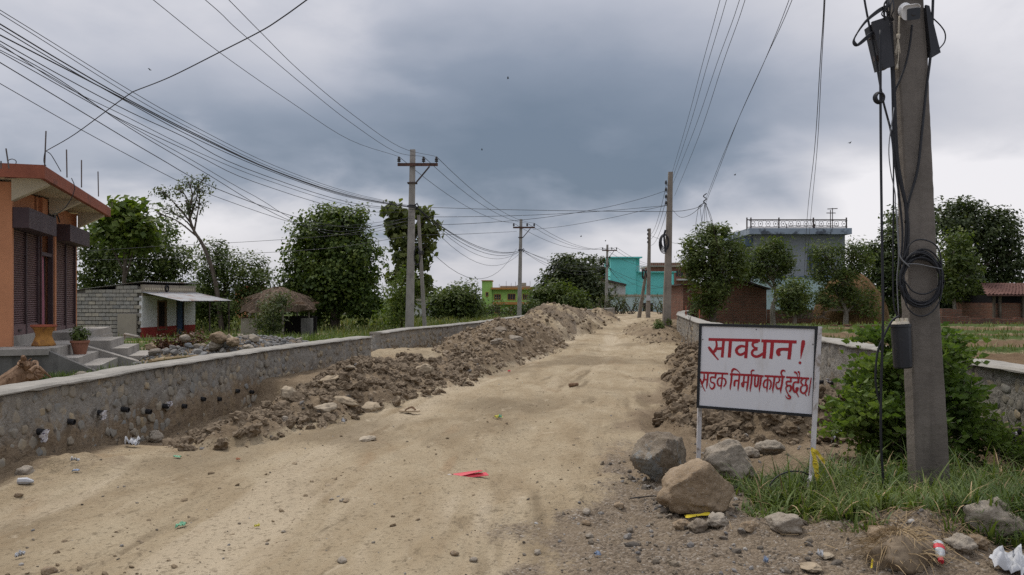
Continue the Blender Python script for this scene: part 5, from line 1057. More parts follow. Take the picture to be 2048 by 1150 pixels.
p = on_ground(1404, 1036); boulder('boulder', (p.x, p.y + .20, p.z + .175), (.275, .24, .225), (0, -6, 5), 52, M['rock_tan'], 'big tan boulder nearest the camera, in front of two others', cuts=(((.65, -.72, .15), .70), ((-.15, -.95, .2), .82), ((-.55, -.1, .82), .70), ((.75, .1, .62), .72)), group=GB, rough=.075, low=.12)
p = on_ground(1462, 968); boulder('boulder', (p.x + .02, p.y + .18, p.z + .15), (.215, .22, .20), (5, 5, 40), 63, M['rock_grey'], 'rounded pale tan boulder behind the biggest one, under the board', cuts=(((-.5, -.7, .4), .74), ((.5, -.6, .5), .78)), group=GB)
for i, (px, py, s, mt, lb) in enumerate(((1366, 1060, .062, 'rock_tan', 'small brown stone at the left foot of the big tan boulder'), (1436, 1058, .085, 'rock_grey', 'angular pale grey stone at the right foot of the big tan boulder'), (1398, 1063, .075, 'rock_blue', 'flat blue grey stone between two stones at the foot of the big boulder'),
        (1577, 1064, .115, 'rock_grey', 'grey brown stone lying in the bare patch below the right sign post'), (1572, 1028, .045, 'rock_tan', 'small round tan stone at the grass edge below the sign'), (1502, 1063, .06, 'rock_tan', 'tan stone in the gravel right of the big boulder'),
        (1765, 1082, .085, 'rock_tan', 'flat tan stone at the grass edge above the dry root clump'), (1930, 1108, .085, 'rock_grey', 'smooth grey brown stone right of the plastic bottle'), (1958, 1096, .07, 'rock_tan', 'orange tan stone behind the smooth one by the bottle'),
        (2003, 1075, .21, 'rock_grey', 'large pale grey rock half hidden in the grass at lower right'), (1657, 1120, .05, 'slab', 'small flat pale stone on the gravel near the bottom edge'), (1625, 1148, .07, 'slab', 'pale flat flake at the bottom edge of the gravel'),
        (1505, 915, .10, 'rock_grey', 'long flat grey stone behind the boulders by the clods'), (1545, 908, .13, 'rock_grey', 'flat dusty slab in front of the clods under the sign'), (1486, 935, .06, 'rock_tan', 'tan stone just right of the rounded boulder'))):
    p = on_ground(px, py); boulder('stone', (p.x, p.y + s * .5, p.z + s * .33), (s * 1.05, s * .85, s * (.62 if mt != 'slab' else .3)), (0, 0, i * 41), 300 + i, M[mt], lb, 'stone', group='loose stones by the sign', sub=4, rough=.16)
for i, (px, py, s, lb) in enumerate(((37, 995, .05, 'dark smooth stone at the left edge of the road'), (50, 948, .11, 'low earth brown stone by the foot of the left wall'), (684, 1125, .052, 'angular grey brown stone at the bottom middle of the road'), (98, 1146, .06, 'half buried tan stone at the bottom left corner'),
        (663, 1000, .026, 'leftmost of three pebbles lying together on the road'), (682, 1003, .026, 'middle one of three pebbles lying together on the road'), (692, 1006, .030, 'rightmost of three pebbles lying together on the road'), (567, 1065, .024, 'small dark pebble on the left half of the road'), (534, 1090, .02, 'tiny stone left of the angular grey stone'),
        (908, 1112, .042, 'grey stone left of centre near the bottom edge'), (947, 1124, .04, 'brown grey stone beside another near the bottom centre'), (1173, 1028, .055, 'rounded brown stone at the gravel edge'), (1238, 1015, .06, 'brown lump on the gravel left of the tan boulder'), (1178, 1075, .04, 'grey stone on the lower gravel'), (1075, 1108, .04, 'dark flat stone near the bottom on the gravel'),
        (1172, 1050, .045, 'flat brown stone under the rounded one at the gravel edge'))):
    s *= .68; p = on_ground(px, py); boulder('stone', (p.x, p.y, p.z + s * .30), (s * 1.1, s * .85, s * .65), (0, 0, i * 57), 400 + i, M['rock_grey' if i % 3 else 'rock_tan'], lb, 'stone', group='stones lying on the road', sub=3, rough=.16)
for i, (px, py, s, sq, mt, lb) in enumerate(((690, 806, .24, .35, 'slab', 'tilted flat tan slab in the long clod bank'), (650, 822, .20, .45, 'slab', 'tan stone left of the tilted slab in the clod bank'), (742, 822, .22, .5, 'slab', 'pale stone right of the tilted slab in the clod bank'), (850, 748, .38, .5, 'slab', 'large smooth tan boulder where the two left heaps meet'), (576, 797, .20, .75, 'slab', 'pointed tan boulder standing in the trench'),
        (570, 842, .08, .8, 'rock_grey', 'pale stone on the near end of the clod bank'), (660, 762, .22, .3, 'slab', 'long tan stone high on the clod bank'), (735, 880, .16, .3, 'slab', 'flat tan stone at the road edge of the clod bank'), (700, 740, .18, .3, 'slab', 'flat pale stone on top of the clod bank'),
        (1000, 662, .35, .3, 'rock_blue', 'dark grey slab on the crest of the middle spoil heap'), (1030, 680, .34, .4, 'rock_grey', 'pale stone on the road side of the middle spoil heap'), (993, 686, .22, .5, 'rock_grey', 'small pale stone on the middle spoil heap'), (905, 628, .45, .6, 'slab', 'pale stone on the back shoulder of the middle spoil heap'))):
    s *= .72; p = on_ground(px, py)
    boulder('stone', (p.x, p.y, p.z + s * sq * .30), (s, s * .7, s * sq), (12 * math.sin(i), 14 * math.cos(i * 2), i * 33), 500 + i, M[mt], lb, 'stone', group='stones on the spoil heaps', sub=4, rough=.14)
p = on_ground(1030, 945); p = on_ground(311, 884); boulder('stone', (p.x, p.y, p.z + .06), (.085, .08, .085), (0, 0, 0), 611, M['rock_grey'], 'round pale stone at the foot of the left wall by the trench', 'stone', sub=4)
# a log end on the road
p = on_ground(1147, 774); m = MB(); m.tube([p + Vector((-.085, 0, .03)), p + Vector((-.03, .01, .036)), p + Vector((.09, .03, .045))], [.034, .038, .03], 9); tag(m.build('log', M['wood'], origin=p), 'short brown log lying in the middle of the road', 'log')

# ------------------------------------------------------------------ litter
def scrap(name, px, py, w, l, rot, mt, label, cat='litter', crumple=.02, grp='litter on the road', n=12, lift=.012, seed=0):
    w *= .68; l *= .68; p = on_ground(px, py); ca, sa = math.cos(R(rot)), math.sin(R(rot)); vs = []; rg = random.Random(seed + int(px))
    for j in range(n):
        for i in range(n):
            u, v = (i / (n - 1) - .5) * w, (j / (n - 1) - .5) * l; q_ = mnoise.noise(Vector((i * .4, j * .4, px))); u *= 1 + .5 * mnoise.noise(Vector((j * .5, px * .1, seed))); v *= 1 + .5 * mnoise.noise(Vector((i * .5, px * .2, seed + 3))); u += w * .15 * q_; x, y = p.x + u * ca - v * sa, p.y + u * sa + v * ca
            vs.append(Vector((x, y, lift + crumple * 3.2 * abs(mnoise.noise(Vector((i * .33 + seed * 7 + px, j * .37, seed)))) + crumple * 1.2 * abs(mnoise.noise(Vector((i * .9, j * .9 + px, seed)))) + rg.uniform(0, crumple * .15))))
    zz = gz([v.x for v in vs], [v.y for v in vs])
    for v, z in zip(vs, zz): v.z += z
    m = MB(); N = n * n; q = [(j * n + i, j * n + i + 1, (j + 1) * n + i + 1, (j + 1) * n + i) for j in range(n - 1) for i in range(n - 1)]
    m.add(vs + [v - Vector((0, 0, .002)) for v in vs], q + [tuple(N + k for k in reversed(f)) for f in q])
    return tag(m.build(name, M[mt], origin=p, smooth=True), label, cat, grp)
p = on_ground(935, 953); t = thing('folded_card', 'folded red card lying open on the road', 'card', p, 'litter on the road'); m = MB()
m.prism([W(893, 951, p.y) - Vector((0, .02, 0)), W(905, 959, p.y - .05), W(978, 951, p.y), W(972, 945, p.y + .05)], (0, 0, .003)); m.build('back_panel', M['redcard'], t)
m = MB(); m.prism([W(894, 951, p.y) + Vector((0, 0, .006)), W(907, 958, p.y - .05) + Vector((0, 0, .008)), W(966, 945, p.y + .02) + Vector((0, 0, .013)), W(960, 943, p.y + .1) + Vector((0, 0, .011))], (0, 0, .003)); m.build('front_panel', M['redcard'], t)
m = MB(); m.prism([W(895, 951.4, p.y - .005) + Vector((0, 0, .0105)), W(905, 956.6, p.y - .045) + Vector((0, 0, .0115)), W(910, 955.8, p.y - .04) + Vector((0, 0, .013)), W(900, 950.6, p.y) + Vector((0, 0, .011))], (0, 0, .002)); m.build('print', M['litterwhite'], t)
scrap('food_packet', 997, 838, .13, .09, 20, 'litteryellow', 'crumpled yellow and green packet on the road', 'packet', .02)
scrap('food_packet', 1000, 840, .07, .05, 60, 'littergreen', 'green corner piece beside the yellow packet', 'packet', .02, lift=.03)
scrap('plastic_wrapper', 362, 1056, .09, .07, 10, 'littergreen', 'green and blue plastic wrapper on the left half of the road', 'wrapper', .012)
scrap('plastic_wrapper', 355, 917, .11, .06, 5, 'littergreen', 'flat green wrapper near the left wall', 'wrapper', .008)
scrap('plastic_wrapper', 152, 945, .09, .05, 0, 'litterblue', 'light blue wrapper left of the road near the wall', 'wrapper', .01)
scrap('plastic_wrapper', 150, 925, .10, .05, 30, 'litterwhite', 'white wrapper by the left wall foot', 'wrapper', .02)
scrap('plastic_wrapper', 476, 923, .05, .04, 30, 'litterorange', 'small orange scrap on the left half of the road', 'wrapper', .01)
scrap('plastic_wrapper', 514, 1057, .05, .03, 30, 'litteryellow', 'small yellow scrap on the road near the bottom', 'wrapper', .01)
scrap('plastic_wrapper', 40, 1118, .07, .04, 30, 'litterwhite', 'whitish scrap at the lower left of the road', 'wrapper', .015)
scrap('plastic_bag', 264, 895, .22, .16, 20, 'litterwhite', 'white plastic bag crumpled at the road edge below the left wall', 'plastic bag', .05, seed=3)
scrap('plastic_bag', 605, 742, .30, .22, 10, 'litterwhite', 'white and black plastic bag behind the clod bank near the wall', 'plastic bag', .05, seed=5)
scrap('plastic_bag', 1672, 878, .20, .14, 0, 'litterwhite', 'clear white plastic bag at the right end of the clods beside the shrub', 'plastic bag', .05, seed=6)
scrap('plastic_sack', 2025, 1143, .34, .26, 35, 'litterwhite', 'torn white woven sack at the bottom right corner', 'sack', .05, seed=2)
scrap('plastic_wrapper', 1640, 1118, .05, .04, 0, 'litterwhite', 'pinkish white wrapper on the gravel near the dry roots', 'wrapper', .02)
scrap('plastic_wrapper', 1532, 1130, .04, .03, 20, 'litterblue', 'pale blue scrap on the bottom gravel', 'wrapper', .02)
scrap('plastic_wrapper', 1195, 1115, .05, .03, 20, 'litterblue', 'pale blue scrap on the gravel below the track', 'wrapper', .012)
scrap('plastic_wrapper', 687, 847, .06, .05, 0, 'litterwhite', 'small white scrap at the foot of the clod bank', 'wrapper', .03)
scrap('plastic_wrapper', 1018, 745, .08, .06, 0, 'redcard', 'small red scrap at the foot of the middle spoil heap', 'wrapper', .02)
scrap('plastic_wrapper', 1500, 1060, .04, .03, 0, 'litterorange', 'small red orange scrap in the gravel right of the boulder', 'wrapper', .01)
p = on_ground(48, 970); m = MB(); m.tube([p + Vector((-.05, 0, .03)), p + Vector((.02, .01, .03)), p + Vector((.07, .02, .022))], [.028, .03, .012], 8); tag(m.build('paper_cup', M['litterwhite'], origin=p), 'crushed white cup lying at the left edge of the road', 'cup', 'litter on the road')
# worn sandal
p = on_ground(819, 827); t = thing('sandal', 'worn tan sandal lying at the foot of the clod bank', 'sandal', p, 'litter on the road'); out = []
for a in np.linspace(0, 2 * math.pi, 22, endpoint=False): out.append(p + Vector((.15 * math.cos(a), .055 * math.sin(a) * (1 + .25 * math.cos(a)), .02)))
m = MB(); m.prism(out, (0, 0, .025)); m.build('sole', M['sandal'], t)
m = MB(); m.tube(catmull([p + Vector((.09, 0, .045)), p + Vector((.03, -.045, .085)), p + Vector((-.06, -.055, .05))], 5), .009, 6); m.tube(catmull([p + Vector((.09, 0, .045)), p + Vector((.03, .045, .085)), p + Vector((-.06, .055, .05))], 5), .009, 6); m.build('strap', M['wood'], t)
# plastic bottle
p = on_ground(1882, 1138); t = thing('plastic_bottle', 'empty clear bottle with red cap and label lying by the dry roots', 'bottle', p); d = Vector((.28, .72, .35)).normalized(); c = p + Vector((0, 0, .04))
m = MB(); m.tube([c + d * s for s in (.02, .035, .06, .09, .15, .165)], [.013, .014, .03, .033, .032, .02], 14); m.build('body', M['bottle'], t, smooth=True)
m = MB(); m.tube([c + d * s for s in (-.004, .022)], .0165, 12); m.build('cap', M['redcard'], t)
m = MB(); m.tube([c + d * s for s in (.085, .122)], [.0342, .0342], 14, cap=False); m.build('sleeve', M['redcard'], t)
# ------------------------------------------------------------------ the orange shop
SD, SN, UP = Vector((-.31, .95, 0)).normalized(), Vector((.95, .31, 0)).normalized(), Vector((0, 0, 1)); SP = Vector((-8.5, 13.6, 0))
def S(d, n, z): return SP + SD * d + SN * n + UP * z
def sbox(m, d0, d1, n0, n1, z0, z1):
    return m.box(S((d0 + d1) / 2, (n0 + n1) / 2, (z0 + z1) / 2), SD * ((d1 - d0) / 2), SN * ((n1 - n0) / 2), UP * ((z1 - z0) / 2))
shop = thing('shop', 'orange shop with brown roller shutters and a flat overhanging roof', 'shop', S(0, 0, .3)); ZP = .78
m = MB(); sbox(m, -.0, .10, -6, 0, .2, 3.58); sbox(m, .10, 2.0, -.3, -.12, 3.16, 3.58); sbox(m, 2.04, 2.2, -.3, -.09, ZP, 3.58); sbox(m, 3.16, 3.27, -.3, 0, ZP, 3.58); sbox(m, 2.2, 3.14, -.3, -.02, 2.95, 3.58)
sbox(m, 3.3, 5.5, -.3, -.12, 3.16, 3.58); sbox(m, 5.44, 5.5, -6, -.03, .2, 3.58); m.build('wall', M['orange'], shop)
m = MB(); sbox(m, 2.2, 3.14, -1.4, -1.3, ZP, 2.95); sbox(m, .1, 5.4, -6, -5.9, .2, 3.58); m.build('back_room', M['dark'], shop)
def shutter(d0, d1, zb):
    m = MB(); n = 46; h = (2.86 - zb) / n; prof = []
    for i in range(n):
        z = zb + i * h; prof += [(-.10, z), (-.078, z + h * .3), (-.072, z + h * .55), (-.10, z + h * .92)]
    vs = [S(d, a, z) for a, z in prof for d in (d0, d1)]; m.add(vs, [(2 * i, 2 * i + 1, 2 * i + 3, 2 * i + 2) for i in range(len(prof) - 1)])
    o = m.build('shutter', M['shutter'], shop); m = MB(); sbox(m, d0, d1, -.105, -.055, zb - .04, zb + .14); m.build('bottom_bar', M['shutter'], o)
    m = MB(); dm = (d0 + d1) / 2 + .08; sbox(m, dm - .035, dm + .035, -.075, -.045, zb - .04, 2.86); m.build('center_guide', M['shutterbox'], o)
    m = MB(); sbox(m, d0 - .05, d0, -.12, -.04, zb - .04, 2.86); sbox(m, d1, d1 + .05, -.12, -.04, zb - .04, 2.86); m.build('guide_rail', M['shutterbox'], o)
    m = MB(); sbox(m, d0 + .45, d0 + .60, -.05, -.03, zb + .03, zb + .06); m.build('handle', M['darkmetal'], o)
shutter(.15, 1.98, .99); shutter(3.38, 5.38, ZP + .08)
for d0, d1 in ((.02, 2.06), (3.3, 5.44)):
    m = MB(); sbox(m, d0, d1, -.10, .25, 2.81, 3.16); m.build('shutter_box', M['shutterbox'], shop)
m = MB(); sbox(m, .1, 2.02, -.12, -.0, ZP, .95); m.build('sill', M['cement'], shop)
m = MB(); sbox(m, 2.2, 2.24, -.12, -.04, ZP + .14, 2.95); sbox(m, 3.08, 3.14, -.12, -.03, ZP + .14, 2.95); sbox(m, 2.24, 3.08, -.12, -.04, 2.45, 2.52); m.build('door_frame', M['shutterbox'], shop)
m = MB(); vs = []
for i in range(15):
    for z in (ZP + .16, 1.5, 2.44): vs.append(S(2.26 + .024 * i, -.10 + .03 * math.sin(i * 1.7) * (1.2 if z < 2 else .6), z))
m.add(vs, [(3 * i + k, 3 * i + 3 + k, 3 * i + 4 + k, 3 * i + 1 + k) for i in range(14) for k in range(2)]); m.build('door_curtain', M['curtain'], shop, smooth=True)
m = MB(); sbox(m, 2.5, 3.07, -.20, -.16, ZP + .14, 2.44); m.build('door', M['dark'], shop)
# roof slab: brown fascia all round, cream soffit with tapering beams
E0, E1, Q = -.60, 5.95, .62
m = MB(); sbox(m, E0, E1, Q - .08, Q, 3.585, 3.79); sbox(m, E0, E0 + .08, -6, Q - .08, 3.585, 3.79); sbox(m, E1 - .08, E1, -6, Q - .08, 3.585, 3.79); sbox(m, E0 + .02, E1 - .02, -6, Q - .02, 3.79, 3.81); m.build('roof_edge', M['fascia'], shop)
m = MB(); sbox(m, E0 + .08, E1 - .08, -6, Q - .08, 3.62, 3.78); m.build('roof_slab', M['cream'], shop)
for d in (.05, 2.7, 5.5):
    m = MB(); m.hexa([S(d - .09, 0, 3.26), S(d + .09, 0, 3.26), S(d + .09, Q - .08, 3.55), S(d - .09, Q - .08, 3.55), S(d - .09, 0, 3.62), S(d + .09, 0, 3.62), S(d + .09, Q - .08, 3.62), S(d - .09, Q - .08, 3.62)]); m.build('roof_beam', M['cream'], shop)
m = MB(); m.hexa([S(E0 + .1, -.1, 3.30), S(E0 + .28, -.1, 3.30), S(.0, -.1, 3.30), S(0, -.3, 3.30), S(E0 + .1, -.1, 3.62), S(E0 + .1, -.3, 3.62), S(.0, -.1, 3.62), S(0, -.3, 3.62)])
for d in (1.0, 3.6, 4.8):
    pass
for i, (px, y0, y1, Y, dx) in enumerate(((92, 335, 262, 13.35, 3), (133, 352, 299, 14.3, -1), (163, 372, 320, 15.5, 0), (196, 390, 343, 17.2, -1), (224, 412, 404, 19.0, 0), (12, 334, 297, 12.9, -6), (2, 334, 322, 12.7, 0))):
    m = MB(); m.tube([W(px - dx, y0 + 3, Y), W(px, y1, Y)], .011, 6); m.build('rod', M['rod'], shop)
for pts, lb in (([(92, 302), (101, 308), (110, 322), (122, 343)], 'wire hanging from the tallest roof rod of the shop'), ([(18, 333), (16, 322), (24, 318), (32, 322), (30, 330), (20, 332)], 'small wire loop on the shop roof'), ([(90, 303), (88, 315), (88, 325), (92, 332)], 'twisted wire on the tallest roof rod'), ([(143, 356), (149, 372), (146, 390), (133, 412), (118, 425), (105, 428)], 'wire hanging over the shop roof edge'), ([(10, 356), (40, 355), (60, 348), (80, 336)], 'thin wire across the shop roof edge')):
    cable(pxline(pts, 13.3, 13.3), .007, lb, 'wires on the shop roof')
m = MB(); m.tube(catmull([S(2.15, .03, 3.12), S(2.4, .05, 3.28), S(2.7, .08, 3.22), S(3.0, .06, 3.34), S(3.3, .05, 3.20)], 5), .014, 5); sbox(m, 2.6, 2.75, 0, .1, 3.15, 3.28); tag(m.build('meter_wiring', M['cable'], origin=S(2.6, 0, 3.1)), 'black wiring and meter above the shop door', 'wiring')
# platform and two flights of steps
stoop = thing('concrete_steps', 'bare concrete platform and two short flights of steps before the shop', 'steps', S(1, 1, .3))
m = MB(); sbox(m, -.84, 5.6, -.0, .72, ZP - .10, ZP); sbox(m, -.84, -.001, -6, 0, ZP - .10, ZP); m.build('platform', M['cement'], stoop)
m = MB(); sbox(m, -.78, 5.6, -.1, .64, .0, ZP - .102); sbox(m, -.78, -.02, -6, -.1, .0, ZP - .102); m.build('platform_base', M['cement_dark'], stoop)
for k, (n0, n1, z) in enumerate(((.64, .80, ZP + .002), (.802, 1.12, .61), (1.122, 1.45, .475))):
    m = MB(); sbox(m, -.60, 1.28, n0, n1, .0, z); m.build('step', M['cement'], stoop)
for k, (n0, n1, z) in enumerate(((.70, 1.27, ZP + .004), (1.272, 1.57, .63), (1.572, 1.9, .48), (1.902, 2.2, .36))):
    m = MB(); sbox(m, 1.62, 3.35, n0, n1, .0, z); m.build('step', M['cement'], stoop)
m = MB(); m.hexa([S(-.78, .64, .0), S(-.602, .64, .0), S(-.602, 1.75, .0), S(-.78, 1.75, .0), S(-.78, .64, ZP - .003), S(-.602, .64, ZP - .003), S(-.602, 1.75, .22), S(-.78, 1.75, .22)]); m.build('side_ramp', M['cement_dark'], stoop)
m = MB(); m.hexa([S(1.3, .72, .0), S(1.6, .72, .0), S(1.6, 2.05, .0), S(1.3, 2.05, .0), S(1.3, .72, ZP - .02), S(1.6, .72, ZP - .02), S(1.6, 2.05, .30), S(1.3, 2.05, .30)]); m.build('side_ramp', M['cement'], stoop)
m = MB(); sbox(m, 2.15, 5.5, .0, .70, ZP + .001, ZP + .15); m.build('door_platform', M['cement'], stoop)
# flower pots
p = S(.12, .45, ZP); t = thing('planter', 'empty red and yellow waisted planter in front of the first shutter', 'planter', p)
m = MB(); m.lathe(p, [(.185, 0), (.185, .03), (.155, .09), (.125, .17), (.13, .22), (.165, .30), (.185, .315), (.185, .33)], 22); m.build('body', M['potyellow'], t, smooth=True)
m = MB(); m.lathe(p, [(.186, .331), (.205, .335), (.205, .365), (.17, .365), (.15, .30)], 22); m.build('rim', M['potred'], t, smooth=False)
p = S(.35, .97, .61); t = thing('flower_pot', 'terracotta pot with a small green plant on the steps', 'flower pot', p)
m = MB(); m.lathe(p, [(.10, 0), (.145, .20), (.16, .205), (.16, .245), (.135, .245), (.125, .19)], 20); m.build('pot', M['terracotta'], t, smooth=False)
POT = (t, p + UP * .22)
# uprooted stump
p = Vector((-6.35, 10.6, .42)); t = thing('tree_stump', 'uprooted brown tree stump with splayed roots behind the left wall', 'stump', p)
m = MB(); a = W(-30, 805, 10.3); b = W(62, 748, 10.6); m.tube([a, a.lerp(b, .5) + UP * .02, b], [.16, .17, .20], 12); m.build('trunk', M['wood'], t)
m = MB(); rg = random.Random(5); R0 = W(58, 748, 10.6)
for pts, r in (([(52, 745), (40, 750), (28, 758), (16, 755)], .035), ([(60, 745), (52, 728), (40, 722), (36, 735)], .04), ([(60, 745), (72, 735), (86, 742), (100, 755)], .035), ([(58, 745), (48, 720), (46, 714), (44, 728)], .04), ([(62, 745), (66, 726), (74, 724), (78, 735)], .04), ([(60, 750), (72, 762), (76, 774), (80, 768)], .045), ([(56, 750), (50, 764), (30, 765)], .03), ([(60, 745), (62, 730), (57, 722), (62, 718)], .03), ([(60, 748), (80, 748), (92, 752)], .02), ([(58, 742), (44, 735), (36, 728)], .025), ([(60, 750), (58, 765), (64, 772)], .04)):
    q = [W(x + rg.uniform(-2, 2), y + rg.uniform(-2, 2), 10.5 + rg.uniform(-.25, .1)) for x, y in pts]; n = len(q); m.tube(catmull(q, 4), [r * (1 - .75 * i / (len(catmull(q, 4)) - 1)) for i in range(len(catmull(q, 4)))], 7)
m.lathe(R0 - UP * .12, [(.02, 0), (.16, .06), (.19, .15), (.13, .22), (.02, .25)], 9); m.build('roots', M['wood'], t)

# ------------------------------------------------------------------ block hut
HC = Vector((-15.28, 33, -.1)); HF, HN, HS = Vector((.148, .989, 0)), Vector((.989, -.148, 0)), Vector((-.989, .148, 0))
hut = thing('block_hut', 'small hut of grey concrete blocks with a white and red front and tin awning', 'hut', HC)
def Hb(m, c0, f0, f1, s0, s1, z0, z1): return m.box(HC + HF * ((f0 + f1) / 2) + HS * ((s0 + s1) / 2) + UP * ((z0 + z1) / 2), HF * ((f1 - f0) / 2), HS * ((s1 - s0) / 2), UP * ((z1 - z0) / 2))
m = MB(); Hb(m, 0, .03, 4.05, .06, 3.05, -.4, 2.05); Hb(m, 0, .035, 4.05, .06, 1.2, 2.05, 2.2); m.build('wall_core', M['blockmortar'], hut)
bm_ = MB(); bm_.box((0, 0, 0), HF * .06, HS * .148, UP * .068); ob = bm_.build('concrete_block', M['block'], hut, None); ob.location = (0, 0, 0)
me = ob.data; rg = random.Random(8)
for v in me.vertices: v.co += HC + Vector((0, 0, 0))      # the mesh keeps its own origin at the block centre
bpy.data.objects.remove(ob); row = 0
for r_ in range(14):
    z = -.02 + r_ * .163
    for k in range(-1, 11):
        s = k * .315 + (.157 if r_ % 2 else 0) + .16
        if s < .10 or s > 3.2: continue
        if z > 2.30 - .115 * s - .09: continue
        o = link('concrete_block', me, None, hut, HF * (.0 + rg.uniform(-.008, .008)) + HS * s + UP * (z + .07)); o.rotation_euler = (0, 0, rg.uniform(-.01, .01)); o.scale = (1, rg.uniform(.95, 1.0), rg.uniform(.94, 1.0))
m = MB()
for k in range(3):
    m.box(HC + HF * (.70 + 1.36 * k) + HS * .02 + UP * 2.04, HF * .66, HS * .05, UP * .24)
m.build('upper_wall', M['beige'], hut)
vb = MB(); vb.box((0, 0, 0), HF * .045, HS * .012, UP * .05); ob = vb.build('vent_hole', M['cream'], hut); vme = ob.data
for v in vme.vertices: v.co += HC
bpy.data.objects.remove(ob)
for r_ in range(2):
    for k in range(24):
        link('vent_hole', vme, None, hut, HF * (.22 + k * .158) - HS * .036 + UP * (1.93 + r_ * .17))
m = MB()
for f0, f1, z0, z1 in ((0, 1.05, .50, 1.80), (1.75, 2.5, .50, 1.80), (3.1, 4.05, .50, 1.80), (1.05, 1.75, 1.62, 1.80), (2.5, 3.1, 1.72, 1.80)): Hb(m, 0, f0, f1, -.03, .055, z0, z1)
m.build('front_wall', M['white'], hut)
m = MB()
for f0, f1, z0, z1 in ((0, 2.5, -.4, .50), (3.1, 4.05, -.4, .50)): Hb(m, 0, f0, f1, -.034, .055, z0, z1)
m.build('red_dado', M['redpaint'], hut)
m = MB(); Hb(m, 0, .0, -.004, -.03, .1, .62, 1.8); m.build('corner_strip', M['white'], hut)
wd = MB(); Hb(wd, 0, 1.08, 1.72, .02, .05, .42, 1.62); wn = wd.build('window', M['dark'], hut)
m = MB(); Hb(m, 0, 1.05, 1.13, -.05, .05, .40, 1.62); Hb(m, 0, 1.67, 1.75, -.05, .05, .40, 1.62); Hb(m, 0, 1.13, 1.67, -.05, .05, 1.54, 1.62); Hb(m, 0, 1.02, 1.78, -.07, .05, .34, .40); m.build('frame', M['wood'], wn)
m = MB()
for q in range(4): Hb(m, 0, 1.22 + q * .12, 1.24 + q * .12, -.01, .01, .42, 1.54)
m.build('window_bar', M['darkmetal'], wn)
d_ = MB(); Hb(d_, 0, 2.55, 3.05, .0, .05, -.1, 1.72); dr = d_.build('door', M['bluepaint'], hut)
m = MB(); Hb(m, 0, 2.5, 2.56, -.045, .05, -.1, 1.74); Hb(m, 0, 3.04, 3.10, -.045, .05, -.1, 1.74); m.build('frame', M['darkmetal'], dr)
m = MB(); Hb(m, 0, 2.75, 2.77, -.008, .0, -.05, 1.70); Hb(m, 0, 2.9, 2.96, -.03, .0, .8, .84); m.build('handle', M['darkmetal'], dr)
def tin_sheet(m, a, b, c, d, waves, amp):
    """corrugated sheet a-b along the eave, d-c along the ridge"""
    vs = []; n = waves * 6; nr = (b - a).cross(d - a).normalized()
    for i in range(n + 1):
        f = i / n; o = nr * amp * math.sin(f * waves * 6.2832)
        for g_ in (0, 1): vs.append(a.lerp(b, f).lerp(d.lerp(c, f), g_) + o)
    k = len(vs); m.add(vs + [v - nr * .006 for v in vs], [(2 * i, 2 * i + 2, 2 * i + 3, 2 * i + 1) for i in range(n)] + [(k + 2 * i, k + 2 * i + 1, k + 2 * i + 3, k + 2 * i + 2) for i in range(n)])
def HP(f, s, z): return HC + HF * f + HS * s + UP * z
for k in range(4):
    m = MB(); f0 = -.05 + k * 1.05; tin_sheet(m, HP(f0, -1.8, 1.60 + .004 * (k % 2)), HP(f0 + 1.07, -1.8, 1.60 + .004 * (k % 2)), HP(f0 + 1.07, -.03, 1.97 + .004 * (k % 2)), HP(f0, -.03, 1.97 + .004 * (k % 2)), 9, .012); m.build('awning_sheet', M['tin'], hut)
for f in (2.3, 4.0):
    m = MB(); m.tube([HP(f, -1.72, -.4), HP(f, -1.72, 1.60)], .032, 6); m.build('awning_post', M['darkmetal'], hut)
m = MB(); m.bar(HP(0, -1.72, 1.585), HP(4.1, -1.72, 1.585), .045); m.build('awning_rail', M['darkmetal'], hut)
m = MB(); tin_sheet(m, HP(-.12, 3.25, 2.02), HP(4.2, 3.25, 2.02), HP(4.2, -.12, 2.40), HP(-.12, -.12, 2.40), 30, .014); m.build('roof', M['tin'], hut)
m = MB(); m.tube([HP(1.72, -.07, 2.14) + HF * (.11 * math.cos(a)) + UP * (.13 * math.sin(a)) for a in np.linspace(0, 6.2832, 20)], .032, 8); tag(m.build('tyre', M['cable'], origin=HP(1.7, -.05, 2.1)), 'small black tyre hung above the hut awning', 'tyre')
m = MB(); m.box(HP(-.15, .55, .45), HF * .02, HS * .42, UP * .62); tag(m.build('plank', M['beige'], origin=HP(-.2, .5, -.1)), 'brown board leaning on the block wall by the hut corner', 'board')
m = MB(); m.tube([W(250, 668, 20), W(278, 674, 19)], .03, 6); m.tube([W(250, 668, 20), W(249, 679, 20)], .03, 6); tag(m.build('pipe', M['cement'], origin=W(262, 675, 20)), 'bent grey pipe lying by the second flight of steps', 'pipe')

# ------------------------------------------------------------------ thatched shelter
TY = 33.0
tz = ground_z(-9.6, TY); t = thing('thatched_shelter', 'low open shelter with a shaggy brown thatch roof', 'shelter', Vector((-9.6, TY, tz)))
c = W(557, 600, TY); m = MB(); rings = [(1.48, .98, -.44), (1.36, .92, -.22), (.98, .74, .10), (.56, .42, .34), (.22, .18, .47), (.04, .04, .50)]; k = 40; vs = []; rg = random.Random(4)
for rx, ry, z in rings:
    for i in range(k):
        a = 6.2832 * i / k; j = 1 + rg.uniform(-.10, .08); vs.append(c + Vector((rx * math.cos(a) * j, ry * 1.5 * math.sin(a) * j, z + rg.uniform(-.09, .07))))
m.add(vs, [(r_ * k + i, r_ * k + (i + 1) % k, (r_ + 1) * k + (i + 1) % k, (r_ + 1) * k + i) for r_ in range(len(rings) - 1) for i in range(k)] + [tuple(reversed(range(k)))]); roof = m.build('thatch_roof', M['thatch'], t)
m = MB()
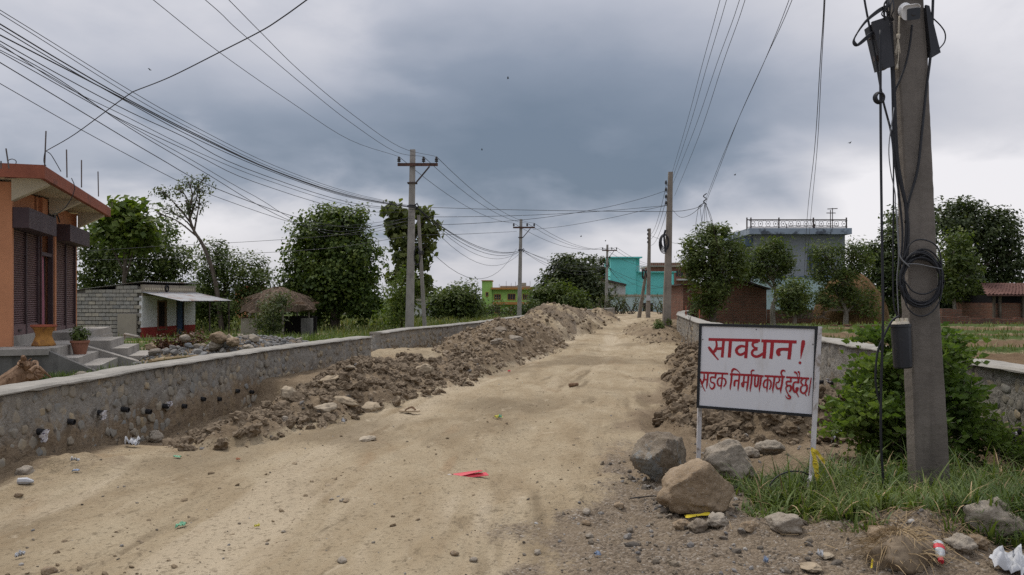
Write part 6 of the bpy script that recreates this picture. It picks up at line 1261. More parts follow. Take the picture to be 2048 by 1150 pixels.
for q in range(1500):
    a = rg.uniform(0, 6.283); f = rg.random() ** .6; rx, ry = 1.46 * f + .02, 1.42 * f + .02; z = .50 - .46 * f ** 1.3 - .40 * max(0, f - .85) / .15 * .6
    p0 = c + Vector((rx * math.cos(a), ry * math.sin(a), z)); d = Vector((math.cos(a + rg.uniform(-.5, .5)), math.sin(a + rg.uniform(-.5, .5)), -.55 + rg.uniform(-.2, .25))) * rg.uniform(.15, .4); w = Vector((-math.sin(a), math.cos(a), 0)) * .012
    m.add([p0 - w, p0 + w, p0 + d + UP * .03], [(0, 1, 2)])
tag(m.build('straw', M['thatch'], roof), kind='stuff')
for px, py, Y in ((513, 676, 31.8), (566, 676, 31.8), (618, 668, 33.6), (594, 666, 34.4), (500, 668, 34.0)):
    b = W(px, py + 6, Y); m = MB(); m.tube([b, Vector((b.x + rg.uniform(-.03, .03), Y, 1.5))], .045, 7); m.build('post', M['palebark'], t)
for x0, x1, Y in ((-10.15, -8.75, 34.3), (-8.75, -8.3, 34.0)):
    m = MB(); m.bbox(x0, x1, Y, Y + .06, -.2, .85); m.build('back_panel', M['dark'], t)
m = MB(); m.bbox(-10.95, -10.38, 32.3, 32.36, -.2, .80); m.build('side_panel', M['beige'], t)
m = MB(); m.bbox(-8.6, -8.2, 32.6, 33.0, -.2, .80); m.build('side_panel', M['cement_dark'], t)
m = MB(); m.bar((-10.9, 32.2, .83), (-10.3, 34.2, .83), .06); m.bar((-10.4, 32, 1.42), (-8.3, 32, 1.42), .07); m.bar((-10.4, 34.4, 1.42), (-8.3, 34.4, 1.42), .07); m.build('rail', M['wood'], t)

# ------------------------------------------------------------------ rubble behind the left wall: every stone can be lifted
RM = [lump_mesh('rubble_mesh', 3, 1300 + i, M['rubble'], False, facets=11, rough=.16, cut=.54) for i in range(7)]
RB = [lump_mesh('blue_rubble_mesh', 2, 1400 + i, M['bluestone'], False, facets=9, rough=.12, cut=.6) for i in range(6)]
def rubble():
    rg = random.Random(17); pts = []
    tries = 0
    while len(pts) < 150 and tries < 6000:
        tries += 1; x, y = rg.uniform(-7.3, -4.1), rg.uniform(14.9, 19.4); h = float(heap_field('F', np.array([x]), np.array([y]))[0])
        if h < .10: continue
        r = rg.uniform(.055, .095) if rg.random() < .55 else rg.uniform(.095, .15)
        if y > 17.3: r *= .6
        if all((x - a) ** 2 + (y - b) ** 2 > (.72 * (r + q)) ** 2 for a, b, q in pts): pts.append((x, y, r))
    lbs = {0: ('grey rubble stone on the gravel heap behind the left wall', 'grey rubble stones behind the left wall'), 1: ('tan rubble stone on the gravel heap behind the left wall', 'tan rubble stones behind the left wall')}
    for x, y, r in pts:
        big = r > .078 and rg.random() < .8; o = bpy.data.objects.new('rubble_stone', rg.choice(RM if big else RB)); col.objects.link(o)
        o.location = (x, y, ground_z(x, y) + r * .38); o.rotation_euler = (rg.uniform(-.5, .5), rg.uniform(-.5, .5), rg.uniform(0, 6.28)); o.scale = (r * 1.15, r * .95, r * .72); l = lbs[1 if big else 0]; tag(o, l[0], 'stone', l[1])
    for px, py, s, mt, lb in ((437, 675, .155, 'rock_tan', 'biggest tan boulder on top of the rubble heap behind the left wall'), (370, 676, .09, 'rock_grey', 'rounded tan stone at the foot of the hut post'), (466, 684, .12, 'rock_tan', 'tan boulder on the right of the rubble heap, below the biggest'), (430, 692, .12, 'rock_grey', 'grey boulder in the middle of the rubble heap'), (497, 697, .12, 'rock_grey', 'pale stone at the right end of the rubble heap by the wall'), (302, 694, .10, 'rock_tan', 'brown stone at the left end of the rubble, near the steps'), (160, 748, .09, 'rock_grey', 'round pale stone by the foot of the steps')):
        Y = 15.6 if px > 280 else 12.2; p = W(px, py, Y); p.z = min(p.z, ground_z(p.x, p.y) + s * .8) if px < 300 else p.z
        boulder('boulder', p, (s * 1.15, s, s * .8), (0, 0, px), px, M[mt], lb, 'boulder', sub=4, group='boulders on the rubble heap')
rubble()
p = W(345, 716, 14.2); m = MB(); m.tube([W(300, 722, 13), W(345, 716, 14.2), W(395, 712, 15.2)], .03, 6); tag(m.build('bamboo_pole', M['drystraw'], origin=p), 'thin bamboo pole lying behind the left wall', 'pole')

# ------------------------------------------------------------------ houses further off
def hbox(nm, mt, par, x0, x1, y0, y1, z0, z1, uv=False):
    m = MB(); m.bbox(x0, x1, y0, y1, z0, z1); m.uv = wall_uv if uv else None; return m.build(nm, M[mt], par)
def X(px, Y): return (px - 1024) / FPX * Y
def Z(py, Y): return CAMZ - (py - HY) / FPX * Y
def window(par, Y, px0, px1, py0, py1, frame='beige', bars=2, grow=.06):
    x0, x1, z0, z1 = X(px0, Y), X(px1, Y), Z(py1, Y), Z(py0, Y); w = hbox('window', 'winglass', par, x0, x1, Y - .03, Y + .05, z0, z1); m = MB()
    m.bbox(x0 - grow, x0, Y - .08, Y - .001, z0 - grow, z1 + grow); m.bbox(x1, x1 + grow, Y - .08, Y - .001, z0 - grow, z1 + grow); m.bbox(x0, x1, Y - .08, Y - .001, z1, z1 + grow); m.bbox(x0, x1, Y - .08, Y - .001, z0 - grow, z0)
    for k in range(bars): xx = x0 + (x1 - x0) * (k + 1) / (bars + 1); m.bbox(xx - .02, xx + .02, Y - .07, Y - .031, z0, z1)
    m.build('frame', M[frame], w); return w
# lime green house
Y = 118; t = thing('house', 'lime green two storey house with an orange roof edge and stair tower', 'house', (X(1015, Y), Y, Z(650, Y)), 'houses along the road'); gz0 = Z(668, Y)
hbox('wall', 'lime', t, X(984, Y), X(1066, Y), Y, Y + 8, gz0, Z(579, Y)); hbox('stair_tower', 'lime', t, X(964, Y), X(984, Y) - .01, Y - .3, Y + 5, gz0, Z(562, Y)); hbox('tower_roof', 'limeorange', t, X(963, Y), X(985.5, Y), Y - .5, Y + 5.2, Z(562, Y) + .002, Z(560.5, Y))
hbox('roof_edge', 'limeorange', t, X(982, Y), X(1069, Y), Y - .7, Y + 8.4, Z(579, Y) + .002, Z(575, Y)); hbox('balcony', 'limeorange', t, X(986, Y), X(1062, Y), Y - .9, Y - .002, Z(609, Y), Z(604, Y)); hbox('roof_parapet', 'beige', t, X(1000, Y), X(1060, Y), Y + 1, Y + 7, Z(575, Y) + .004, Z(571.5, Y))
for a, b, c_, d_ in ((989, 1001, 589, 599), (1016, 1030, 588, 599), (1046, 1056, 588, 599), (990, 1000, 612, 626), (1018, 1028, 614, 630)): window(t, Y, a, b, c_, d_, 'limeorange')
window(t, Y - .3, 972, 976, 585, 592, 'limeorange', 0)
hbox('water_tank', 'beige', t, X(1044, Y), X(1053, Y), Y + 2, Y + 4, Z(571.5, Y), Z(565, Y))
for px, h in ((1012, 562), (1022, 566), (1031, 563), (1060, 562), (998, 568)): hbox('rod', 'rod', t, X(px, Y), X(px, Y) + .05, Y + .5, Y + .55, Z(575, Y) + .006, Z(h, Y))
# turquoise house
Y = 105; t = thing('house', 'bright turquoise house with a tall plain stair block', 'house', (X(1285, Y), Y, Z(625, Y)), 'houses along the road'); g0 = Z(640, Y)
hbox('stair_block', 'teal', t, X(1221, Y), X(1272, Y), Y, Y + 7, g0, Z(516, Y)); hbox('stair_roof', 'teal', t, X(1218, Y), X(1284, Y), Y - .3, Y + 7.3, Z(516, Y) + .002, Z(513.5, Y)); hbox('stair_side', 'teal', t, X(1272, Y) + .002, X(1281, Y), Y + .8, Y + 7, Z(545, Y), Z(516, Y))
hbox('wall', 'teal', t, X(1272, Y) + .002, X(1349, Y), Y + .3, Y + 9, g0, Z(545, Y)); hbox('roof_slab', 'teal', t, X(1276, Y), X(1352, Y), Y - .2, Y + 9.4, Z(545, Y) + .002, Z(543, Y)); hbox('side_frame', 'teal', t, X(1342, Y), X(1345, Y), Y - .4, Y + .298, Z(594, Y), Z(548, Y))
hbox('side_frame', 'teal', t, X(1340, Y), X(1351, Y), Y - .5, Y + .296, Z(597, Y), Z(594, Y) - .002)
rl = hbox('railing', 'pale_teal', t, X(1273, Y), X(1290, Y), Y - .1, Y - .05, Z(533, Y), Z(532, Y)); m = MB()
for k in range(6): m.bbox(X(1273 + 3.2 * k, Y), X(1273 + 3.2 * k, Y) + .05, Y - .1, Y - .05, Z(543, Y) + .004, Z(533, Y) - .002)
m.build('baluster', M['pale_teal'], rl)
t = thing('boundary_wall', 'long pale blue wall with a beige coping below the turquoise house', 'wall', (X(1280, 96), 96, Z(625, 96))); hbox('wall_body', 'pale_teal', t, X(1218, 96), X(1345, 96), 96, 96.3, Z(645, 96), Z(593, 96)); hbox('coping', 'beige', t, X(1217, 96), X(1346, 96), 95.9, 96.4, Z(593, 96) + .002, Z(589, 96)); hbox('doorway', 'dark', t, X(1286, 96), X(1306, 96), 95.93, 95.99, Z(640, 96), Z(606, 96))
t = thing('shed', 'grey white lean-to with a dark sloping roof left of the turquoise house', 'shed', (X(1225, 98), 98, Z(625, 98))); Y = 98; m = MB()
m.prism([(X(1201, Y), Y, Z(645, Y)), (X(1251, Y), Y, Z(645, Y)), (X(1251, Y), Y, Z(572, Y)), (X(1203, Y), Y, Z(561, Y)), (X(1201, Y), Y, Z(561, Y))], (0, 5, 0)); m.build('wall', M['greywall'], t)
m = MB(); m.prism([(X(1200, Y), Y - .4, Z(561, Y) + .01), (X(1204, Y), Y - .4, Z(561, Y) + .01), (X(1252, Y), Y - .4, Z(572, Y) + .01), (X(1252, Y), Y - .4, Z(568, Y)), (X(1204, Y), Y - .4, Z(557, Y)), (X(1200, Y), Y - .4, Z(557, Y))], (0, 6, 0)); m.build('roof', M['darkmetal'], t)
# unfinished brick house behind
Y = 125; t = thing('house', 'reddish brick house with a roof railing behind the turquoise house', 'house', (X(1340, Y), Y, Z(625, Y)), 'houses along the road'); hbox('wall', 'brickpink', t, X(1300, Y), X(1392, Y), Y, Y + 8, Z(645, Y), Z(534, Y)); hbox('roof_slab', 'beige', t, X(1298, Y), X(1394, Y), Y - .6, Y + 8.4, Z(534, Y) + .002, Z(531, Y)); hbox('parapet', 'brickpink', t, X(1300, Y), X(1360, Y), Y - .3, Y, Z(531, Y) + .003, Z(526, Y))
hbox('balcony', 'greywall', t, X(1352, Y), X(1394, Y), Y - 1.2, Y - .002, Z(561, Y), Z(558, Y)); window(t, Y, 1352, 1366, 541, 553, 'brickpink'); window(t, Y, 1372, 1384, 541, 553, 'brickpink'); m = MB(); m.bbox(X(1300, Y), X(1392, Y), Y - .5, Y - .45, Z(526.5, Y), Z(525.5, Y))
for k in range(24): m.bbox(X(1300 + 4 * k, Y), X(1300 + 4 * k, Y) + .06, Y - .5, Y - .45, Z(531, Y) + .004, Z(526.5, Y) - .002)
m.build('railing', M['beige'], t)
# grey blue house at right
Y = 55; t = thing('house', 'grey blue flat roofed house with an ornate iron roof railing', 'house', (X(1588, Y), Y, Z(640, Y)), 'houses along the road'); g0 = Z(668, Y)
hbox('wall', 'blue_house', t, X(1507, Y), X(1690, Y), Y, Y + 8, g0, Z(470, Y)); hbox('side_wing', 'blue_house', t, X(1475, Y), X(1507, Y) - .01, Y + 1.0, Y + 8, g0, Z(486, Y)); hbox('side_wing', 'blue_dark', t, X(1491, Y), X(1507, Y) - .012, Y + .1, Y + .99, Z(492, Y), Z(476, Y))
hbox('roof_edge', 'blue_parapet', t, X(1492, Y), X(1694, Y), Y - .8, Y + 8.6, Z(470, Y) + .002, Z(458, Y)); hbox('floor_band', 'blue_dark', t, X(1507, Y), X(1690, Y), Y - .12, Y - .002, Z(556, Y), Z(552, Y)); hbox('pale_dado', 'pale_teal', t, X(1507, Y), X(1690, Y), Y - .04, Y - .001, g0, Z(557, Y))
window(t, Y, 1617, 1642, 499, 540, 'blue_dark', 3); window(t, Y + 1, 1482, 1500, 545, 575, 'blue_dark', 2); Yr = Y - .7
rail = hbox('roof_railing', 'darkmetal', t, X(1493, Yr), X(1692, Yr), Yr, Yr + .06, Z(440.5, Yr), Z(438.5, Yr)); m = MB(); m.bbox(X(1493, Yr), X(1692, Yr), Yr, Yr + .04, Z(455, Yr), Z(454, Yr))
for px in (1493, 1501, 1557, 1626, 1692): m.bbox(X(px, Yr), X(px, Yr) + .07, Yr - .02, Yr + .07, Z(458, Yr) + .003, Z(435, Yr))
m.build('railing_post', M['darkmetal'], rail); m = MB()
for k in range(13):
    cx = X(1506 + k * 15.2, Yr); cz = Z(447.5, Yr)
    for pts in ([(-.24, -.22), (-.08, -.18), (-.16, 0), (-.08, .18), (-.24, .22)], [(.24, -.22), (.08, -.18), (.16, 0), (.08, .18), (.24, .22)], [(-.09, -.19), (.09, -.19)], [(-.09, .19), (.09, .19)]): m.tube([(cx + a, Yr + .03, cz + b) for a, b in pts], .018, 4)
    m.box((cx, Yr + .03, cz), (.05, 0, 0), (0, .012, 0), (0, 0, .02)); m.box((cx, Yr + .031, cz), (.02, 0, 0), (0, .012, 0), (0, 0, .05))
m.build('railing_scroll', M['darkmetal'], rail); a = W(1663, 452, Y); t2 = thing('antenna', 'old H shaped television antenna on the grey blue house roof', 'antenna', a); m = MB(); m.tube([W(1661, 458, Y), W(1661, 420, Y)], .03, 5); m.tube([W(1665, 458, Y), W(1665, 416, Y)], .03, 5); m.build('mast', M['darkmetal'], t2)
m = MB(); m.tube([W(1653, 426, Y), W(1671, 426, Y)], .03, 5); m.tube([W(1655, 418, Y), W(1675, 417, Y)], .03, 5); m.build('boom', M['darkmetal'], t2)
m = MB()
for px in (1583, 1640): m.bbox(X(px, Yr), X(px, Yr) + .05, Yr + 1, Yr + 1.05, Z(458, Y) + .004, Z(447, Y))
m.bbox(X(1587, Yr), X(1690, Yr), Yr + 1, Yr + 1.05, Z(451, Y), Z(450, Y)); m.build('railing_far', M['darkmetal'], rail)
# brick shed before it
Y = 44; t = thing('brick_shed', 'low red brick shed with a sloping roof under the leafy tree', 'shed', (X(1450, Y), Y, ground_z(X(1450, Y), Y))); m = MB(); m.uv = wall_uv
m.prism([(X(1404, Y), Y, -.3), (X(1533, Y), Y, -.3), (X(1533, Y), Y, Z(580, Y)), (X(1470, Y), Y, Z(560, Y)), (X(1404, Y), Y, Z(574, Y))], (0, 4, 0)); m.build('wall', M['brick'], t)
m = MB(); m.uv = wall_uv; m.bbox(X(1366, Y + 1.5), X(1404, Y + 1.5), Y + 1.5, Y + 5, -.3, Z(570, Y)); m.build('side_wall', M['brick'], t)
m = MB(); m.prism([(X(1398, Y), Y - .35, Z(575, Y) + .02), (X(1470, Y), Y - .35, Z(559, Y)), (X(1538, Y), Y - .35, Z(579.5, Y)), (X(1538, Y), Y - .35, Z(577, Y)), (X(1470, Y), Y - .35, Z(555, Y)), (X(1398, Y), Y - .35, Z(572, Y))], (0, 4.7, 0)); m.build('roof', M['darkmetal'], t)
m = MB(); m.bbox(X(1366, Y + 1.5) - .2, X(1404, Y + 1.5), Y + 1.2, Y + 5.2, Z(570, Y) + .01, Z(567, Y)); m.build('side_roof', M['darkmetal'], t)
# field walls, brick stacks, tiled house
def brick_wall(label, px0, px1, py1, Y, h0=-.2):
    t = thing('brick_wall', label, 'wall', (X((px0 + px1) / 2, Y), Y, 0), 'low brick walls along the field'); m = MB(); m.uv = wall_uv; rg = random.Random(int(px0)); n = max(2, int((px1 - px0) / 14)); xs = [X(px0 + (px1 - px0) * i / n, Y) for i in range(n + 1)]
    for a, b in zip(xs, xs[1:]): m.bbox(a, b - .002, Y, Y + .25, h0, Z(py1, Y) + rg.uniform(-.05, .04))
    m.build('wall_body', M['brickold'], t)
brick_wall('low weathered brick wall left of the near pole, at the far field edge', 1632, 1792, 651, 36.5)
brick_wall('low brick wall right of the near pole, with a gap, below the mango tree', 1884, 1938, 634, 41); brick_wall('low brick wall before the tiled roof house', 1942, 2120, 637, 42)
brick_wall('dark brick wall behind the pruned trees beside the shed', 1536, 1640, 620, 46); brick_wall('small old brick stack behind the near pole, under the mango tree', 1884, 1924, 618, 46)
Y = 47; t = thing('tiled_house', 'low brick house with a red tiled roof at the right edge', 'house', (X(2020, Y), Y, ground_z(X(2020, Y), Y)), 'houses along the road'); m = MB(); m.uv = wall_uv; m.bbox(X(1986, Y), X(2140, Y), Y, Y + 4, -.2, Z(606, Y)); m.build('wall', M['brick'], t)
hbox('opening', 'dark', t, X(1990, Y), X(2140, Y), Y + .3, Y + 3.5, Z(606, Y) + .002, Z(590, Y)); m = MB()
for px in (1983, 1995, 2041, 2090):
    m = MB(); m.bbox(X(px, Y), X(px, Y) + .12, Y - .2, Y - .08, -.2, Z(589, Y)); m.build('post', M['bark'], t)
tl = MB(); nn_ = 30; e0, e1, r0, r1 = X(1962, Y), X(2150, Y), X(1966, Y), X(2150, Y)
rt_ = None; m = MB(); m.hexa([(e0, Y - .6, Z(592, Y)), (e1, Y - .6, Z(592, Y)), (e1, Y + 2, Z(569, Y)), (X(1966, Y + 2), Y + 2, Z(569, Y)), (e0, Y - .6, Z(590.5, Y)), (e1, Y - .6, Z(590.5, Y)), (e1, Y + 2, Z(567.5, Y)), (X(1966, Y + 2), Y + 2, Z(567.5, Y))]); rt_ = m.build('roof', M['rooftile'], t); m = MB(); rg = random.Random(2)
for r_ in range(9):
    for k in range(26):
        f = r_ / 9; y0 = Y - .62 + 2.6 * f; z0 = Z(590.3, Y) + (Z(567.3, Y) - Z(590.3, Y)) * f; el_ = e0 + (X(1966, Y + 2) - e0) * f; x0 = el_ + (e1 - el_) * (k + .6 + .5 * (r_ % 2)) / 26; w_ = (e1 - e0) / 26 * .46
        m.add([(x0 - w_, y0, z0 + .03), (x0, y0 - .02, z0 + .10 + rg.uniform(-.015, .02)), (x0 + w_, y0, z0 + .03), (x0 - w_, y0 + .34, z0 + .115), (x0, y0 + .34, z0 + .165), (x0 + w_, y0 + .34, z0 + .115)], [(0, 1, 4, 3), (1, 2, 5, 4)])
tag(m.build('roof_tiles', M['rooftile'], rt_), kind='stuff')
# haystack
p = Vector((X(1700, 43.5), 43.5, 0)); t = thing('haystack', 'tall brown round haystack among the pruned trees', 'haystack', p); m = MB(); k = 36; vs = []; rg = random.Random(7); prof = [(1.75, -.3), (1.85, .5), (1.80, 1.2), (1.55, 1.9), (1.05, 2.5), (.5, 2.9), (.03, 3.1)]
for r_, z in prof:
    for i in range(k): a = 6.2832 * i / k; vs.append(p + Vector((r_ * math.cos(a) * rg.uniform(.88, 1.10), r_ * math.sin(a) * rg.uniform(.88, 1.10), z + rg.uniform(-.14, .14))))
m.add(vs, [(r_ * k + i, r_ * k + (i + 1) % k, (r_ + 1) * k + (i + 1) % k, (r_ + 1) * k + i) for r_ in range(len(prof) - 1) for i in range(k)] + [tuple(6 * k + i for i in range(k))]); hs = m.build('stack', M['straw'], t, smooth=True); m = MB()
for q in range(5200):
    a = rg.uniform(0, 6.283); z = rg.uniform(0, 3.0); r_ = float(np.interp(z, [q_[1] for q_ in prof], [q_[0] for q_ in prof])) * 1.0; p0 = p + Vector((r_ * math.cos(a), r_ * math.sin(a), z)); d = Vector((math.cos(a) * .3, math.sin(a) * .3, -.8)) * rg.uniform(.15, .4) + Vector((rg.uniform(-.1, .1), rg.uniform(-.1, .1), 0)); w = Vector((-math.sin(a), math.cos(a), 0)) * .012; m.add([p0 - w, p0 + w, p0 + d], [(0, 1, 2)])
tag(m.build('straw', M['straw'], hs), kind='stuff')
# white house glimpsed between the first pole and its strut
Y = 90; t = thing('house', 'small white house with an arched porch, glimpsed left of the round bush', 'house', (X(850, Y), Y, Z(640, Y)), 'houses along the road'); hbox('wall', 'greywall', t, X(826, Y), X(878, Y), Y, Y + 6, Z(655, Y), Z(602, Y)); hbox('roof_slab', 'beige', t, X(824, Y), X(880, Y), Y - .5, Y + 6.4, Z(602, Y) + .002, Z(598, Y)); m = MB(); m.prism([(X(844, Y), Y - .04, Z(650, Y))] + [(X(850 - 6 * math.cos(a), Y), Y - .04, Z(617 - 6 * math.sin(a), Y)) for a in np.linspace(0, math.pi, 9)] + [(X(856, Y), Y - .04, Z(650, Y))], (0, .03, 0)); m.build('arch_opening', M['dark'], t)
Y = 60; t = thing('brick_hut', 'orange red brick hut wall glimpsed behind the left bushes', 'hut', (X(492, Y), Y, 0)); hbox('wall', 'orange', t, X(470, Y), X(505, Y), Y, Y + 3, -.3, Z(575, Y)); hbox('roof', 'fascia', t, X(468, Y), X(508, Y), Y - .3, Y + 3.2, Z(575, Y) + .002, Z(571, Y))
for i, (px, py, Y) in enumerate(((1016, 157, 60), (964, 300, 70), (1162, 473, 70), (1211, 482, 75), (1470, 350, 65), (940, 558, 60), (1700, 286, 60), (300, 140, 70))):
    m = MB(); c = W(px, py, Y); s = .05 if i % 2 else .065
    m.tube([c + Vector((-s, 0, 0)), c, c + Vector((s * .9, 0, .01))], [.01, .05, .015], 6)
    for q in (1, -1): m.add([c + Vector((-.06, 0, .02)), c + Vector((.06, 0, .02)), c + Vector((.02, q * .2, .10)), c + Vector((-.04, q * .36, .05))], [(0, 1, 2, 3), (3, 2, 1, 0)])
    tag(m.build('bird', M['cable'], origin=c), 'tiny dark bird in the cloudy sky, ' + ('high above the plain pole', 'above and left of the lime house pole', 'above the farthest cross arm pole', 'just above the farthest cross arm pole top', 'right of the plain pole', 'low, left of the lime house pole', 'between the drop cables and the near pole', 'high among the cable bundle at left')[i], 'bird', 'birds in the sky')
for px, py, Y, h, lb in ((1372, 640, 30.5, .55, 'short rust brown stake at the far end of the right wall, beside the plain pole'), (1399, 655, 27, .6, 'thin rust brown stake on the right wall left of the sign')):
    p = W(px, py, Y); m = MB(); m.tube([p - UP * .3, p + UP * h], .02, 5); tag(m.build('stake', M['potred'], origin=p), lb, 'stake', 'stakes by the right wall')
m = MB(); p = on_ground(1378, 698, .3)
for dx in (0, .05): m.tube([p + Vector((dx, 0, -.1)), p + Vector((dx * 2 - .03, .02, .35)), p + Vector((.05 - dx, .03, .75))], .008, 4)
tag(m.build('wire_stake', M['rod'], origin=p), 'bent thin wires sticking out of the clods just left of the sign', 'wire')
# ------------------------------------------------------------------ vegetation
def leaves_mesh(name, P, Nrm, size, mt, parent, rg, aspect=1.9, fold=.25, droop=0.0, kind=None, tip=True):
    """one folded rhombic leaf per point: two quads sharing the midrib"""
    n = len(P); N_ = Nrm / np.maximum(1e-6, np.linalg.norm(Nrm, axis=1))[:, None]; t = rg.normal(size=(n, 3)); t[:, 2] -= droop
    t -= (t * N_).sum(1)[:, None] * N_; t /= np.maximum(1e-6, np.linalg.norm(t, axis=1))[:, None]; b = np.cross(N_, t)
    L = (np.asarray(size) * (.65 + .7 * rg.random(n)))[:, None]; w = L / aspect / 2
    a0 = P - t * L * .5; a1 = P + t * L * .5 - N_ * L * .10; mid = P + N_ * 0; s1 = mid + b * w + N_ * w * fold - t * L * .06; s2 = mid - b * w + N_ * w * fold - t * L * .06
    V = np.stack([a0, s1, a1, s2], 1).reshape(-1, 3) - np.array(wloc(parent)); i = np.arange(n)[:, None] * 4
    F = np.concatenate([i + np.array([[0, 1, 2]]), i + np.array([[0, 2, 3]])], 0)
    return tag(link(name, np_mesh(name, V, F, True), mt, parent), kind=kind)
def crown_points(lobes, n, clump, rg, shell=.55, flat=.75):
    """leaf points gathered in clumps through ellipsoid lobes, plus outward normals and the clump centres"""
    L = np.array(lobes, float); vol = L[:, 3] * L[:, 4] * L[:, 5]; w = vol ** .72; w /= w.sum(); nc = max(6, int(n / clump[1])); ch = rg.choice(len(L), nc, p=w)
    d = rg.normal(size=(nc, 3)); d /= np.linalg.norm(d, axis=1)[:, None]; r = shell + (1 - shell) * rg.random(nc) ** .6; r = np.where(rg.random(nc) < .16, rg.random(nc) * shell, r); r = r * (.88 + .24 * rg.random(nc)); r = np.minimum(r, 1.06)
    C = L[ch, :3] + d * r[:, None] * L[ch, 3:6]; per = rg.integers(int(clump[1] * .5), int(clump[1] * 1.5) + 1, nc); k = np.repeat(np.arange(nc), per)
    cs = clump[0] * (.6 + .8 * rg.random(nc)); P = C[k] + rg.normal(size=(len(k), 3)).clip(-1.5, 1.5) * cs[k][:, None] * np.array([1, 1, flat])
    Nn = d[k] * .75 + np.array([0, 0, .8]) + rg.normal(size=(len(k), 3)) * .55; return P, Nn, C, ch
def tree(name, label, cat, base, top, lobes, n, leaf, clump, mt, bark='bark', r=.14, seed=1, group=None, aspect=1.9, shell=.55, droop=.3, path=None, limbs=True, flat=.75):
    rg = np.random.default_rng(seed); t = thing(name, label, cat, base, group); P, Nn, C, ch = crown_points(lobes, n, clump, rg, shell, flat); m = MB()
    path = path or [base - Vector((0, 0, .3)), base.lerp(top, .5) + Vector((rg.normal() * .08, rg.normal() * .08, 0)), top]; sp = catmull(path, 6); m.tube(sp, [r * (1.25 - .85 * i / (len(sp) - 1)) for i in range(len(sp))], 9)
    if limbs:
        for i, l in enumerate(lobes):
            c = Vector(l[:3]); f = min(1, max(.35, (c.z - base.z) / max(.1, top.z - base.z) - .35)); st = sp[int(f * (len(sp) - 1))]; md = st.lerp(c, .5) + Vector((rg.normal() * .1, rg.normal() * .1, .08 * (c - st).length)); br = [st, md, c]; q = catmull(br, 4); m.tube(q, [r * .5 * (1 - .7 * k / (len(q) - 1)) for k in range(len(q))], 6)
            own = np.where(ch == i)[0]
            for k in own[:7]:
                e = Vector(C[k]); q = [md.lerp(c, .5), c.lerp(e, .5) + Vector((0, 0, .05)), e]; m.tube(q, [r * .2, r * .12, r * .04], 4, cap=False)
    m.build('trunk', M[bark], t, smooth=True); leaves_mesh('crown', P, Nn, np.full(len(P), leaf), M[mt], t, rg, aspect, droop=droop); return t
def pxl(Y, lst, dy=1.0):
    """lobes measured in the photo at distance Y: (px, py, half width, half height[, depth offset])"""
    out = []
    for l in lst: c = W(l[0], l[1], Y + (l[4] if len(l) > 4 else 0)); out.append((c.x, c.y, c.z, l[2] * .87 / FPX * Y, (l[2] * .5 + l[3] * .5) * .87 / FPX * Y * dy, l[3] * .87 / FPX * Y))
    return out
def foot(px, Y): x = X(px, Y); return Vector((x, Y, ground_z(x, Y)))
TG = 'trees along the left side'
tree('tree', 'wide mid green tree behind the block hut and shop', 'tree', foot(280, 46), W(275, 500, 46), pxl(46, [(225, 490, 62, 62), (300, 480, 70, 58), (345, 520, 48, 45), (190, 540, 45, 60), (270, 555, 95, 50), (330, 580, 55, 40), (210, 600, 60, 40)]), 17000, .21, (.40, 55), 'leaf_mid', r=.22, seed=11, group=TG, path=[foot(280, 46) - UP * .3, W(285, 600, 46), W(275, 490, 46)])
tree('tree', 'broad leaved sprigs rising above the shop roof end', 'tree', foot(240, 42), W(255, 430, 42), pxl(42, [(252, 415, 28, 16), (238, 440, 28, 25), (285, 430, 22, 24), (215, 460, 30, 35), (270, 470, 40, 35), (262, 402, 7, 7)]), 2100, .36, (.42, 22), 'leaf_bright', r=.12, seed=12, group=TG, aspect=1.25)
tree('tree', 'sparse half bare tree leaning left, tall above the bushes', 'tree', foot(440, 40), W(378, 420, 40), pxl(40, [(325, 385, 24, 26), (360, 375, 26, 24), (398, 372, 22, 28), (412, 352, 8, 14), (345, 425, 32, 22), (385, 415, 26, 24), (312, 425, 16, 14), (400, 400, 18, 14), (378, 365, 14, 14)]), 950, .16, (.22, 12), 'leaf_grey', 'bark', r=.105, seed=13, group=TG, droop=1.0, shell=.3, path=[foot(445, 40) - UP * .2, W(430, 560, 40), W(408, 495, 40), W(385, 455, 40), W(372, 400, 40)])
tree('tree', 'bushy dark green trees below the sparse leaning one', 'tree', foot(450, 41), W(450, 560, 41), pxl(41, [(440, 540, 48, 48), (500, 545, 42, 42), (460, 605, 75, 50), (525, 580, 32, 48), (415, 590, 40, 50), (430, 500, 24, 24), (505, 615, 45, 40), (395, 620, 30, 40)]), 12500, .16, (.32, 50), 'leaf_mid', r=.12, seed=14, group=TG)
tree('round_tree', 'big dense round tree with heart shaped leaves between hut and pale pole', 'tree', foot(668, 43), W(668, 500, 43), pxl(43, [(665, 470, 75, 46), (618, 525, 48, 62), (708, 520, 60, 72), (660, 560, 92, 75), (640, 602, 72, 48), (722, 592, 46, 58), (590, 570, 28, 40), (695, 438, 48, 26), (640, 440, 40, 24), (625, 475, 40, 35)]), 27000, .19, (.33, 46), 'leaf_heart', r=.24, seed=15, group=TG, aspect=1.25, droop=.8, shell=.66)
tree('thin_shrub', 'small shaggy shrub growing over the left end of the thatched shelter', 'shrub', foot(552, 30.5), W(550, 610, 30.5), pxl(30.5, [(545, 612, 30, 30), (545, 640, 28, 28), (565, 598, 18, 16), (550, 662, 22, 16), (520, 640, 16, 20)]), 2000, .14, (.20, 18), 'leaf_grey', 'palebark', r=.05, seed=16, shell=.2, aspect=3)
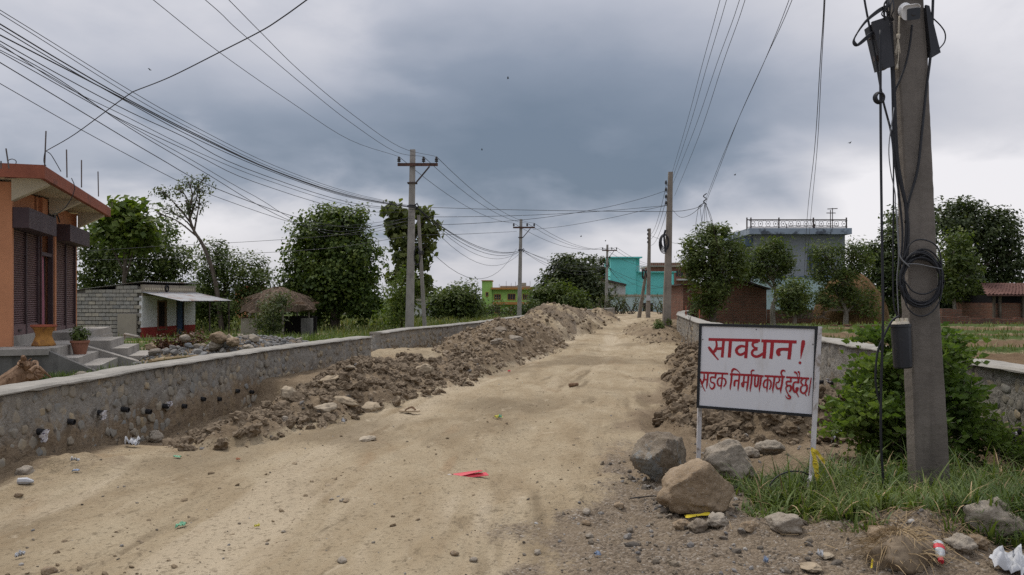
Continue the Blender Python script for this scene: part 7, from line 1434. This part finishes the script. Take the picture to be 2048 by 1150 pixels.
tree('teak_tree', 'big leaved tree right behind the pale pole', 'tree', foot(815, 39), W(815, 450, 39), pxl(39, [(782, 420, 18, 12), (803, 430, 24, 18), (850, 428, 22, 18), (862, 416, 11, 9), (800, 468, 30, 24), (790, 450, 18, 14), (848, 462, 24, 13), (862, 462, 12, 12), (845, 492, 22, 14), (812, 515, 32, 22), (845, 520, 16, 12), (800, 555, 26, 24), (840, 575, 20, 18), (848, 560, 16, 12), (815, 600, 26, 26)]), 2300, .34, (.24, 17), 'leaf_teak', r=.14, seed=17, group=TG, aspect=1.35, droop=1.3, shell=.4)
tree('slender_bush', 'slender light green bush at the foot of the pale pole', 'bush', foot(800, 37), W(800, 590, 37), pxl(37, [(800, 580, 30, 50), (790, 625, 30, 32), (812, 555, 20, 26)]), 2600, .17, (.26, 34), 'leaf_bright', r=.06, seed=18, aspect=2.6)
tree('round_bush', 'round dark green bush between the pale pole and the lime house', 'bush', foot(908, 58), W(908, 600, 58), pxl(58, [(912, 602, 44, 30), (885, 612, 30, 26), (938, 612, 26, 26), (925, 588, 26, 18), (895, 628, 42, 18)]), 6500, .26, (.42, 55), 'leaf_mid', r=.10, seed=19, group='bushes beyond the left walls')
TB_ = 'trees near the bend of the road'
tree('mango_tree', 'large dark round tree between the lime and turquoise houses', 'tree', foot(1145, 88), W(1140, 560, 88), pxl(88, [(1140, 550, 52, 36), (1108, 575, 33, 36), (1172, 572, 34, 38), (1150, 600, 62, 28), (1192, 598, 22, 28), (1125, 530, 26, 16), (1160, 530, 24, 14), (1210, 590, 14, 26)]), 11000, .42, (.60, 45), 'leaf_deep', r=.35, seed=20, group=TB_)
tree('thin_tree', 'slim tree top just left of the farthest cross arm pole, taller one', 'tree', foot(1184, 100), W(1183, 530, 100), pxl(100, [(1182, 518, 7, 8), (1184, 532, 8, 10), (1185, 550, 9, 14)]), 700, .38, (.40, 22), 'leaf_deep', r=.12, seed=21, group=TB_, limbs=False)
tree('thin_tree', 'slim tree top touching the farthest cross arm pole', 'tree', foot(1203, 101), W(1203, 535, 101), pxl(101, [(1203, 524, 8, 8), (1202, 540, 10, 12), (1204, 556, 11, 14)]), 900, .38, (.40, 22), 'leaf_deep', r=.12, seed=22, group=TB_, limbs=False)
tree('bush', 'mid green bush before the large dark round tree', 'bush', foot(1118, 68), W(1120, 600, 68), pxl(68, [(1120, 592, 42, 30), (1095, 605, 28, 24), (1145, 602, 26, 24), (1078, 600, 18, 26), (1160, 612, 26, 18)]), 5500, .27, (.42, 45), 'leaf_mid', r=.10, seed=23, group='bushes beyond the left walls')
tree('bush', 'loose light bush before the lime house, left of its pole', 'bush', foot(995, 72), W(995, 610, 72), pxl(72, [(985, 614, 24, 14), (1010, 625, 24, 14), (970, 626, 20, 14), (1000, 604, 9, 9)]), 900, .22, (.32, 20), 'leaf_grey', r=.06, seed=24, group='bushes beyond the left walls', shell=.3)
tree('bush', 'dark bush right of the lime house pole', 'bush', foot(1055, 66), W(1055, 610, 66), pxl(66, [(1055, 622, 18, 14), (1042, 620, 14, 14), (1068, 612, 10, 16)]), 1000, .22, (.30, 30), 'leaf_dark', r=.06, seed=25, group='bushes beyond the left walls')
for i, (px, lb) in enumerate(((1232, 'twiggy shrub before the pale blue wall, next to the farthest cross arm pole'), (1262, 'twiggy shrub in the middle of the pale blue wall'), (1326, 'twiggy shrub before the pale blue wall, next to the plain pole'), (1200, 'small shrub left of the farthest cross arm pole'))):
    Y = 76; t = thing('twiggy_shrub', lb, 'shrub', foot(px, Y), 'shrubs before the pale blue wall'); rg = np.random.default_rng(70 + i); m = MB(); PP = []
    for q in range(16):
        b = foot(px + rg.normal() * 9, Y); e = b + Vector((rg.normal() * .9, rg.normal() * .4, .7 + rg.random() * 1.3)); m.tube([b, b.lerp(e, .5) + Vector((rg.normal() * .1, 0, .1)), e], [.04, .03, .012], 4)
        for f in np.linspace(.3, 1, 12): PP.append(np.array(b.lerp(e, f)) + rg.normal(size=3) * .10)
    m.build('stem', M['bark'], t); PP = np.array(PP * 2); leaves_mesh('foliage', PP + rg.normal(size=PP.shape) * .06, rg.normal(size=PP.shape) + [0, 0, .6], np.full(len(PP), .20), M['leaf_grey'], t, rg, 2.4)
RG_ = 'pruned trees by the right houses'
tree('pruned_tree', 'tall leafy tree standing against the brick shed', 'tree', foot(1425, 40), W(1425, 520, 40), pxl(40, [(1432, 482, 42, 34), (1400, 518, 34, 40), (1452, 525, 36, 46), (1422, 570, 42, 46), (1384, 495, 16, 20), (1470, 498, 18, 30), (1412, 608, 30, 30), (1385, 530, 20, 26), (1425, 460, 20, 14), (1447, 462, 14, 16), (1478, 540, 16, 30)]), 10500, .22, (.27, 40), 'leaf_mid', r=.16, seed=31, group=RG_, aspect=3.0)
tree('pruned_tree', 'small umbrella shaped tree with a pale knotty trunk before the grey blue house', 'tree', foot(1548, 42), W(1548, 560, 42), pxl(42, [(1545, 505, 42, 26), (1515, 530, 30, 28), (1572, 522, 24, 28), (1540, 548, 42, 26), (1520, 510, 22, 16), (1548, 488, 18, 12), (1500, 545, 16, 22)]), 5600, .20, (.26, 40), 'leaf_mid', 'palebark', r=.13, seed=32, group=RG_, aspect=3.0, path=[foot(1548, 42) - UP * .3, W(1545, 620, 42), W(1552, 590, 42), W(1546, 560, 42)])
tree('pruned_tree', 'broad small tree overhanging the haystack', 'tree', foot(1688, 41), W(1690, 570, 41), pxl(41, [(1655, 512, 42, 30), (1705, 505, 34, 26), (1640, 540, 28, 28), (1722, 530, 24, 34), (1688, 545, 42, 24), (1670, 575, 44, 24), (1655, 600, 30, 24), (1640, 492, 18, 12), (1705, 595, 32, 26), (1735, 605, 24, 36)]), 7000, .20, (.26, 40), 'leaf_mid', 'palebark', r=.12, seed=33, group=RG_, aspect=3.0, path=[foot(1690, 41) - UP * .3, W(1692, 625, 41), W(1684, 600, 41), W(1692, 570, 41)])
tree('pruned_tree', 'low dark shrub on a post like trunk left of the haystack', 'shrub', foot(1588, 39), W(1588, 590, 39), pxl(39, [(1585, 582, 34, 26), (1592, 608, 38, 20), (1610, 590, 22, 18), (1568, 596, 16, 18)]), 2500, .20, (.25, 36), 'leaf_mid', 'palebark', r=.09, seed=34, group=RG_, aspect=2.6)
tree('mango_tree', 'huge dense mango tree behind the near pole', 'tree', foot(1905, 62), W(1900, 520, 62), pxl(62, [(1965, 470, 72, 56), (1900, 448, 62, 46), (2015, 520, 48, 60), (1900, 555, 85, 60), (1990, 570, 62, 42), (1945, 605, 85, 36), (1935, 425, 40, 24), (1990, 445, 36, 28)]), 22000, .30, (.52, 54), 'leaf_deep', r=.40, seed=35, group='big trees behind the near pole')
tree('mango_tree', 'tall leafy tree left of the near pole, behind the haystack', 'tree', foot(1800, 55), W(1800, 520, 55), pxl(55, [(1805, 480, 44, 52), (1770, 535, 42, 56), (1825, 560, 55, 56), (1775, 590, 50, 46), (1790, 438, 34, 32), (1755, 500, 22, 30), (1840, 450, 34, 40)]), 13000, .24, (.40, 52), 'leaf_dark', r=.22, seed=36, group='big trees behind the near pole')
tree('pale_trunk_tree', 'thin pale trunked tree just right of the near pole', 'tree', foot(1912, 50), W(1908, 500, 50), pxl(50, [(1912, 520, 30, 44), (1935, 575, 34, 26), (1895, 570, 24, 34), (1920, 480, 26, 26), (1940, 545, 22, 22)]), 3600, .24, (.36, 40), 'leaf_mid', 'palebark', r=.11, seed=37, group='big trees behind the near pole')
# brushwood lying under the pruned trees
p = foot(1640, 40); m = MB(); rg = random.Random(3)
for q in range(90):
    a = W(1610 + rg.gauss(0, 26), 640 - abs(rg.gauss(0, 9)), 40 + rg.uniform(-.8, .8)); m.tube([a, a + Vector((rg.uniform(-.9, .9), rg.uniform(-.3, .3), rg.uniform(-.1, .5)))], [.018, .006], 4, cap=False)
tag(m.build('brushwood', M['bark'], origin=p), 'pile of cut brushwood under the low dark shrub', 'brushwood')
# the plant in the pot, the reddish bush by the rubble
rg = np.random.default_rng(8); t, c = POT; d = rg.normal(size=(260, 3)); d /= np.linalg.norm(d, axis=1)[:, None]; PP = np.array(c) + d * np.array([.19, .19, .16]) * rg.random((260, 1)) ** .4 + [0, 0, .14]
leaves_mesh('plant', PP, d + [0, 0, .5], np.full(260, .075), M['leaf_mid'], t, rg, 2.2); b = W(355, 690, 17.5); b.z = ground_z(b.x, b.y)
t = thing('red_leaved_shrub', 'low dark red leaved shrub among the rubble before the hut', 'shrub', b); lob = pxl(17.5, [(325, 690, 30, 20), (365, 688, 34, 22), (345, 700, 40, 14), (395, 682, 24, 16)]); P_, N_, C_, ch_ = crown_points(lob, 1500, (.09, 16), rg, .3); leaves_mesh('foliage', P_, N_, np.full(len(P_), .10), M['leaf_dry'], t, rg, 2.4); m = MB()
for e in C_[:60]: m.tube([b + Vector((rg.normal() * .25, rg.normal() * .2, -.05)), Vector(e)], [.010, .004], 4, cap=False)
m.build('stem', M['bark'], t)
for i, (px, py, Y, lb) in enumerate(((1317, 658, 33, 'left one of two small bright green tufts on the low mound'), (1335, 652, 36, 'right one of two small green tufts at the foot of the plain pole'))):
    b = on_ground(px, py, .3); t = thing('weed_tuft', lb, 'weed', b, 'weeds on the low mound'); d = rg.normal(size=(420, 3)); d[:, 2] = abs(d[:, 2]); d /= np.linalg.norm(d, axis=1)[:, None]; leaves_mesh('foliage', np.array(b) + d * np.array([.26, .26, .40]) * rg.random((420, 1)) ** .5, d + [0, 0, .4], np.full(420, .11), M['leaf_bright'], t, rg, 3.0); m = MB()
    for q in range(12): m.tube([b, b + Vector((rg.normal() * .12, rg.normal() * .12, .32))], [.008, .003], 4, cap=False)
    m.build('stem', M['bark'], t)

# big leafy shrub behind the near pole
def leafy_shrub(name, label, base, nst, spread, height, leaf, seed, per=16, mt='leaf_shrub', lean=(0, 0)):
    rg = np.random.default_rng(seed); t = thing(name, label, 'shrub', base); m = MB(); P, Tn, Nn, Sz = [], [], [], []
    for q in range(nst):
        a = rg.random() * 6.283; f = rg.random() ** .55; rad = spread * f; hz = height * (1 - .62 * f ** 2.4) * (.45 + .62 * rg.random())
        b = base + Vector((math.cos(a) * .16 * f, math.sin(a) * .16 * f, -.03)); e = base + Vector((math.cos(a) * rad + lean[0] * hz, math.sin(a) * rad * .85 + lean[1] * hz, hz)); c1 = b.lerp(e, .5) + Vector((0, 0, .22 * hz)) - Vector((math.cos(a), math.sin(a), 0)) * .10 * rad
        pts = catmull([b, c1, e, e + Vector((math.cos(a) * .10, math.sin(a) * .10, -.015 + .05 * (1 - f)))], 5); m.tube(pts, [.0075 * (1 - .8 * i / (len(pts) - 1)) for i in range(len(pts))], 4, cap=False)
        for k in range(int(len(pts) * .30), len(pts) - 1):
            d = (pts[k + 1] - pts[k]); 
            for s_ in range(2):
                # a side spray carrying paired leaflets
                o = pts[k].lerp(pts[k + 1], rg.random()); sd = Vector((rg.normal(), rg.normal(), .1 + .9 * rg.random())).normalized(); sd = (sd + d.normalized() * .5).normalized(); ln = .10 + .16 * rg.random(); side = sd.cross(Vector((0, 0, 1))); side = side.normalized() if side.length > .01 else Vector((1, 0, 0)); m.tube([o, o + sd * ln - Vector((0, 0, .02))], [.0025, .001], 3, cap=False)
                for u in np.linspace(.25, 1.0, max(3, per // 4)):
                    for g_ in (1, -1):
                        c = o + sd * ln * u - Vector((0, 0, .02 * u)); dr = (side * g_ * .8 + sd * .55 + Vector((0, 0, -.12 + .3 * rg.random()))).normalized(); P.append(c + dr * leaf * .55); Tn.append(dr); Nn.append(sd.cross(dr) * g_ * .6 + Vector((rg.normal() * .75, rg.normal() * .75, .45)))
    m.build('stem', M['palebark'], t); P = np.array(P); T_ = np.array(Tn); N_ = np.array(Nn); N_ -= (N_ * T_).sum(1)[:, None] * T_; N_ /= np.maximum(1e-6, np.linalg.norm(N_, axis=1))[:, None]; B_ = np.cross(N_, T_); n = len(P); L = leaf * (.65 + .6 * rg.random(n))[:, None]; w = L * .29
    V = np.stack([P - T_ * L * .5, P - T_ * L * .05 + B_ * w + N_ * w * .3, P + T_ * L * .5 - N_ * L * .1, P - T_ * L * .05 - B_ * w + N_ * w * .3], 1).reshape(-1, 3) - np.array(base); i = np.arange(n)[:, None] * 4; link('foliage', np_mesh('foliage', V, np.concatenate([i + [[0, 1, 2]], i + [[0, 2, 3]]], 0), True), M[mt], t); return t
b = Vector((3.86, 7.75, ground_z(3.86, 7.75))); SH = leafy_shrub('leafy_shrub', 'large bright green leafy shrub growing behind the near pole', b, 74, .58, 1.30, .082, 3, 14)
rg = np.random.default_rng(44); P_, N_, C_, c_ = crown_points(pxl(7.75, [(1828, 800, 92, 84), (1758, 822, 60, 78), (1900, 826, 62, 80), (1730, 880, 46, 60), (1935, 885, 40, 56), (1830, 900, 112, 54), (1795, 742, 52, 46), (1868, 742, 46, 42), (1700, 850, 26, 30), (1965, 860, 26, 30)]), 5200, (.085, 15), rg, .45, .9)
leaves_mesh('crown', P_, N_ + rg.normal(size=N_.shape) * .5, np.full(len(P_), .078), M['leaf_shrub'], SH, rg, 2.1, droop=.5)
b = Vector((4.62, 7.35, ground_z(4.62, 7.35))); leafy_shrub('leafy_shrub', 'thin light green seedling at the right wall, right of the big shrub', b, 6, .16, .55, .06, 5)
# grass
def blades(name, X_, Y_, Hh, wd, mt, seed, kind='stuff', bend=.7, parent=None, seg=4):
    rg = np.random.default_rng(seed); n = len(X_); Z_ = gz(X_, Y_); a = rg.random(n) * 6.283; dx, dy = np.cos(a), np.sin(a); Hh = np.asarray(Hh); k = bend * (.25 + .9 * rg.random(n)); wd = np.broadcast_to(np.asarray(wd, float), (n,)); rows = []
    for j in range(seg + 1):
        f = j / seg; up = Hh * (f - .42 * k * f ** 2.2); out = Hh * k * .85 * f ** 1.7; c = np.stack([X_ + dx * out, Y_ + dy * out, Z_ - .01 + up], 1); ww = wd * (1 - f ** 1.6 * .96) * .5; px_, py_ = -dy, dx; rows += [c - np.stack([px_ * ww, py_ * ww, 0 * ww], 1), c + np.stack([px_ * ww, py_ * ww, 0 * ww], 1)]
    V = np.stack(rows, 1).reshape(-1, 3); m_ = 2 * (seg + 1); i = np.arange(n)[:, None] * m_; F = np.concatenate([i + [[2 * j, 2 * j + 1, 2 * j + 3, 2 * j + 2]] for j in range(seg)], 0); o = link(name, np_mesh(name, V, F, True), M[mt], parent); return tag(o, kind=kind)
def patch(n, cx, cy, rx, ry, seed, cl=.5):
    rg = np.random.default_rng(seed); r = np.sqrt(rg.random(n)); a = rg.random(n) * 6.283; x = cx + r * np.cos(a) * rx; y = cy + r * np.sin(a) * ry; k = rg.random(n) < np.clip((vn(x * 3.2, y * 3.2, seed) - .5 + cl) * 2.2, 0.02, 1); return x[k], y[k]
def build_grass():
    rg = np.random.default_rng(9); xs, ys, hs, ws = [], [], [], []
    for n, cx, cy, rx, ry, h0, h1, cl in ((5200, 3.15, 6.35, 1.05, .85, .14, .36, .42), (2600, 3.9, 6.1, .75, .6, .14, .34, .45), (1900, 2.45, 6.25, .60, .65, .12, .28, .42), (1300, 3.1, 5.65, .9, .3, .10, .26, .42), (1100, 3.55, 5.05, .6, .25, .10, .28, .38), (700, 2.45, 5.55, .45, .22, .08, .22, .36), (420, 2.6, 5.15, .5, .2, .06, .18, .3), (2400, 3.5, 5.35, .75, .32, .12, .32, .5), (1500, 2.85, 5.45, .7, .25, .10, .28, .42), (900, 3.6, 5.75, .95, .30, .16, .42, .4), (500, 2.75, 5.75, .5, .22, .12, .32, .4), (240, 2.25, 6.05, .25, .25, .14, .34, .6), (320, 1.95, 5.95, .25, .25, .06, .18, .4), (700, 4.2, 5.6, .7, .35, .16, .4, .4), (260, 2.05, 5.75, .35, .25, .05, .14, .3), (500, 2.0, 6.75, .3, .3, .08, .2, .4), (500, 4.2, 7.0, .5, .4, .08, .2, .4), (260, 2.55, 5.35, .35, .2, .06, .15, .3)):
        x, y = patch(n, cx, cy, rx, ry, int(cx * 100 + cy * 10), cl); h = h0 + (h1 - h0) * rg.random(len(x)) ** 1.5; h = np.where(rg.random(len(x)) < .06, h * 1.75, h); xs.append(x); ys.append(y); hs.append(h); ws.append((.0075 + .010 * rg.random(len(x))) * np.where(rg.random(len(x)) < .25, 1.6, 1))
    x = np.concatenate(xs); y = np.concatenate(ys); blades('grass', x, y, np.concatenate(hs), np.concatenate(ws), 'grass', 4, bend=1.25, seg=5)
    k = rg.random(len(x)) < .07; blades('dry_grass', x[k] + .03, y[k], np.concatenate(hs)[k] * 1.05, np.concatenate(ws)[k], 'drystraw', 14, bend=1.4)
    # verge behind the left walls
    n = 30000; Y = 10 + 50 * rg.random(n) ** 1.5; X_ = xl(Y) - .35 - (1.2 + .62 * Y) * rg.random(n) ** 1.2; z, a, b, c, d, reg = land(X_, Y)[:6]; k = (c > .35) & (rg.random(n) < .15 + .85 * c) & ~((X_ < -9.5) & (Y > 17) & (Y < 34) & (rg.random(n) < .8)) & ~((X_ < -6.2) & (Y < 18) & (X_ + 8.5 < (Y - 13.6) * -.3 + 2.1)); X_, Y = X_[k], Y[k]
    blades('grass', X_, Y, (.10 + .22 * rg.random(len(Y))) * (1 + .012 * Y), .010 + .0011 * Y, 'drygrass', 5, seg=2)
    for i, (n, cx, cy, rx, ry, h) in enumerate(((420, -6.75, 12.4, .6, .35, .16), (420, -6.0, 13.0, .7, .4, .20), (360, -8.4, 19.5, 1.0, .8, .35), (300, -5.9, 14.6, .35, .3, .3), (900, -8.2, 27, 2.4, 2, .42), (900, -5.8, 26, 1.6, 2.4, .45), (160, -12.5, 29.5, 1.6, 1.2, .16), (160, -13.4, 27, 2.5, 2, .16))):
        x, y = patch(n, cx, cy, rx, ry, 40 + i, .7); blades('grass', x, y, h * (.5 + .7 * rg.random(len(x))), .012 + .0008 * cy, 'grass', 50 + i, seg=3)
    n = 26000; Y = 16.5 + 22 * rg.random(n); X_ = xr(Y) + .4 + (1.5 + .62 * Y - xr(Y)) * rg.random(n); z, a, b, c, d, reg = land(X_, Y)[:6]; k = (c > .35) & (reg == 2) & (rg.random(n) < c * .55) & (c > .5); blades('grass', X_[k], Y[k], (.10 + .16 * rg.random(k.sum())), .009 + .0009 * Y[k], 'drygrass', 6, seg=2)
    n = 5000; Y = 45 + 50 * rg.random(n); X_ = -32 + 34 * rg.random(n); k = X_ < xl(Y) - 1; blades('grass', X_[k], Y[k], .35 + .3 * rg.random(k.sum()), np.full(k.sum(), .08), 'drygrass', 7, seg=2)
    # dry straw and root clump at lower right
    p = on_ground(1800, 1125); t = thing('root_clump', 'clump of dry brown roots and straw at the bottom right', 'root clump', p); m = MB(); r2 = random.Random(6)
    for q in range(260):
        a = r2.uniform(0, 6.28); r_ = r2.random() ** .6; st = p + Vector((math.cos(a) * .20 * r_, math.sin(a) * .14 * r_, .17 * (1 - r_ * r_) + .02)); d = Vector((.6 * math.cos(a) + r2.uniform(-1.2, 1.2), .6 * math.sin(a) + r2.uniform(-1.2, 1.2), r2.uniform(-.9, .35))).normalized() * r2.uniform(.05, .19); m.tube([st, st + d * .5 + Vector((0, 0, .015)), st + d], [.0028, .0022, .001], 3, cap=False)
    m.build('roots', M['drystraw'], t); V = lump_verts(4, 88, facets=4, rough=.3); me = np_mesh('soil_lump', V * np.array([.20, .15, .15]) + [0, 0, .02], ICO[4][1], True); me.materials.append(M['clod']); link('soil_lump', me, None, t)
    m = MB()
    for q in range(420): 
        x, y = r2.gauss(2.85, .42), r2.gauss(5.15, .20)
        if y < 4.55: continue
        a = r2.uniform(0, 6.28); l = r2.uniform(.05, .17); z0 = .012; m.tube([(x, y, 0), (x + math.cos(a) * l, y + math.sin(a) * l, r2.uniform(-.005, .03))], .0018, 3, cap=False)
    zz = gz([v[0] for v in m.v], [v[1] for v in m.v]); m.v = [(v[0], v[1], v[2] + z + .012) for v, z in zip(m.v, zz)]; tag(m.build('straw', M['drystraw']), kind='stuff')
    # far woods that close the horizon
    P, Nn = [], []
    for q in range(200):
        Yq = 170 + 240 * rg.random(); xq = (rg.random() * 2.0 - 1.0) * .75 * Yq
        if -.12 < xq / Yq < -.02 and rg.random() < .5: continue
        h = 3.5 + 5 * rg.random(); c = np.array([xq, Yq, -2.2 + h * .5]); d = rg.normal(size=(150, 3)); d /= np.linalg.norm(d, axis=1)[:, None]; P.append(c + d * np.array([5, 4, h * .55]) * (.7 + .35 * rg.random((150, 1)))); Nn.append(d + [0, 0, .5])
    P = np.concatenate(P); Nn = np.concatenate(Nn); e = bpy.data.objects.new('distant_woods', None); V = P
    o = leaves_mesh('distant_woods', P, Nn, np.full(len(P), 1.8), M['leaf_deep'], None, rg, 1.4); tag(o, kind='stuff'); bpy.data.objects.remove(e)
build_grass()
